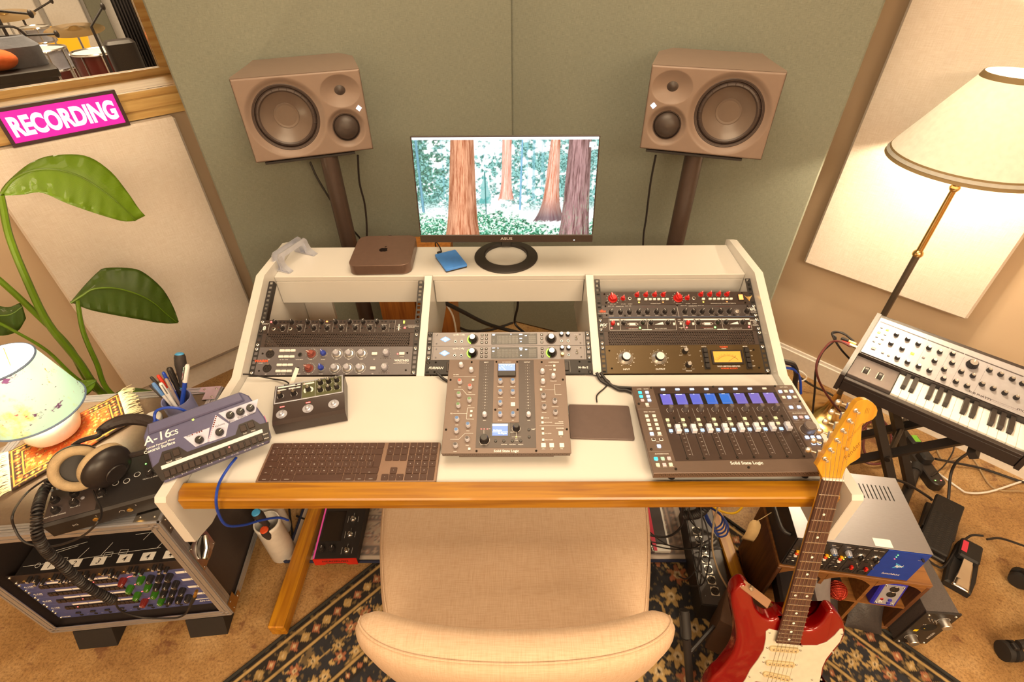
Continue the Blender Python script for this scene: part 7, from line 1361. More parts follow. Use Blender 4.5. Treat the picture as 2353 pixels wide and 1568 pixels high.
HOSE = mat('corrugated_hose', ph(44, 34, 28), .5); hp_ = spl([tuple(atz(1560, 1225, .06)), tuple(atz(1585, 1222, .10)), tuple(atz(1603, 1208, .14)), tuple(atz(1612, 1185, .16)), tuple(atz(1618, 1150, .17))], 12)
hp_ = [(x, y, max(z, .045)+.11) for x, y, z in hp_]
cable_t = tag(obj('corrugated_hose', MB().use(HOSE).tube(hp_, [.017 if k % 2 else .014 for k in range(len(hp_))], 12)), 'black corrugated cable hose beside the stage box', 'hose')
rr = random.Random(11)
cab_specs = [('black microphone lead crossing above the magazine', [(1470, 1195, .16), (1495, 1225, .12), (1540, 1255, .09), (1600, 1262, .125), (1660, 1262, .13)], .0022), ('black lead curving from the seat edge over the beige rug', [(1478, 1220, .10), (1500, 1232, .08), (1540, 1232, .09), (1568, 1205, .14), (1570, 1165, .2)], .004), ('thin lead draped over the upper sockets of the stage box', [(1580, 1170, .25), (1600, 1215, .20), (1612, 1262, .145), (1605, 1300, .125), (1580, 1330, .11), (1560, 1325, .05)], .0024), ('thin lead draped over the middle sockets of the stage box', [(1600, 1165, .25), (1620, 1200, .20), (1630, 1250, .15), (1628, 1300, .135), (1612, 1345, .13), (1575, 1345, .08)], .0024), ('thin lead running along the edge of the stage box', [(1610, 1165, .26), (1615, 1230, .2), (1606, 1280, .16), (1602, 1330, .14)], .0024), ('thin lead hooked over the first socket of the stage box', [(1584, 1165, .24), (1583, 1190, .20), (1600, 1212, .16), (1622, 1225, .14)], .0022), ('thin lead from the stage box to the magazine', [(1640, 1235, .14), (1590, 1260, .12), (1540, 1262, .08), (1483, 1250, .07)], .0022), ('thin lead from the stage box to the beige rug edge', [(1630, 1252, .15), (1580, 1263, .12), (1530, 1252, .07), (1483, 1243, .08)], .0022)]
for lb_, pts, r in cab_specs: cable('signal_lead', lb_, [tuple(atz(*p)) for p in pts], r)
mp_ = thing('microphone_plug', 'black and silver microphone plug lying on the magazine', 'plug', tuple(atz(1495, 1258, .045)), (R(90), 0, R(5))); obj('shell', MB().use(BLACK).lathe([(.004, -.05), (.007, -.035), (.0095, -.03), (.0095, .0)], 14, (0, 0, 0)), mp_); obj('tip', MB().use(NICKEL).lathe([(.0092, .0), (.0092, .02), (.008, .02)], 14), mp_)
for k in range(4): cable('network_coil', ['blue cable loop, outermost of the coil by the stage box', 'blue cable loop, second of the coil by the stage box', 'blue cable loop, third of the coil by the stage box', 'blue cable loop, innermost of the coil by the stage box'][k], [tuple(atz(1618-k*1, 1172, .22)), tuple(atz(1632-k*2, 1200, .18-k*.004)), tuple(atz(1650-k*3, 1232-k*6, .15)), tuple(atz(1670-k*4, 1228-k*8, .14)), tuple(atz(1672-k*5, 1205-k*7, .15+k*.004)), tuple(atz(1655-k*6, 1182-k*4, .17)), tuple(atz(1635-k*4, 1165, .2))], .003, mat('blue_cable_dark', rgb(40, 60, 130), .45))
cable('yellow_cable', 'yellow cable sagging under the desk front', [tuple(atz(1632, 1160, .22)), tuple(atz(1650, 1172, .21)), tuple(atz(1675, 1180, .205)), tuple(atz(1692, 1178, .21)), tuple(atz(1706, 1166, .22))], .0036, mat('yellow_cable', rgb(230, 180, 20), .4))
cable('tan_cable', 'tan cable running down beside the stage box', [tuple(atz(1650, 1165, .24)), tuple(atz(1640, 1200, .2)), tuple(atz(1637, 1260, .165)), tuple(atz(1650, 1310, .14)), tuple(atz(1675, 1358, .105))], .003, mat('tan_cable', ph(176, 140, 92), .5))
# ================================================================== RIGHT: WOODEN PIGEONHOLE BOX AND UNITS
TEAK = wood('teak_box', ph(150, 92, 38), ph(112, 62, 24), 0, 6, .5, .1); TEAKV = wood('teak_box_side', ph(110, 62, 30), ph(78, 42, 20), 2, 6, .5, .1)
BA = math.atan2(-.265+.204, 1.205-.796); BWd, BDp, BH = .414, .215, .300
bx = thing('pigeonhole_box', 'brown wooden pigeonhole box with arched openings on the floor', 'storage box', (.796, -.2045, 0), (0, 0, BA)); tk = .012
M = Matrix(((1, 0, 0, 0), (0, 0, 1, 0), (0, 1, 0, 0), (0, 0, 0, 1)))
obj('top', MB().use(TEAK).box(0, 0, BH-tk, BWd, BDp, BH, .002), bx); obj('bottom', MB().use(TEAK).box(0, 0, .0065, BWd, BDp, .022, .002), bx); obj('back', MB().use(TEAKV).box(tk, BDp-.008, .0225, BWd-tk, BDp, BH-tk-.0005), bx)
for x in (0, BWd-tk): obj('side', MB().use(TEAKV).box(x, 0, .0225, x+tk, BDp, BH-tk-.0005, .002), bx)
obj('shelf', MB().use(TEAK).box(tk+.0005, .001, .150, BWd-tk-.0005, BDp-.009, .159), bx)
for i, x in enumerate((.135, .27)):
    obj('divider', MB().use(TEAK).box(x-.005, .001, .1595, x+.005, BDp-.009, BH-tk-.0005), bx); obj('divider', MB().use(TEAK).box(x-.005+(.0), .001, .0225, x+.005, BDp-.009, .1495), bx)
for x0, x1 in ((tk, .13), (.14, .265), (.275, BWd-tk)):
    mb = MB().use(TEAK); n_ = 12; yy0, yy1 = .0, .010; out = [(x0+(x1-x0)*k/n_, BH-tk-.0006-.030*(abs(2*k/n_-1))**2.2) for k in range(n_+1)]; pg_ = out+[(x1, BH-tk-.0005), (x0, BH-tk-.0005)]; mb.to(M).prism(pg_[::-1], yy0, yy1); obj('arch_trim', mb, bx)
# module rack on top
LBX = thing('module_rack', 'silver topped module rack with a blue power panel on the wooden box', 'rack unit', (.800, -.2025, BH+.0008), (R(0), 0, BA)); LWd, LDp, LHt = .342, .245, .147
obj('chassis', MB().use(BLACKM).box(.0008, .004, .001, LWd-.0008, LDp, LHt-.0015), LBX); obj('lid', MB().use(mat('brushed_lid', ph(158, 144, 128), .36, .7, bump=(120, .1), stretch=(1, 14, 1))).box(0, .002, LHt-.0014, LWd, LDp, LHt+.0006, .0006), LBX)
mb = MB().use(HOLE)
for k in range(10): mb.box(LWd-.14+k*.0115, LDp-.085, LHt+.0006, LWd-.14+k*.0115+.003, LDp-.035, LHt+.0009)
obj('vent_slots', mb, LBX, kind='stuff'); obj('tape_label', MB().use(IVORY).box(.20, .006, LHt+.0007, .245, .03, LHt+.0011), LBX)
obj('handle', MB().use(BLACKM).tube(spl([(-.001, .03, .115), (-.022, .045, .118), (-.026, .12, .118), (-.022, .195, .118), (-.001, .21, .115)], 5), .006, 10), LBX)
APIB = mat('module_blue', rgb(28, 66, 176), .42, .2); MODB = mat('module_black', ph(48, 40, 34), .45)
F = Matrix(((1, 0, 0, 0), (0, 0, -1, 0), (0, 1, 0, 0), (0, 0, 0, 1))); FE = F.to_euler()
sw_ = .0382
for k in range(6):
    x0 = .004+k*sw_; m_ = obj('module', MB().use(MODB).box(x0, .0008, .003, x0+sw_-.0008, .0038, LHt-.004, .0004), LBX)
    def at_(x, z, zz=.0005): return (x0+x, .0008-zz, z)
    if k < 4:
        obj('gain_knob', k_line(ALUPAINT, 8, 15, WHITEP, CAPS['b'], .8, 20, 12), m_, at_(.024, .112), FE)
        for j, mm in enumerate((mat('btn_amber', rgb(230, 170, 20), .4), mat('btn_orange', rgb(220, 70, 30), .4), WHITECAP)): obj('button', bxm(mm, 8, 7, 7, 1), m_, at_(.016, .086-j*.011), FE)
        for j, mm in enumerate((LEDY, LEDYG)): obj('led', lth(mm, [(1.6, 0), (0, 1.4)], 8), m_, at_(.028, .083-j*.011), FE)
        obj('jack', jack(BLACK, 5.5), m_, at_(.022, .050), FE); obj('combo_socket', xlr_f(), m_, at_(.019, .022), FE)
        mb = MB().use(WHITEP).to(Matrix.Translation(at_(0, 0, .0004)) @ F)
        for j, tx in enumerate(('PAD', 'POL', '48V')): mb.text(tx, .0028, .006, .085-j*.011, 0)
        mb.text('LINE', .0026, .007, .05, 0); mb.text('MIC', .0026, .006, .035, 0); mb.text('512c', .004, .019, .132, 0, 'C', .02); mb.text('GAIN', .0026, .030, .124, 0); obj('printed_markings', mb, m_, kind='stuff')
    else:
        obj('gain_knob', k_wing(BKNOB, 9, 15, SKIRTM), m_, at_(.022, .100), FE); obj('jack', jack(BLACK, 6.5), m_, at_(.009, .075), FE); obj('toggle', lth(NICKEL, [(3.4, 0), (3.4, 2), (1.6, 3), (1.6, 12), (0, 12)], 12), m_, at_(.028, .060), FE); obj('red_switch', bxm(mat('btn_red', rgb(196, 30, 20), .4), 7, 13, 8, 1), m_, at_(.020, .042), FE); obj('combo_socket', xlr_f(), m_, at_(.019, .020), FE)
        mb = MB().use(WHITEP).to(Matrix.Translation(at_(0, 0, .0004)) @ F); mb.text('DAV', .0036, .010, .132, 0, 'C', .02); mb.text('BG501', .0036, .026, .132, 0); mb.ticks(.022, .100, .012, .0135, 11); mb.text('DI', .003, .009, .085, 0); obj('printed_markings', mb, m_, kind='stuff')
x0 = .004+6*sw_+.0003; ps = obj('power_panel', MB().use(APIB).box(x0, .0008, .003, LWd-.002, .0038, LHt-.003, .0004), LBX, label='blue power supply panel'); wv = LWd-.002-x0
mb = MB().use(WHITEP).to(Matrix.Translation((x0, .0004, 0)) @ F); mb.text('lunchbox', .009, wv/2, .025, 0, 'C', 0, .25); mb.text('POWER', .003, wv-.014, .112, 0); obj('printed_markings', mb, ps, kind='stuff')
mb = MB().use(mat('api_cyan', rgb(70, 160, 225), .5)).to(Matrix.Translation((x0, .0003, 0)) @ F); mb.add([(wv/2-.012, .060, 0), (wv/2+.016, .071, 0), (wv/2-.012, .088, 0), (wv/2-.006, .073, 0)], [(0, 1, 2, 3)]); obj('logo_arrow', mb, ps); obj('logo', MB().use(WHITEP).to(Matrix.Translation((x0, .0000, 0)) @ F).text('api', .012, wv/2+.002, .069, 0, 'C', .02, .2), ps)
for j, mm in enumerate((LEDG, LEDG, LEDR)): obj('led', lth(mm, [(1.8, 0), (0, 1.5)], 8), ps, (x0+.030, .0006, .126-j*.010), FE)
obj('power_switch', lth(BLACK, [(3.5, 0), (3, 8), (0, 9)], 12), ps, (x0+wv-.014, .0006, .122), FE)
# things in the pigeonholes (local box coordinates -> world)
Mb = Matrix.Translation((.796, -.2045, 0)) @ Euler((0, 0, BA)).to_matrix().to_4x4()
def inbox(x, y, z): return tuple(Mb @ Vector((x, y, z)))
mic = thing('microphone', 'microphone with a red mesh grille in the middle upper pigeonhole', 'microphone', inbox(.205, .012, .1858), (R(90), 0, BA)); GRL = mat('red_grille', rgb(150, 36, 22), .4, .6, bump=(500, 1, .002)); mb = MB().use(GRL).ball((0, 0, .0), .026, 24, 14, (1, 1, 1.05)); obj('grille', mb, mic); mb = MB().use(mat('grille_wire', rgb(190, 70, 50), .4, .6))
for k in range(9): a = -60+k*15; r = .0264*math.cos(R(a)); z = .0277*math.sin(R(a)); mb.tube([(r*math.cos(b), r*math.sin(b), z) for b in np.linspace(0, 2*PI, 33)[:-1]], .0007, 4, True)
for k in range(12): b = 2*PI*k/12; mb.tube([(.0264*math.cos(R(a))*math.cos(b), .0264*math.cos(R(a))*math.sin(b), .0277*math.sin(R(a))) for a in range(-80, 81, 16)], .0007, 4)
obj('grille_wires', mb, mic, kind='stuff'); obj('handle', MB().use(BLACKM).lathe([(.020, -.024), (.018, -.05), (.012, -.15)], 20), mic)
DIB = mat('di_blue', rgb(44, 42, 168), .4); di = thing('di_box', 'blue direct box with sockets in the upper end pigeonhole', 'direct box', inbox(.300, -.004, .1600), (R(-8), 0, BA)); obj('frame', MB().use(DIB).box(0, 0, 0, .072, .10, .112, .004), di); obj('panel', MB().use(ALUPAINT).box(.009, -.0012, .010, .063, -.0001, .102), di)
for z in (.085, .060): obj('combo_socket', xlr_f(), di, (.038, -.0012, z), FE)
for x, z, mm in ((.022, .034, REDK), (.022, .020, WHITECAP)): obj('phono_socket', jack(mm, 4.5), di, (x, -.0012, z), FE)
for x, z in ((.044, .034), (.044, .020)): obj('switch', bxm(DIB, 9, 8, 4, .6), di, (x, -.0012, z), FE)
for x, z in ((.013, .097), (.059, .097), (.013, .015), (.059, .015)): obj('screw', screwm(NICKEL, 3), di, (x, -.0012, z), FE)
LEA = mat('black_leather', ph(52, 42, 36), .45, bump=(150, .4, .002)); GLEA = mat('grey_leather', ph(136, 120, 104), .38, bump=(100, .25, .003))
def pouch(name, label, loc, rot, w_, h_, th, m):
    def f(u, v): return 0
    nxp, nyp = 14, 16; t_ = thing(name, label, 'pouch', loc, rot); mb = MB().use(m)
    for s_ in (1, -1):
        vs = []
        for j in range(nyp+1):
            for i in range(nxp+1):
                u, v = i/nxp, j/nyp; e_ = (math.sin(PI*u)**.6)*(math.sin(PI*v)**.5 if 0 < v < 1 else 0); vs.append(((u-.5)*w_*(1-.10*math.sin(PI*v)), v*h_, s_*th/2*e_*(1+.12*math.sin(u*9+v*7))))
        fs = [(j*(nxp+1)+i, j*(nxp+1)+i+1, (j+1)*(nxp+1)+i+1, (j+1)*(nxp+1)+i) for j in range(nyp) for i in range(nxp)]; mb.add(vs, fs if s_ > 0 else [q_[::-1] for q_ in fs])
    obj('body', mb, t_); obj('zip', MB().use(NICKEL).box(-w_*.42, h_*.985, -.002, w_*.42, h_*1.0, .002), t_); return t_
pouch('microphone_pouch', 'grey leather pouch hanging from the upper pigeonhole', inbox(.150, -.030, .136), (R(62), R(-6), BA+R(6)), .085, .150, .03, GLEA)
pouch('microphone_pouch', 'black leather pouch with lettering in the lower middle pigeonhole', inbox(.215, -.062, .020), (R(58), 0, BA+R(20)), .085, .150, .035, LEA)
pouch('microphone_pouch', 'flat black leather pouch in the lower end pigeonhole', inbox(.330, -.022, .024), (R(48), 0, BA-R(6)), .105, .125, .022, LEA)
lc = thing('leather_case', 'black leather box case with a metal stud in the upper pigeonhole behind the guitar', 'case', inbox(.075, -.030, .1600), (0, 0, BA+R(-4))); obj('body', MB().use(LEA).box(-.055, -.045, 0, .05, .12, .058, .008), lc); obj('stud', lth(BRASS, [(5, 0), (4.4, 1.4), (2, 2.2), (0, 2.2)], 16), lc, (.030, -.045, .032), FE)
# tag tied to the box
tg = thing('paper_tag', 'brown paper luggage tag tied by the wooden box', 'tag', tuple(atz(1728, 1218, .34)), (R(70), R(8), R(-12))); mb = MB().use(mat('manila_paper', ph(204, 160, 96), .8)); nx_ = 10
vs = []
for j in range(9):
    for i in (0, 1):
        v = j/8; vs.append(((i-.5)*(.036 if v < .85 else .036-(v-.85)*.12), v*.075-.04, .008*math.sin(v*3.2)))
mb.add(vs, [(2*j, 2*j+1, 2*j+3, 2*j+2) for j in range(8)]); o = obj('card', mb, tg); o.modifiers.new('thick', 'SOLIDIFY').thickness = .0006; obj('string', MB().use(mat('string', ph(200, 160, 100), .8)).tube([(0, .03, 0), (.01, .05, .004), (.03, .075, .0)], .0012, 5), tg)
# tall black unit standing on its side by the box
q0 = atz(2052, 1476, .004); av = thing('valve_unit', 'black half rack unit with silver knobs standing on end by the wooden box', 'rack unit', (float(q0[0]), float(q0[1]), .006), (0, 0, R(-4))); AWd, AHt, ADp = .098, .205, .27
AVT = mat('granular_black', ph(84, 70, 58), .6, var=(300, .2), bump=(500, .5)); obj('housing', MB().use(AVT).box(.004, .006, 0, AWd-.004, ADp, AHt, .001), av); obj('front_panel', MB().use(BLACKM).box(0, 0, 0, AWd, .0058, AHt+.002, .001), av)
for x, z in ((.066, .165), (.032, .045)): obj('level_knob', k_line(ALU, 14, 22, None, None, .95, 28, 0), av, (x, 0, z), FE); obj('knob_ring', MB().use(WHITEP).ring(0, 0, .0165, .0175, .0003, 24), av, (x, 0, z), FE)
for x, z in ((.012, .195), (.086, .195), (.012, .010), (.086, .010)): obj('panel_screw', screwm(NICKEL, 4), av, (x, 0, z), FE)
for x, z in ((.038, .085), (.060, .105)): obj('yellow_sticker', MB().use(mat('yellow_sticker', rgb(240, 210, 20), .6)).box(0, -.0005, 0, .012, -.0001, .012), av, (x-.02, 0, z))
obj('window', MB().use(HOLE).lathe([(.022, 0), (0, .0004)], 28), av, (.05, -.0003, .115), FE)
for k in range(3): obj('toggle', lth(NICKEL, [(3, 0), (3, 2), (1.4, 3), (1.4, 10), (0, 10)], 10), av, (.020+k*.012, 0, .175-k*.006), FE)
mb = MB().use(WHITEP).to(F); mb.text('AVALON', .008, .085, .06, .0003, 'C', 0, 0, 1, R(90)); mb.text('U5', .006, .03, .13, .0003); obj('printed_markings', mb, av, kind='stuff')
# ================================================================== GUITAR
G = Dev('electric_guitar', 'red electric guitar with white pickguard leaning against the desk edge', 'guitar', (.7089, -.2868, .8295), (R(69.6), R(.75), R(-4.28)), None, (1660, 1080, 3.2125))
GRED = mat('candy_red', rgb(128, 4, 4), .2, .2, var=(6, .1), coat=.7); PGW = mat('pickguard_mint', ph(214, 192, 150), .35); MAPLE = wood('amber_maple', ph(222, 152, 30), ph(196, 120, 18), 1, 4, .25, .7); ROSE = wood('rosewood', ph(96, 58, 38), ph(58, 34, 24), 1, 9, .45, 0, 30)
def fz(k): return 648*(1-2**(-k/12))
fbw = lambda y: 42+14.5*(-y)/455.4
mb = MB().use(ROSE).prism([(-.0282, -.463), (-.026, -.466), (.026, -.466), (.0282, -.463), (.0211, 0), (-.0211, 0)], -.006, 0, .0012); G.part('fingerboard', mb)
mb = MB().use(MAPLE); secs = []
for y, w_, dp in ((.004, 21, 19), (-40, 21.5, 20), (-200, 23.4, 21), (-330, 26, 23), (-365, 27, 26), (-380, 27, 27)):
    secs.append([(w_*math.cos(a)*.001, y*.001, (-6.1+dp*min(0, math.sin(a)))*.001) for a in np.linspace(0, -PI, 13)])
vs = [p for s_ in secs for p in s_]; mb.add(vs, [(k*13+i, k*13+i+1, (k+1)*13+i+1, (k+1)*13+i) for k in range(5) for i in range(12)]+[(k*13, (k+1)*13, (k+1)*13+12, k*13+12) for k in range(5)]+[tuple(range(13)), tuple(5*13+12-i for i in range(13))]); G.part('neck', mb, sharp=50)
fr = MB().use(CHROME)
for k in range(1, 22): y = -fz(k); w_ = fbw(y)/2-.4; G.part('fret', MB().use(CHROME).tube([(-w_*.001, y*.001, .0006), (w_*.001, y*.001, .0006)], .0011, 6))
for k in (3, 5, 7, 9, 15, 17, 19, 21): y = -(fz(k)+fz(k-1))/2; G.part('inlay', MB().use(IVORY).disc(0, 0, .0031, .0003), 0, y)
for sx in (-1, 1): G.part('inlay', MB().use(IVORY).disc(0, 0, .0031, .0003), sx*13, -(fz(12)+fz(11))/2)
G.part('nut', MB().use(IVORY).box(-.0212, .0002, -.004, .0212, .0042, .0022, .0004))
# headstock
G.zoom = (1820, 880, 6.533); hs = [(372, 1258), (440, 1150), (560, 960), (700, 730), (830, 520), (935, 345), (985, 285), (1060, 258), (1140, 262), (1215, 300), (1270, 360), (1290, 420), (1272, 495), (1215, 558), (1130, 595), (1072, 622), (1055, 650), (1045, 760), (1036, 1000), (1030, 1122), (975, 1165), (885, 1215), (820, 1272), (785, 1345)]
hp2 = [G.L(x, y, -5) for x, y in hs]+[(20.8, 3), (20.8, -1), (-20.8, -1), (-20.8, 3)]; hp2 = [(a*.001, b*.001) for a, b in hp2]
ar = sum(hp2[i][0]*hp2[(i+1) % len(hp2)][1]-hp2[(i+1) % len(hp2)][0]*hp2[i][1] for i in range(len(hp2)))
if ar < 0: hp2 = hp2[::-1]
G.part('headstock', MB().use(MAPLE).prism(hp2, -.0195, -.005, .0012))
posts = [G.L(x, y, 2) for x, y in ((515, 1165), (600, 1025), (695, 880), (785, 735), (885, 588), (985, 440))]
ms = [((posts[0][0]+posts[5][0])/2, (posts[0][1]+posts[5][1])/2)]
dv = Vector((posts[5][0]-posts[0][0], posts[5][1]-posts[0][1])).normalized(); pv = Vector((-dv.y, dv.x))
for k, (a, b) in enumerate(posts):
    t_ = G.part('tuner', lth(NICKEL, [(5, -5), (5, -3.2), (3.2, -2.6), (3.2, 2.4), (2.6, 3.4), (3.1, 5), (3.1, 7), (0, 7.4)], 18), a, b); bt = MB().use(NICKEL); st_ = pv*.0; 
    bt.tube([(pv.x*.012, pv.y*.012, -.022), (pv.x*.024, pv.y*.024, -.022)], [.0026, .0020], 8); bt.ball((pv.x*.029, pv.y*.029, -.022), .0070, 14, 9, (1, 1, .55)); bt.box(-.008, -.008, -.027, .008, .008, -.0196, .001); obj('tuner_button', bt, t_, kind='stuff')
mb = MB().use(mat('decal_dark', ph(140, 88, 24), .4)); a, b = G.L(930, 1035, -5); mb.text('Fender', .0095, a*.001, b*.001, -.0047, 'C', -.004, .35, 1.25, R(64)); a, b = G.L(965, 740, -5); mb.text('STRATOCASTER', .0038, a*.001, b*.001, -.0047, 'C', 0, 0, 1, R(64), 1.3); a, b = G.L(1135, 425, -5); [mb.line([(a*.001-.004+j*.003, b*.001-.006+.0012*math.sin(i*2.1+j)+i*.0018) for i in range(8)], .0005, -.0047) for j in range(3)]; G.part('decal', mb, kind='stuff')
a, b = G.L(825, 1000, 0); G.part('string_guide', lth(NICKEL, [(2.4, -5), (2.4, -2), (4, -1), (3.6, .6), (0, 1)], 12), a, b)
# body: seen outline from the photograph, the rest a double cutaway body
G.zoom = (1660, 1080, 3.2125); hb_ = -13.0
vis_l = [(425, 1062), (415, 1088), (385, 1108), (345, 1110), (300, 1090), (262, 1050), (238, 1000), (228, 940), (215, 890), (185, 858), (150, 850), (115, 868), (85, 900), (66, 960), (78, 1060), (98, 1160), (104, 1260), (88, 1340), (48, 1410)]
vis_r = [(598, 1180), (640, 1185), (690, 1172), (740, 1130), (775, 1075), (805, 1050), (840, 1056), (880, 1095), (908, 1150), (912, 1210), (895, 1265), (850, 1330), (795, 1400), (760, 1460), (748, 1520)]
Lp = [G.L(x, y, hb_) for x, y in vis_l]; Rp = [G.L(x, y, hb_) for x, y in vis_r]
yb = -782; lowL = [(Lp[-1][0]-16, Lp[-1][1]-42), (-150, -610), (-166, -665), (-158, -715), (-125, -758), (-70, -779), (0, yb)]; lowR = [(Rp[-1][0]+1, Rp[-1][1]-28), (118, -585), (140, -630), (152, -680), (140, -728), (105, -762), (55, -779)]
out = Lp+lowL+lowR[::-1]+Rp[::-1]; out = [p[:2] for p in spl([(a*.001, b*.001, 0) for a, b in out], 2)]
def body_loft(outl, z0, z1, r, m):
    P_ = [Vector(p) for p in outl]; n_ = len(P_)
    a_ = sum(P_[i].x*P_[(i+1) % n_].y-P_[(i+1) % n_].x*P_[i].y for i in range(n_))
    if a_ < 0: P_ = P_[::-1]
    nr = []
    for i in range(n_):
        t_ = (P_[(i+1) % n_]-P_[i-1]).normalized(); nr.append(Vector((-t_.y, t_.x)))
    prof = [(r*(1-math.sin(a)), z0+r-r*math.cos(a)) for a in np.linspace(0, PI/2, 6)]+[(r*(1-math.cos(a)), z1-r+r*math.sin(a)) for a in np.linspace(0, PI/2, 6)]; vs = []
    for d_, z in prof: vs += [(P_[i].x+nr[i].x*d_, P_[i].y+nr[i].y*d_, z) for i in range(n_)]
    fs = [(k*n_+i, k*n_+(i+1) % n_, (k+1)*n_+(i+1) % n_, (k+1)*n_+i) for k in range(len(prof)-1) for i in range(n_)]+[tuple(range(n_-1, -1, -1)), tuple((len(prof)-1)*n_+i for i in range(n_))]; return MB().use(m).add(vs, fs)
G.part('body', body_loft(out, -.054, -.013, .009, GRED), sharp=40)
pgp = [(322, 1196), (345, 1178), (408, 1192), (405, 1280), (575, 1300), (700, 1300), (770, 1275), (830, 1225), (868, 1180), (888, 1176), (895, 1205), (870, 1270), (815, 1335), (765, 1400), (738, 1460), (726, 1530)]
pl_ = [(320, 1250), (305, 1330), (265, 1400), (205, 1480), (170, 1550)]
pg1 = [G.L(x, y, -11) for x, y in pgp]; pg2 = [G.L(x, y, -11) for x, y in pl_]; poly = [(a*.001, b*.001) for a, b in pg1+[(pg1[-1][0]+3, pg1[-1][1]-40), (118, -640), (122, -690), (95, -728), (40, -610), (-45, -610), (pg2[-1][0]-8, pg2[-1][1]-25)]+pg2[::-1]]
if sum(poly[i][0]*poly[(i+1) % len(poly)][1]-poly[(i+1) % len(poly)][0]*poly[i][1] for i in range(len(poly))) < 0: poly = poly[::-1]
pk = G.part('pickguard', MB().use(PGW).prism(poly, -.0129, -.0108, .0006)); PKM = mat('pickup_cover', ph(206, 172, 112), .35)
for yc, lean in ((-492, 0), (-540, 0), (-583, -10)):
    p_ = G.part('pickup', MB().use(PKM).prism([(a*.001, b*.001) for a, b in rrect(-35, -7.5, 35, 7.5, 7, 5)], -.0107, -.005, .0012), 0, yc, 0, (0, 0, R(lean)))
    for k in range(6): obj('pole_piece', lth(NICKEL, [(2.4, 0), (2.2, .5), (0, .6)], 10), p_, ((-26+k*10.4)*.001, 0, -.005))
    for sx in (-40, 40): obj('pickup_screw', screwm(NICKEL, 2.6), p_, (sx*.001, 0, -.0108))
for x, y in ((348, 1200), (880, 1210), (815, 1345), (307, 1382), (200, 1524), (583, 1296), (728, 1546), (660, 1546)): a, b = G.L(x, y, -11); G.part('pickguard_screw', screwm(NICKEL, 2.4), a, b, -10.8)
G.part('bridge', MB().use(CHROME).box(-.037, -.665, -.0128, .037, -.640, -.004, .001))
for k in range(6):
    x0 = -17.5+k*7; x1 = -26+k*10.4; px_, py_ = posts[k]
    G.part('string', MB().use(CHROME).tube([(px_*.001, py_*.001, .0005), (x0*.001, .003, .0030), (x1*.001, -.648, .0015)], .0005-.00005*k, 5))
a, b = G.L(205, 880, -10); sb_ = G.part('strap_button', lth(CHROME, [(4, 0), (4, 4), (6.5, 6), (6, 8), (0, 9)], 16), a, b, -14, (R(-30), R(25), 0)); STRAP = mat('leather_strap', ph(150, 100, 60), .6); mb = MB().use(STRAP).box(-.010, -.050, -.0015, .012, .018, .0015, .001); G.part('strap_end', mb, a-2, b-2, -10, (R(-40), R(40), R(38)))
for k, (x, y) in enumerate(((62, -655), (78, -690), (92, -725))): G.part('control_knob', k_line(PKM, 11, 16, None, None, .85, 24, 18), x, y, -10.8)
G.done()
gs = thing('guitar_stand', 'low black guitar stand under the red guitar', 'guitar stand', (.66, -.60, .0055), (0, 0, R(-4))); obj('cradle', MB().use(RUBBER).tube(spl([(-.12, -.03, .075), (-.11, .0, .060), (0, .015, .0520), (.11, .0, .060), (.12, -.03, .075)], 5), .009, 8), gs)
for sx in (-1, 1): obj('leg', MB().use(BLACKM).tube([(sx*.08, .01, .052), (sx*.15, .12, .012)], .009, 8), gs)
obj('leg', MB().use(BLACKM).tube([(0, .01, .050), (0, -.09, .012)], .009, 8), gs)
# ribbed tube of a folded stand and a carton behind the guitar
t0, t1, t2 = (Vector(tuple(atz(*p))) for p in ((1572, 1402, .30), (1577, 1465, .25), (1586, 1580, .06)))
ms_ = thing('folded_stand', 'black folded stand with a ribbed grip beside the chair back', 'stand', (0, 0, 0)); gp = MB().use(RUBBER).tube([t0, t1], .0135, 16)
for k in range(14): a = 2*PI*k/14; gp.tube([tuple(t0.lerp(t1, .12)+Vector((math.cos(a)*.0135, math.sin(a)*.0135, 0))), tuple(t0.lerp(t1, .9)+Vector((math.cos(a)*.0135, math.sin(a)*.0135, 0)))], .0016, 4)
obj('grip', gp, ms_); obj('tube', MB().use(BLACKM).tube([t1, t2, (t2.x+.002, t2.y-.02, .016)], .011, 12), ms_); q_ = Vector(tuple(atz(1640, 1440, .16))); obj('brace', MB().use(BLACKM).tube([t1.lerp(t2, .35), q_], .006, 6), ms_)
cb_ = atz(1645, 1412, .20); tag(obj('cardboard_box', MB().use(mat('brown_card', ph(92, 60, 36), .8, bump=(40, .2))).box(0, 0, 0, .16, .11, .20, .003), None, (float(cb_[0])+.004, float(cb_[1])-.02, .0085), (0, 0, R(-28))), 'brown cardboard box behind the guitar body', 'box')
# ================================================================== SYNTH ON ITS STAND
SYA = R(-42.7); SYB = mat('synth_black', ph(52, 40, 32), .4, bump=(120, .2)); SYP = mat('synth_panel', ph(172, 156, 138), .4, .2); SYG = mat('synth_wheel_panel', ph(120, 102, 86), .25, .5)
k0 = atz(1860+690/3.734, 700+765/3.734, .56)
d = Dev('synthesizer', 'black and silver keyboard synthesizer with rows of knobs on a stand', 'synthesizer', (float(k0[0]), float(k0[1]), .56), (0, 0, SYA), None, (1860, 700, 3.734)); KP = 23.2; X0, X1 = -147.0, 15*KP+14
MXs = Matrix(((0, 0, 1, 0), (1, 0, 0, 0), (0, 1, 0, 0), (0, 0, 0, 1)))
for a, b in ((X0, X0+14), (15*KP+.5, 15*KP+14)): mb = MB().use(SYB).to(MXs); mb.prism([(-.022, -.055), (.300, -.055), (.300, .088), (.290, .093), (.120, .031), (-.012, .016), (-.022, .010)], a*.001, b*.001); d.part('side_cheek', mb)
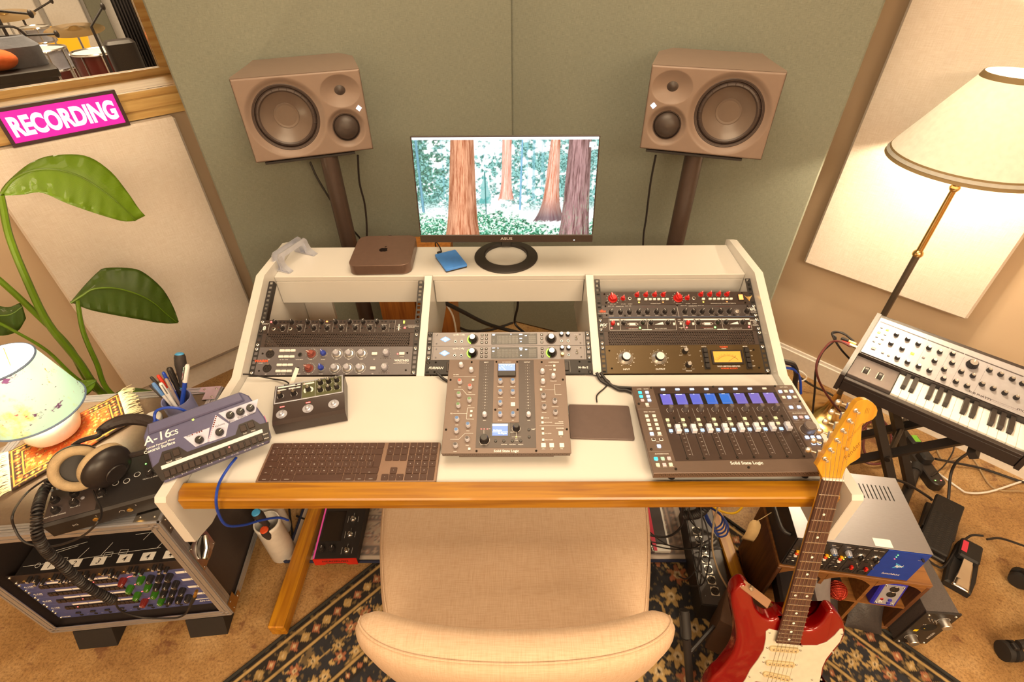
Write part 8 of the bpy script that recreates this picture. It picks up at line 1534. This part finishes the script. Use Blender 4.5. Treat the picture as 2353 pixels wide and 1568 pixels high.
d.part('bottom_case', B(SYB, X0+14.2, -18, -54, 15*KP, 298, -14, 2)); d.part('front_lip', B(SYB, X0+14.2, -20, -13.8, 15*KP, -2.5, -1, 1.5)); d.part('wheel_panel', B(SYG, X0+14.5, -2, -13.5, -1.5, 120, 10, 1.5))
PA = math.atan2(.063, .166); PT2 = Matrix.Translation((0, .122, .022)) @ Euler((PA, 0, 0)).to_matrix().to_4x4(); pe = PT2.to_euler(); PLn2 = math.hypot(.063, .166)
d.part('panel_back', MB().use(SYB).to(MXs).prism([(.122, -.0135), (.297, -.0135), (.297, .086), (.289, .0842), (.122, .0208)], (X0+14.2)*.001, (15*KP)*.001)); mb = MB().use(SYP).to(PT2); mb.box((X0+17)*.001, .004, .0004, (15*KP-3)*.001, PLn2-.006, .0022, .0006); pn = d.part('control_panel', mb)
for k in range(15): d.part('white_key', cached('wkey', lambda: MB().use(IVORY).box(.0003, 0, -.012, (KP-.5)*.001, .121, .0, .0008).mesh('white_key')), k*KP, 0, 4)
bkm = cached('bkey', lambda: MB().use(BLACK).to(MXs).prism([(.042, -.004), (.1205, -.004), (.1205, .0125), (.050, .0125), (.043, .006)], -.0062, .0062).mesh('black_key'))
for o_ in range(2):
    for j in (0, 1, 3, 4, 5): d.part('black_key', bkm, (o_*7+j+1)*KP-.3, 0, 4)
PMi = (d.M @ PT2).inverted()
def LP(x, y, h=0.0):
    ox, oy, k = d.zoom; u, v = ox+x/k, oy+y/k; dd = PMi.to_3x3() @ Vector(ray(u, v)); c = PMi @ Vector(CAM); q = (h*.001+.0022-c.z)/dd.z; p = c+dd*q; return p.x, p.y
SK = k_line(BKNOB, 7.2, 13, WHITEP, SKIRTM, .78, 22, 14)
for x, y in ((755, 245), (708, 322), (852, 285), (804, 365), (762, 445), (850, 482), (942, 325), (945, 518), (1035, 360), (1038, 555), (1083, 472), (1128, 395), (1238, 412), (1233, 490), (1165, 545), (1160, 625), (1312, 565), (1266, 650), (1412, 600), (1362, 688), (1556, 552), (1652, 588), (1752, 628), (1840, 668), (1492, 672), (1588, 710), (1688, 748), (1788, 788)):
    a, b = LP(x, y, 13); obj('knob', SK, pn, tuple(PT2 @ Vector((a, b, .0023))), pe)
a, b = LP(1415, 495, 20); obj('cutoff_knob', k_line(BKNOB, 15, 20, WHITEP, SKIRTM, .8, 30, 20), pn, tuple(PT2 @ Vector((a, b, .0023))), pe)
YLIT = glow('yellow_key', (.95, .85, .02), 1.4); SILK = mat('silver_key', ph(128, 110, 96), .4)
for x, y, m_, s_ in ((622, 197, SILK, 8), (672, 217, YLIT, 9), (598, 238, YLIT, 9), (652, 256, SILK, 8), (580, 274, SILK, 8), (628, 295, SILK, 8), (556, 313, SILK, 8), (605, 333, SILK, 8), (552, 375, SILK, 13), (630, 412, SILK, 8), (680, 436, SILK, 8), (885, 420, YLIT, 10), (980, 455, SILK, 8)): a, b = LP(x, y, 3); obj('button', bxm(m_, s_, s_*.85, 3, .8), pn, tuple(PT2 @ Vector((a, b, .0023))), pe)
mb = MB().use(mat('panel_dark_print', ph(70, 58, 50), .5)).to(PT2)
def LW(*pts): mb.line([LP(*p) for p in pts], .0005, .0024)
for x in (728, 828, 1015, 1208, 1330, 1530): LW((x, 180+(x-620)*.38), (x-145, 480+(x-728)*.40))
for x0, x1 in ((615, 722), (735, 822), (835, 1000), (1020, 1195), (1215, 1320), (1340, 1525), (1540, 1830)): mb.line([LP(x0, 150+(x0-615)*.385), LP(x1, 150+(x1-615)*.385)], .0045, .0024)
a, b = LP(1462, 790); mb.text('SUB PHATTY', .0075, a, b, .0024, 'C', .03); a, b = LP(1640, 870); mb.text('PROGRAMMABLE ANALOG SYNTHESIZER', .0032, a, b+.008, .0024); mb.line([(a-.04, b+.004), (a+.04, b+.004)], .0005, .0024); a, b = LP(1820, 920); mb.text('moog', .011, a+.006, b, .0024, 'C', .01); obj('printed_markings', mb, pn, kind='stuff')
for x, y in ((488, 565), (605, 615)):
    a, b = d.L(x, y, 12); w_ = d.part('wheel', MB().use(BLACK).lathe([(.017, -.007), (.0185, -.005), (.0185, .005), (.017, .007)], 30, (0, 0, 0), 'x'), a, b, 4); d.part('wheel_slot', B(CHROME, -10, -19, 9.9, 10, 19, 10.4, .2), a, b, 0)
d.done()
# X stand under the synth
sc_ = Euler((0, 0, SYA)).to_matrix(); zb = .503
def sy(x, y, z): q = sc_ @ Vector((x, y, 0)); return (float(k0[0])+q.x, float(k0[1])+q.y, z)
xs = thing('keyboard_stand', 'black X shaped keyboard stand under the synthesizer', 'keyboard stand', (0, 0, 0)); SQ = lambda p, q, w_: MB().use(BLACKM).tube([p, q], w_, 4)
obj('leg', SQ(sy(-.03, .05, zb-.025), sy(.23, .05, .04), .019), xs); obj('leg', SQ(sy(.26, .085, zb-.025), sy(-.06, .085, .04), .019), xs); obj('leg', SQ(sy(-.03, .22, zb-.025), sy(.23, .22, .04), .019), xs); obj('leg', SQ(sy(.26, .255, zb-.025), sy(-.06, .255, .04), .019), xs)
for x in (-.03, .26): obj('support_arm', SQ(sy(x, -.02, zb-.019), sy(x, .30, zb-.019), .016), xs)
for x in (-.06, .23):
    f = obj('foot_bar', MB().use(BLACKM).tube([sy(x, -.02, .024), sy(x, .34, .024)], .018, 14), xs)
    for y in (-.035, .33): obj('end_cap', MB().use(RUBBER).tube([sy(x, y, .024), sy(x, y+.04, .024)], .0225, 16), f)
obj('pivot_bolt', MB().use(STEELD).tube([sy(.10, .03, .275), sy(.10, .28, .275)], .010, 10), xs)
# ================================================================== FLOOR LAMP
FX, FY = 1.428, .625
fl = thing('floor_lamp', 'brass floor lamp with a cream cone shade', 'lamp', (FX, FY, 0)); obj('base', MB().use(BRASS).lathe([(.155, .0008), (.157, .006), (.150, .012), (.10, .022), (.060, .040), (.032, .075), (.018, .125), (.012, .165)], 56), fl); obj('pole', MB().use(mat('antique_pole', ph(120, 100, 76), .35, .7)).lathe([(.011, .1655), (.011, .84)], 18), fl); obj('upper_pole', MB().use(BRASS).lathe([(.015, .842), (.017, .848), (.015, .856), (.010, .862), (.009, 1.075), (.014, 1.08), (.016, 1.088), (.013, 1.094), (.018, 1.104), (.021, 1.115), (.018, 1.125), (.008, 1.14), (.006, 1.215)], 22), fl)
FSH = mat('linen_shade', ph(246, 226, 190), .85); fn = FSH.node_tree; bs = fn.nodes['Principled BSDF']; cl_ = bs.inputs['Base Color'].links[0].from_socket; trn = fn.nodes.new('ShaderNodeBsdfTranslucent'); fn.links.new(cl_, trn.inputs['Color']); mxs = fn.nodes.new('ShaderNodeMixShader'); mxs.inputs[0].default_value = .45; fn.links.new(bs.outputs[0], mxs.inputs[1]); fn.links.new(trn.outputs[0], mxs.inputs[2]); fn.links.new(mxs.outputs[0], fn.nodes['Material Output'].inputs['Surface'])
sh2 = obj('lamp_shade', open_cone(FSH, .224, 1.176, .080, 1.412, th=.0004), fl); TRIM = mat('shade_trim', ph(150, 118, 70), .7)
obj('trim_band', open_cone(TRIM, .2262, 1.166, .2165, 1.190, th=.003), sh2); obj('trim_band', open_cone(TRIM, .0855, 1.403, .0795, 1.417, th=.003), sh2)
obj('bulb', MB().use(glow('bulb_warm_2', (1, .82, .5), 30)).ball((0, 0, 1.290), .030, 18, 12, (1, 1, 1.2)), fl)
point('floor_lamp_light', (FX, FY, 1.290), .035, 105)
# ================================================================== CABLES, STRIP AND PEDALS ON THE RIGHT
ps0, ps1 = atz(2072, 990, .04), atz(2160, 1110, .04); dv = ps1-ps0; LS = float(np.linalg.norm(dv[:2])); pst = thing('power_strip', 'black power strip with plugs on the floor under the synthesizer', 'power strip', (float(ps0[0]), float(ps0[1]), .0008), (0, 0, math.atan2(dv[1], dv[0]))); obj('body', MB().use(BLACK).prism([(a*.001, b*.001) for a, b in rrect(-40, -27, LS*1000+10, 27, 22, 6)], 0, .040, .004), pst)
for k in range(2): p_ = obj('plug', MB().use(RUBBER).prism([(a*.001, b*.001) for a, b in rrect(-24, -22, 24, 22, 10, 4)], .0401, .075, .008), pst, (LS*(.28+.30*k), 0, 0))
obj('green_label', MB().use(mat('green_label', rgb(120, 190, 60), .6)).box(LS*.28-.018, -.010, .0752, LS*.28+.016, .012, .0756), pst)
for k, mm in ((0, LEDG), (1, LEDR)): obj('indicator', lth(mm, [(2.4, 0), (0, 1)], 10), pst, (LS*.96, -.012+k*.022, .0401))
WCAB = mat('white_cable', (.76, .74, .72), .45); RCAB = mat('oxblood_cable', ph(104, 44, 36), .45)
def zc(nm, lb, pts, r, m=None, **k): return cable(nm, lb, [tuple(atz(a, b, z)) for a, b, z in pts], r, m, **k)
sx_ = [sy(-.150, .20, .575), sy(-.150, .17, .565)]
zc('instrument_lead', 'black lead curving from the back of the synthesizer past the desk side', [(1962, 785, .575), (1935, 765, .585), (1912, 767, .58), (1920, 780, .57), (1890, 810, .52), (1875, 850, .46), (1872, 900, .35), (1867, 950, .22)], .0038)
zc('instrument_lead', 'black lead with gold plug looping at the back of the synthesizer', [(1948, 772, .60), (1925, 763, .60), (1912, 768, .595), (1930, 800, .55), (1955, 828, .50)], .0035)
zc('instrument_lead', 'dark red lead curving from the synthesizer down behind the guitar', [(1955, 797, .585), (1930, 785, .585), (1905, 790, .565), (1878, 830, .52), (1880, 870, .46), (1905, 915, .36), (1935, 950, .25), (1960, 965, .12)], .004, RCAB)
for k, (a, b, z, mm, lb) in enumerate(((1964, 790, .585, GOLD, 'gold jack plug in the side of the synthesizer'), (1966, 798, .580, NICKEL, 'silver jack plug with red band in the side of the synthesizer'))):
    p_ = Vector(tuple(atz(a, b, z))); ax_ = sc_ @ Vector((1, 0, 0)); p_ = p_+ax_*.0; q_ = p_-ax_*.05; tag(obj('jack_plug', MB().use(mm).tube([tuple(p_+ax_*.004), tuple(p_-ax_*.02)], .006, 12).use(RUBBER if k == 0 else REDK).tube([tuple(p_-ax_*.0205), tuple(p_-ax_*.045)], [.0066, .005], 12)), lb, 'plug')
zc('coiled_lead', 'dark red lead coiled on the floor under the synthesizer, wider loop', [(1985, 955, .02), (2020, 960, .018), (2042, 985, .016), (2048, 1020, .016), (2035, 1060, .02), (2000, 1066, .02), (1978, 1050, .018), (1975, 1000, .018), (2000, 965, .022)], .005, RCAB); zc('coiled_lead', 'dark red lead coiled on the floor under the synthesizer, tighter loop', [(1990, 970, .025), (2020, 975, .026), (2036, 1005, .026), (2030, 1045, .026), (2002, 1056, .026), (1984, 1030, .026), (1990, 985, .026)], .005, RCAB)
zc('white_lead', 'white lead running across the floor to the power strip', [(2007, 960, .03), (2015, 1000, .02), (2038, 1020, .012), (2060, 1030, .008), (2090, 1060, .008), (2150, 1085, .008), (2200, 1120, .008), (2225, 1133, .008), (2275, 1130, .008), (2353, 1105, .008)], .0038, WCAB); zc('white_lead', 'white lead crossing behind the guitar headstock', [(1985, 985, .008), (2020, 992, .008), (2050, 1000, .008), (2105, 1080, .008), (2108, 1078, .008)], .0036, WCAB)
zc('floor_cable', 'black cable arching over the floor behind the module rack', [(1985, 1118, .02), (2000, 1102, .10), (2035, 1100, .14), (2080, 1110, .12), (2130, 1140, .06), (2142, 1150, .05)], .005); zc('floor_cable', 'black cable from the plug under the synthesizer', [(2150, 1055, .06), (2200, 1065, .02), (2260, 1078, .01), (2340, 1105, .008), (2360, 1110, .008)], .005); zc('floor_cable', 'black cable bending down beside the expression pedal', [(2235, 1035, .2), (2200, 1060, .14), (2185, 1090, .08), (2180, 1140, .03), (2178, 1160, .02)], .005); zc('floor_cable', 'black cable looping under the right end of the synthesizer', [(2200, 1020, .02), (2250, 1040, .008), (2300, 1060, .008), (2353, 1075, .008)], .005)
zc('tan_lead', 'thin tan lead lying on the floor under the synthesizer', [(2145, 1015, .008), (2170, 1060, .008), (2230, 1050, .008), (2280, 1120, .008), (2353, 1130, .008)], .0028, mat('tan_cable')); zc('thin_lead', 'thin black lead from the power strip charger', [(2140, 1095, .045), (2170, 1070, .05), (2192, 1030, .06), (2170, 1020, .03), (2120, 1040, .05)], .0026)
zc('desk_cable', 'thick black cable hanging at the desk end', [(1798, 830, .62), (1822, 838, .60), (1830, 858, .55), (1826, 885, .48), (1830, 920, .4)], .009); zc('desk_cable', 'blue cable hanging at the desk end', [(1802, 845, .60), (1825, 850, .58), (1838, 870, .52), (1840, 905, .45)], .0045, NETB); zc('desk_cable', 'thin white cable curving at the desk end', [(1800, 848, .55), (1835, 852, .52), (1853, 865, .48), (1845, 875, .46), (1818, 878, .44)], .0025, WCAB); zc('floor_cable', 'black cable running along the floor by the brass lamp base', [(1830, 862, .10), (1870, 888, .05), (1915, 910, .03), (1960, 945, .02), (2010, 965, .012)], .005)
e0, e1, e2 = atz(2112, 1242, .05), atz(2182, 1272, .05), atz(2150, 1138, .07); dv = e1-e0; ep = thing('expression_pedal', 'black expression pedal with a ribbed treadle beside the keyboard stand', 'pedal', (float(e0[0]), float(e0[1]), 0), (0, 0, R(-42))); EW = .088; EL = .235; obj('base', MB().use(BLACKM).box(-.006, -.004, .0008, EW+.006, EL, .020, .004), ep); TR = MB().use(RUBBER).to(Matrix.Translation((0, 0, .030)) @ Euler((R(9), 0, 0)).to_matrix().to_4x4()).box(0, 0, 0, EW, EL, .018, .004); tr_ = obj('treadle', TR, ep); mb = MB().use(BLACK).to(Matrix.Translation((0, 0, .030)) @ Euler((R(9), 0, 0)).to_matrix().to_4x4())
for k in range(18): y_ = .012+k*.0085; mb.tube([(.008+j*.009, y_+(.0025 if j % 2 else -.0025), .0183) for j in range(9)], .0011, 4)
mb.ring(EW/2, .195, .018, .020, .0185); mb.ring(EW/2, .195, .009, .011, .0185, 20, R(-60), R(200)); obj('tread_ribs', mb, tr_, kind='stuff')
for sx in (0, 1): obj('side_bracket', MB().use(BLACKM).box(sx*(EW+.001)-(.005 if not sx else 0), .08, .0205, sx*(EW+.001)+(.005 if sx else 0), .15, .05, .001), ep)
s0, s1 = atz(2172, 1332, .03), atz(2232, 1356, .03); dv = s1-s0; sp2 = thing('sustain_pedal', 'black sustain pedal with a chrome foot plate', 'pedal', (float(s0[0]), float(s0[1]), 0), (0, 0, R(-42))); obj('base', MB().use(RUBBER).prism([(0, 0), (.074, 0), (.080, .06), (.076, .20), (.01, .20), (-.002, .06)], .0008, .030, .006), sp2); pr_ = spl([(.040, -.010, .040), (.040, .03, .045), (.040, .07, .050), (.040, .12, .052)], 4); mb = MB().use(CHROME); vs = []
for i, p in enumerate(pr_):
    w_ = .024-.010*(i/len(pr_)); vs += [(p[0]-w_, p[1], p[2]-.003), (p[0]-w_*.8, p[1], p[2]), (p[0]+w_*.8, p[1], p[2]), (p[0]+w_, p[1], p[2]-.003)]
mb.add(vs, [(i*4+j, i*4+j+1, i*4+5+j, i*4+4+j) for i in range(len(pr_)-1) for j in range(3)]); o = obj('foot_plate', mb, sp2); o.modifiers.new('thick', 'SOLIDIFY').thickness = .003; obj('housing', MB().use(RUBBER).box(.008, .11, .0302, .070, .195, .060, .006), sp2); obj('red_sticker', MB().use(mat('cover_pink')).box(.012, .13, .0602, .028, .18, .0606), sp2)
zc('pedal_lead', 'dark blue lead running past the sustain pedal', [(2268, 1240, .03), (2300, 1238, .03), (2353, 1255, .03)], .004); zc('pedal_lead', 'black lead trailing behind the module rack to the pedals', [(2130, 1285, .02), (2150, 1300, .015), (2170, 1302, .02), (2200, 1260, .03), (2230, 1232, .045), (2260, 1232, .06)], .004)
oc = thing('office_chair', 'dark office chair base with casters standing by the sustain pedal', 'chair', (1.74, -.33, 0)); obj('hub', MB().use(BLACKM).lathe([(.03, .07), (.034, .08), (.034, .12), (.025, .13)], 20), oc)
for k, (a, b) in enumerate(((2318, 1497), (2345, 1330), (2480, 1420), (2560, 1560), (2420, 1640))):
    q_ = atz(a, b, .03); lx, ly = float(q_[0])-1.74, float(q_[1])+.33; ln_ = math.hypot(lx, ly); ux, uy = lx/ln_, ly/ln_; obj('base_arm', MB().use(BLACKM).tube([(ux*.03, uy*.03, .10), (lx, ly, .078)], [.024, .013], 10), oc); cs_ = obj('caster', MB().use(RUBBER).to(Matrix.Translation((lx, ly, .031)) @ Euler((0, 0, R(40*k))).to_matrix().to_4x4()).lathe([(.016, -.022), (.029, -.020), (.030, -.006), (.022, -.003), (.022, .003), (.030, .006), (.029, .020), (.016, .022)], 24, (0, 0, 0), 'x'), oc); obj('caster_fork', MB().use(BLACKM).box(lx-.010, ly-.010, .055, lx+.010, ly+.010, .074, .003), cs_)
px_cable('rack_cable', 'thick black cable slanting behind the middle rack bay', [(1010, 690, .72), (1060, 715, .80), (1120, 745, .92), (1180, 762, 1.0), (1240, 775, 1.02)], .009); px_cable('rack_cable', 'black cable dropping down the seam behind the middle rack bay', [(1189, 640, 1.1), (1190, 700, 1.1), (1183, 742, 1.12), (1205, 765, 1.05)], .006); px_cable('rack_cable', 'black cable sagging along the floor behind the middle rack bay', [(1048, 750, .98), (1080, 761, 1.0), (1130, 758, 1.02), (1178, 742, 1.1)], .006); px_cable('rack_cable', 'white cable hanging beside the wooden cabinet behind the rack', [(1020, 690, .76), (1040, 725, .77), (1048, 762, .77), (1052, 790, .77)], .004, WCAB); px_cable('rack_cable', 'black cable hanging in front of the wooden cabinet behind the rack', [(1014, 690, .77), (1016, 730, .775), (1010, 765, .775), (1012, 800, .775)], .005)
# ================================================================== LIVE ROOM BEHIND THE WINDOW
def lw(t, o, z=0.0): p = PW+DL*t+NL*(.3+o); return np.array([p[0], p[1], z])
LFL = mat('live_floor', ph(226, 198, 160), .6, var=(5, .08)); LWL = mat('live_wall', ph(246, 224, 190), .85)
mb = MB().use(LFL); mb.quad(tuple(lw(-4, .01, -.0)), tuple(lw(3.2, .01, -.0)), tuple(lw(3.2, 5.5, -.0)), tuple(lw(-4, 5.5, -.0))); struct('floor_live_room', mb)
mb = MB().use(LWL); wallbox(mb, PW+NL*5.8, DL, NL, -4, 3.2, 0, 2.6, 0, .1); struct('wall_live_far', mb)
mb = MB().use(LWL); wallbox(mb, lw(3.2, 0), NL, DL, 0, 5.5, 0, 2.6, 0, .1); struct('wall_live_end', mb)
mb = MB().use(LWL); wallbox(mb, lw(-4, 0), NL, -DL, 0, 5.5, 0, 2.6, 0, .1); struct('wall_live_near', mb)
mb = MB().use(CEILM); mb.quad(tuple(lw(-4, 0, 2.6)), tuple(lw(-4, 5.5, 2.6)), tuple(lw(3.2, 5.5, 2.6)), tuple(lw(3.2, 0, 2.6))); struct('ceiling_live', mb)
lp_ = lw(.1, 2.6); area('live_room_light', (lp_[0], lp_[1], 2.55), 1.6, 70)
def lpx(a, b, o): return onpl(a, b, lw(0, o), NL)
def lthing(nm, lb, cat, p, group=None): return thing(nm, lb, cat, (float(p[0]), float(p[1]), 0), (0, 0, math.atan2(DL[1], DL[0])), group)
# white and grey boards against the far wall, dark curtain, yellow column lamp
for a0, a1, nm, lb, m_ in ((-30, 80, 'baffle_board', 'white sound baffle against the far wall beyond the window, further from the yellow lamp', WHITECAP), (95, 185, 'baffle_board', 'white sound baffle against the far wall beyond the window, next to the yellow lamp', WHITECAP), (196, 236, 'grey_baffle', 'grey green sound baffle beyond the window beside the dark curtain', GREEN)):
    p0, p1 = lpx(a0, 10, 5.3), lpx(a1, 10, 5.3); t = lthing(nm, lb, 'sound baffle', p0); w_ = float(np.linalg.norm((p1-p0)[:2])); obj('board', MB().use(m_).box(0, 0, .0008, w_, .05, 1.95, .01), t); obj('frame', MB().use(FW).box(0, -.012, .0008, w_, -.0005, .06), t)
p0, p1 = lpx(262, 20, 3.6), lpx(300, 20, 3.6); t = lthing('dark_curtain', 'dark curtain hanging beyond the window', 'curtain', p0); w_ = float(np.linalg.norm((p1-p0)[:2])); mb = MB().use(mat('curtain_black', ph(44, 34, 28), .9)); vs = []
for i in range(41):
    for z in (.002, 2.3): vs.append((w_*i/40*1.6, .03*math.sin(i*1.3), z))
mb.add(vs, [(2*i, 2*i+2, 2*i+3, 2*i+1) for i in range(40)]); o = obj('cloth', mb, t); o.modifiers.new('thick', 'SOLIDIFY').thickness = .004
p0 = lpx(178, 140, 4.6); t = lthing('yellow_lamp', 'glowing yellow lamp column behind the drum kit beyond the window', 'lamp', p0); zt_ = float(lpx(178, 72, 4.6)[2]); obj('shade', MB().use(glow('yellow_glow', (1, .40, .01), .72)).lathe([(.10, .05), (.12, .30), (.15, .7), (.19, zt_)], 30), t); obj('foot', MB().use(BLACKM).lathe([(.14, .0008), (.14, .02), (.03, .049)], 24), t)
DRM = mat('drum_red', rgb(92, 26, 22), .3, coat=.5); SKIN = mat('drum_skin', (.72, .7, .66), .6)
def drum(lb, a, b, o, r, h, tilt=0, m=DRM):
    p = lpx(a, b, o); t = thing('drum', lb, 'drum', (float(p[0]), float(p[1]), float(p[2])-h), (R(tilt), 0, 0), 'drum kit beyond the window'); obj('shell', MB().use(m).lathe([(r, .01), (r, h-.01)], 36), t); obj('skin', MB().use(SKIN).lathe([(r*.97, h-.004), (0, h-.003)], 36), t)
    for z in (.004, h-.002): obj('hoop', MB().use(CHROME).tube([(r*1.03*math.cos(q), r*1.03*math.sin(q), z) for q in np.linspace(0, 2*PI, 37)[:-1]], .009, 6, True), t)
    for k in range(8): q = 2*PI*k/8; obj('lug', MB().use(CHROME).tube([(r*1.04*math.cos(q), r*1.04*math.sin(q), .01), (r*1.04*math.cos(q), r*1.04*math.sin(q), h-.01)], .006, 6), t)
    for k in range(3): q = 2*PI*k/3; obj('leg', MB().use(CHROME).tube([(r*1.05*math.cos(q), r*1.05*math.sin(q), h*.5), (r*1.1*math.cos(q), r*1.1*math.sin(q), -float(p[2])+h+.003)], .008, 6), t)
drum('dark red floor drum with chrome hoops beyond the window', 218, 118, 3.1, .17, .34); drum('small dark red drum on tall legs beyond the window', 145, 140, 3.9, .15, .22); drum('pale snare drum of the kit beyond the window', 95, 112, 3.4, .16, .15, 0, ALUPAINT); drum('silver tom drum on tall legs beyond the window', 78, 62, 4.3, .12, .12, 0, ALUPAINT)
def cymb(lb, a, b, o, r):
    p = lpx(a, b, o); t = thing('cymbal', lb, 'cymbal', (float(p[0]), float(p[1]), 0), (0, 0, 0), 'cymbals beyond the window'); z = float(p[2]); obj('plate', MB().use(BRASS).to(Matrix.Translation((0, 0, z)) @ Euler((R(6), R(4), 0)).to_matrix().to_4x4()).lathe([(r, 0), (r*.4, .014), (r*.2, .018), (.03, .03), (0, .034)], 40), t); obj('stand_pole', MB().use(CHROME).cyl((0, 0, .2), (0, 0, z), .009), t)
    for k in range(3): q = 2*PI*k/3+.4; obj('stand_leg', MB().use(CHROME).tube([(0, 0, .35), (.24*math.cos(q), .24*math.sin(q), .006)], .008, 6), t)
cymb('brass cymbal in front of the yellow lamp beyond the window', 172, 69, 3.65, .225); cymb('brass cymbal at the edge of the drum kit beyond the window', 10, 36, 4.0, .22)
def mics(lb, foot, top, end, o):
    f, tp, e_ = lpx(*foot, o), lpx(*top, o), lpx(*end, o); t = thing('microphone_stand', lb, 'microphone stand', (float(f[0]), float(f[1]), 0), (0, 0, 0), 'microphone stands beyond the window'); b_ = np.array([f[0], f[1], 0]); obj('pole', MB().use(BLACKM).cyl((0, 0, .12), (0, 0, float(tp[2])), .010), t); bm = obj('boom', MB().use(BLACKM).cyl((0, 0, float(tp[2])), tuple(e_-b_), .008), t); obj('microphone', MB().use(BLACK).ball(tuple(e_-b_), .016, 12, 8, (1, 1, 1.6)), bm)
    for k in range(3): q = 2*PI*k/3+.2; obj('leg', MB().use(BLACKM).tube([(0, 0, .22), (.26*math.cos(q), .26*math.sin(q), .012)], .009, 6), t)
mics('black microphone stand by the dark curtain beyond the window', (250, 150), (233, 58), (236, 15), 2.85); mics('microphone stand with raised boom over the drum kit beyond the window', (92, 120), (80, 40), (118, 2), 5.0); mics('microphone stand with low boom across the drum kit beyond the window', (25, 150), (5, 82), (130, 78), 2.85); mics('microphone stand at the near edge of the drum kit beyond the window', (60, 160), (28, 20), (70, 32), 2.45)
p0 = lpx(282, 100, 2.4); t = lthing('instrument_case', 'black instrument case standing on end beyond the window', 'case', p0); obj('shell', MB().use(BLACK).prism([(a*.001, b*.001) for a, b in rrect(-110, 0, 90, 140, 40, 4)], .0008, float(lpx(268, 95, 2.4)[2]), .02), t); obj('handle', MB().use(STEELD).tube([(-.03, -.006, .5), (-.03, -.03, .55), (-.03, -.006, .6)], .006, 6), t)
p0, p1 = lpx(-60, 178, 1.9), lpx(135, 160, 1.9); t = lthing('black_bench', 'low black bench just beyond the window', 'bench', p0); w_ = float(np.linalg.norm((p1-p0)[:2])); zt_ = float(lpx(40, 168, 1.9)[2]); obj('top', MB().use(BLACK).box(0, 0, zt_-.05, w_, .4, zt_, .006), t)
for x in (.02, w_-.06):
    for y in (.02, .34): obj('leg', MB().use(BLACK).box(x, y, .0008, x+.04, y+.04, zt_-.0505), t)
obj('apron', MB().use(BLACK).box(.061, .02, zt_-.45, w_-.061, .04, zt_-.0505), t)
p0 = lpx(45, 150, 3.0); t = lthing('grey_bag', 'grey padded bag on the bench beyond the window', 'bag', lw(float((lpx(55, 150, 2.1)-PW)@DL), 2.12)); t.location.z = zt_+.0005; obj('body', MB().use(mat('bag_grey', ph(110, 104, 96), .8, bump=(30, .4, .01))).prism([(a*.001, b*.001) for a, b in rrect(-130, -80, 130, 80, 60, 5)], 0, .16, .05), t); obj('strap', MB().use(BLACK).tube(spl([(-.09, 0, .16), (-.05, 0, .21), (.05, 0, .21), (.09, 0, .16)], 4), .008, 6), t)
q_ = lpx(-8, 150, 2.05); tag(obj('orange_cushion', MB().use(mat('orange_cloth', rgb(214, 100, 40), .9, bump=(60, .4, .004))).ball((0, 0, .06), .12, 24, 12, (1.1, .8, .5)), None, (float(q_[0]), float(q_[1]), zt_+.0005)), 'orange cushion on the bench beyond the window', 'cushion')
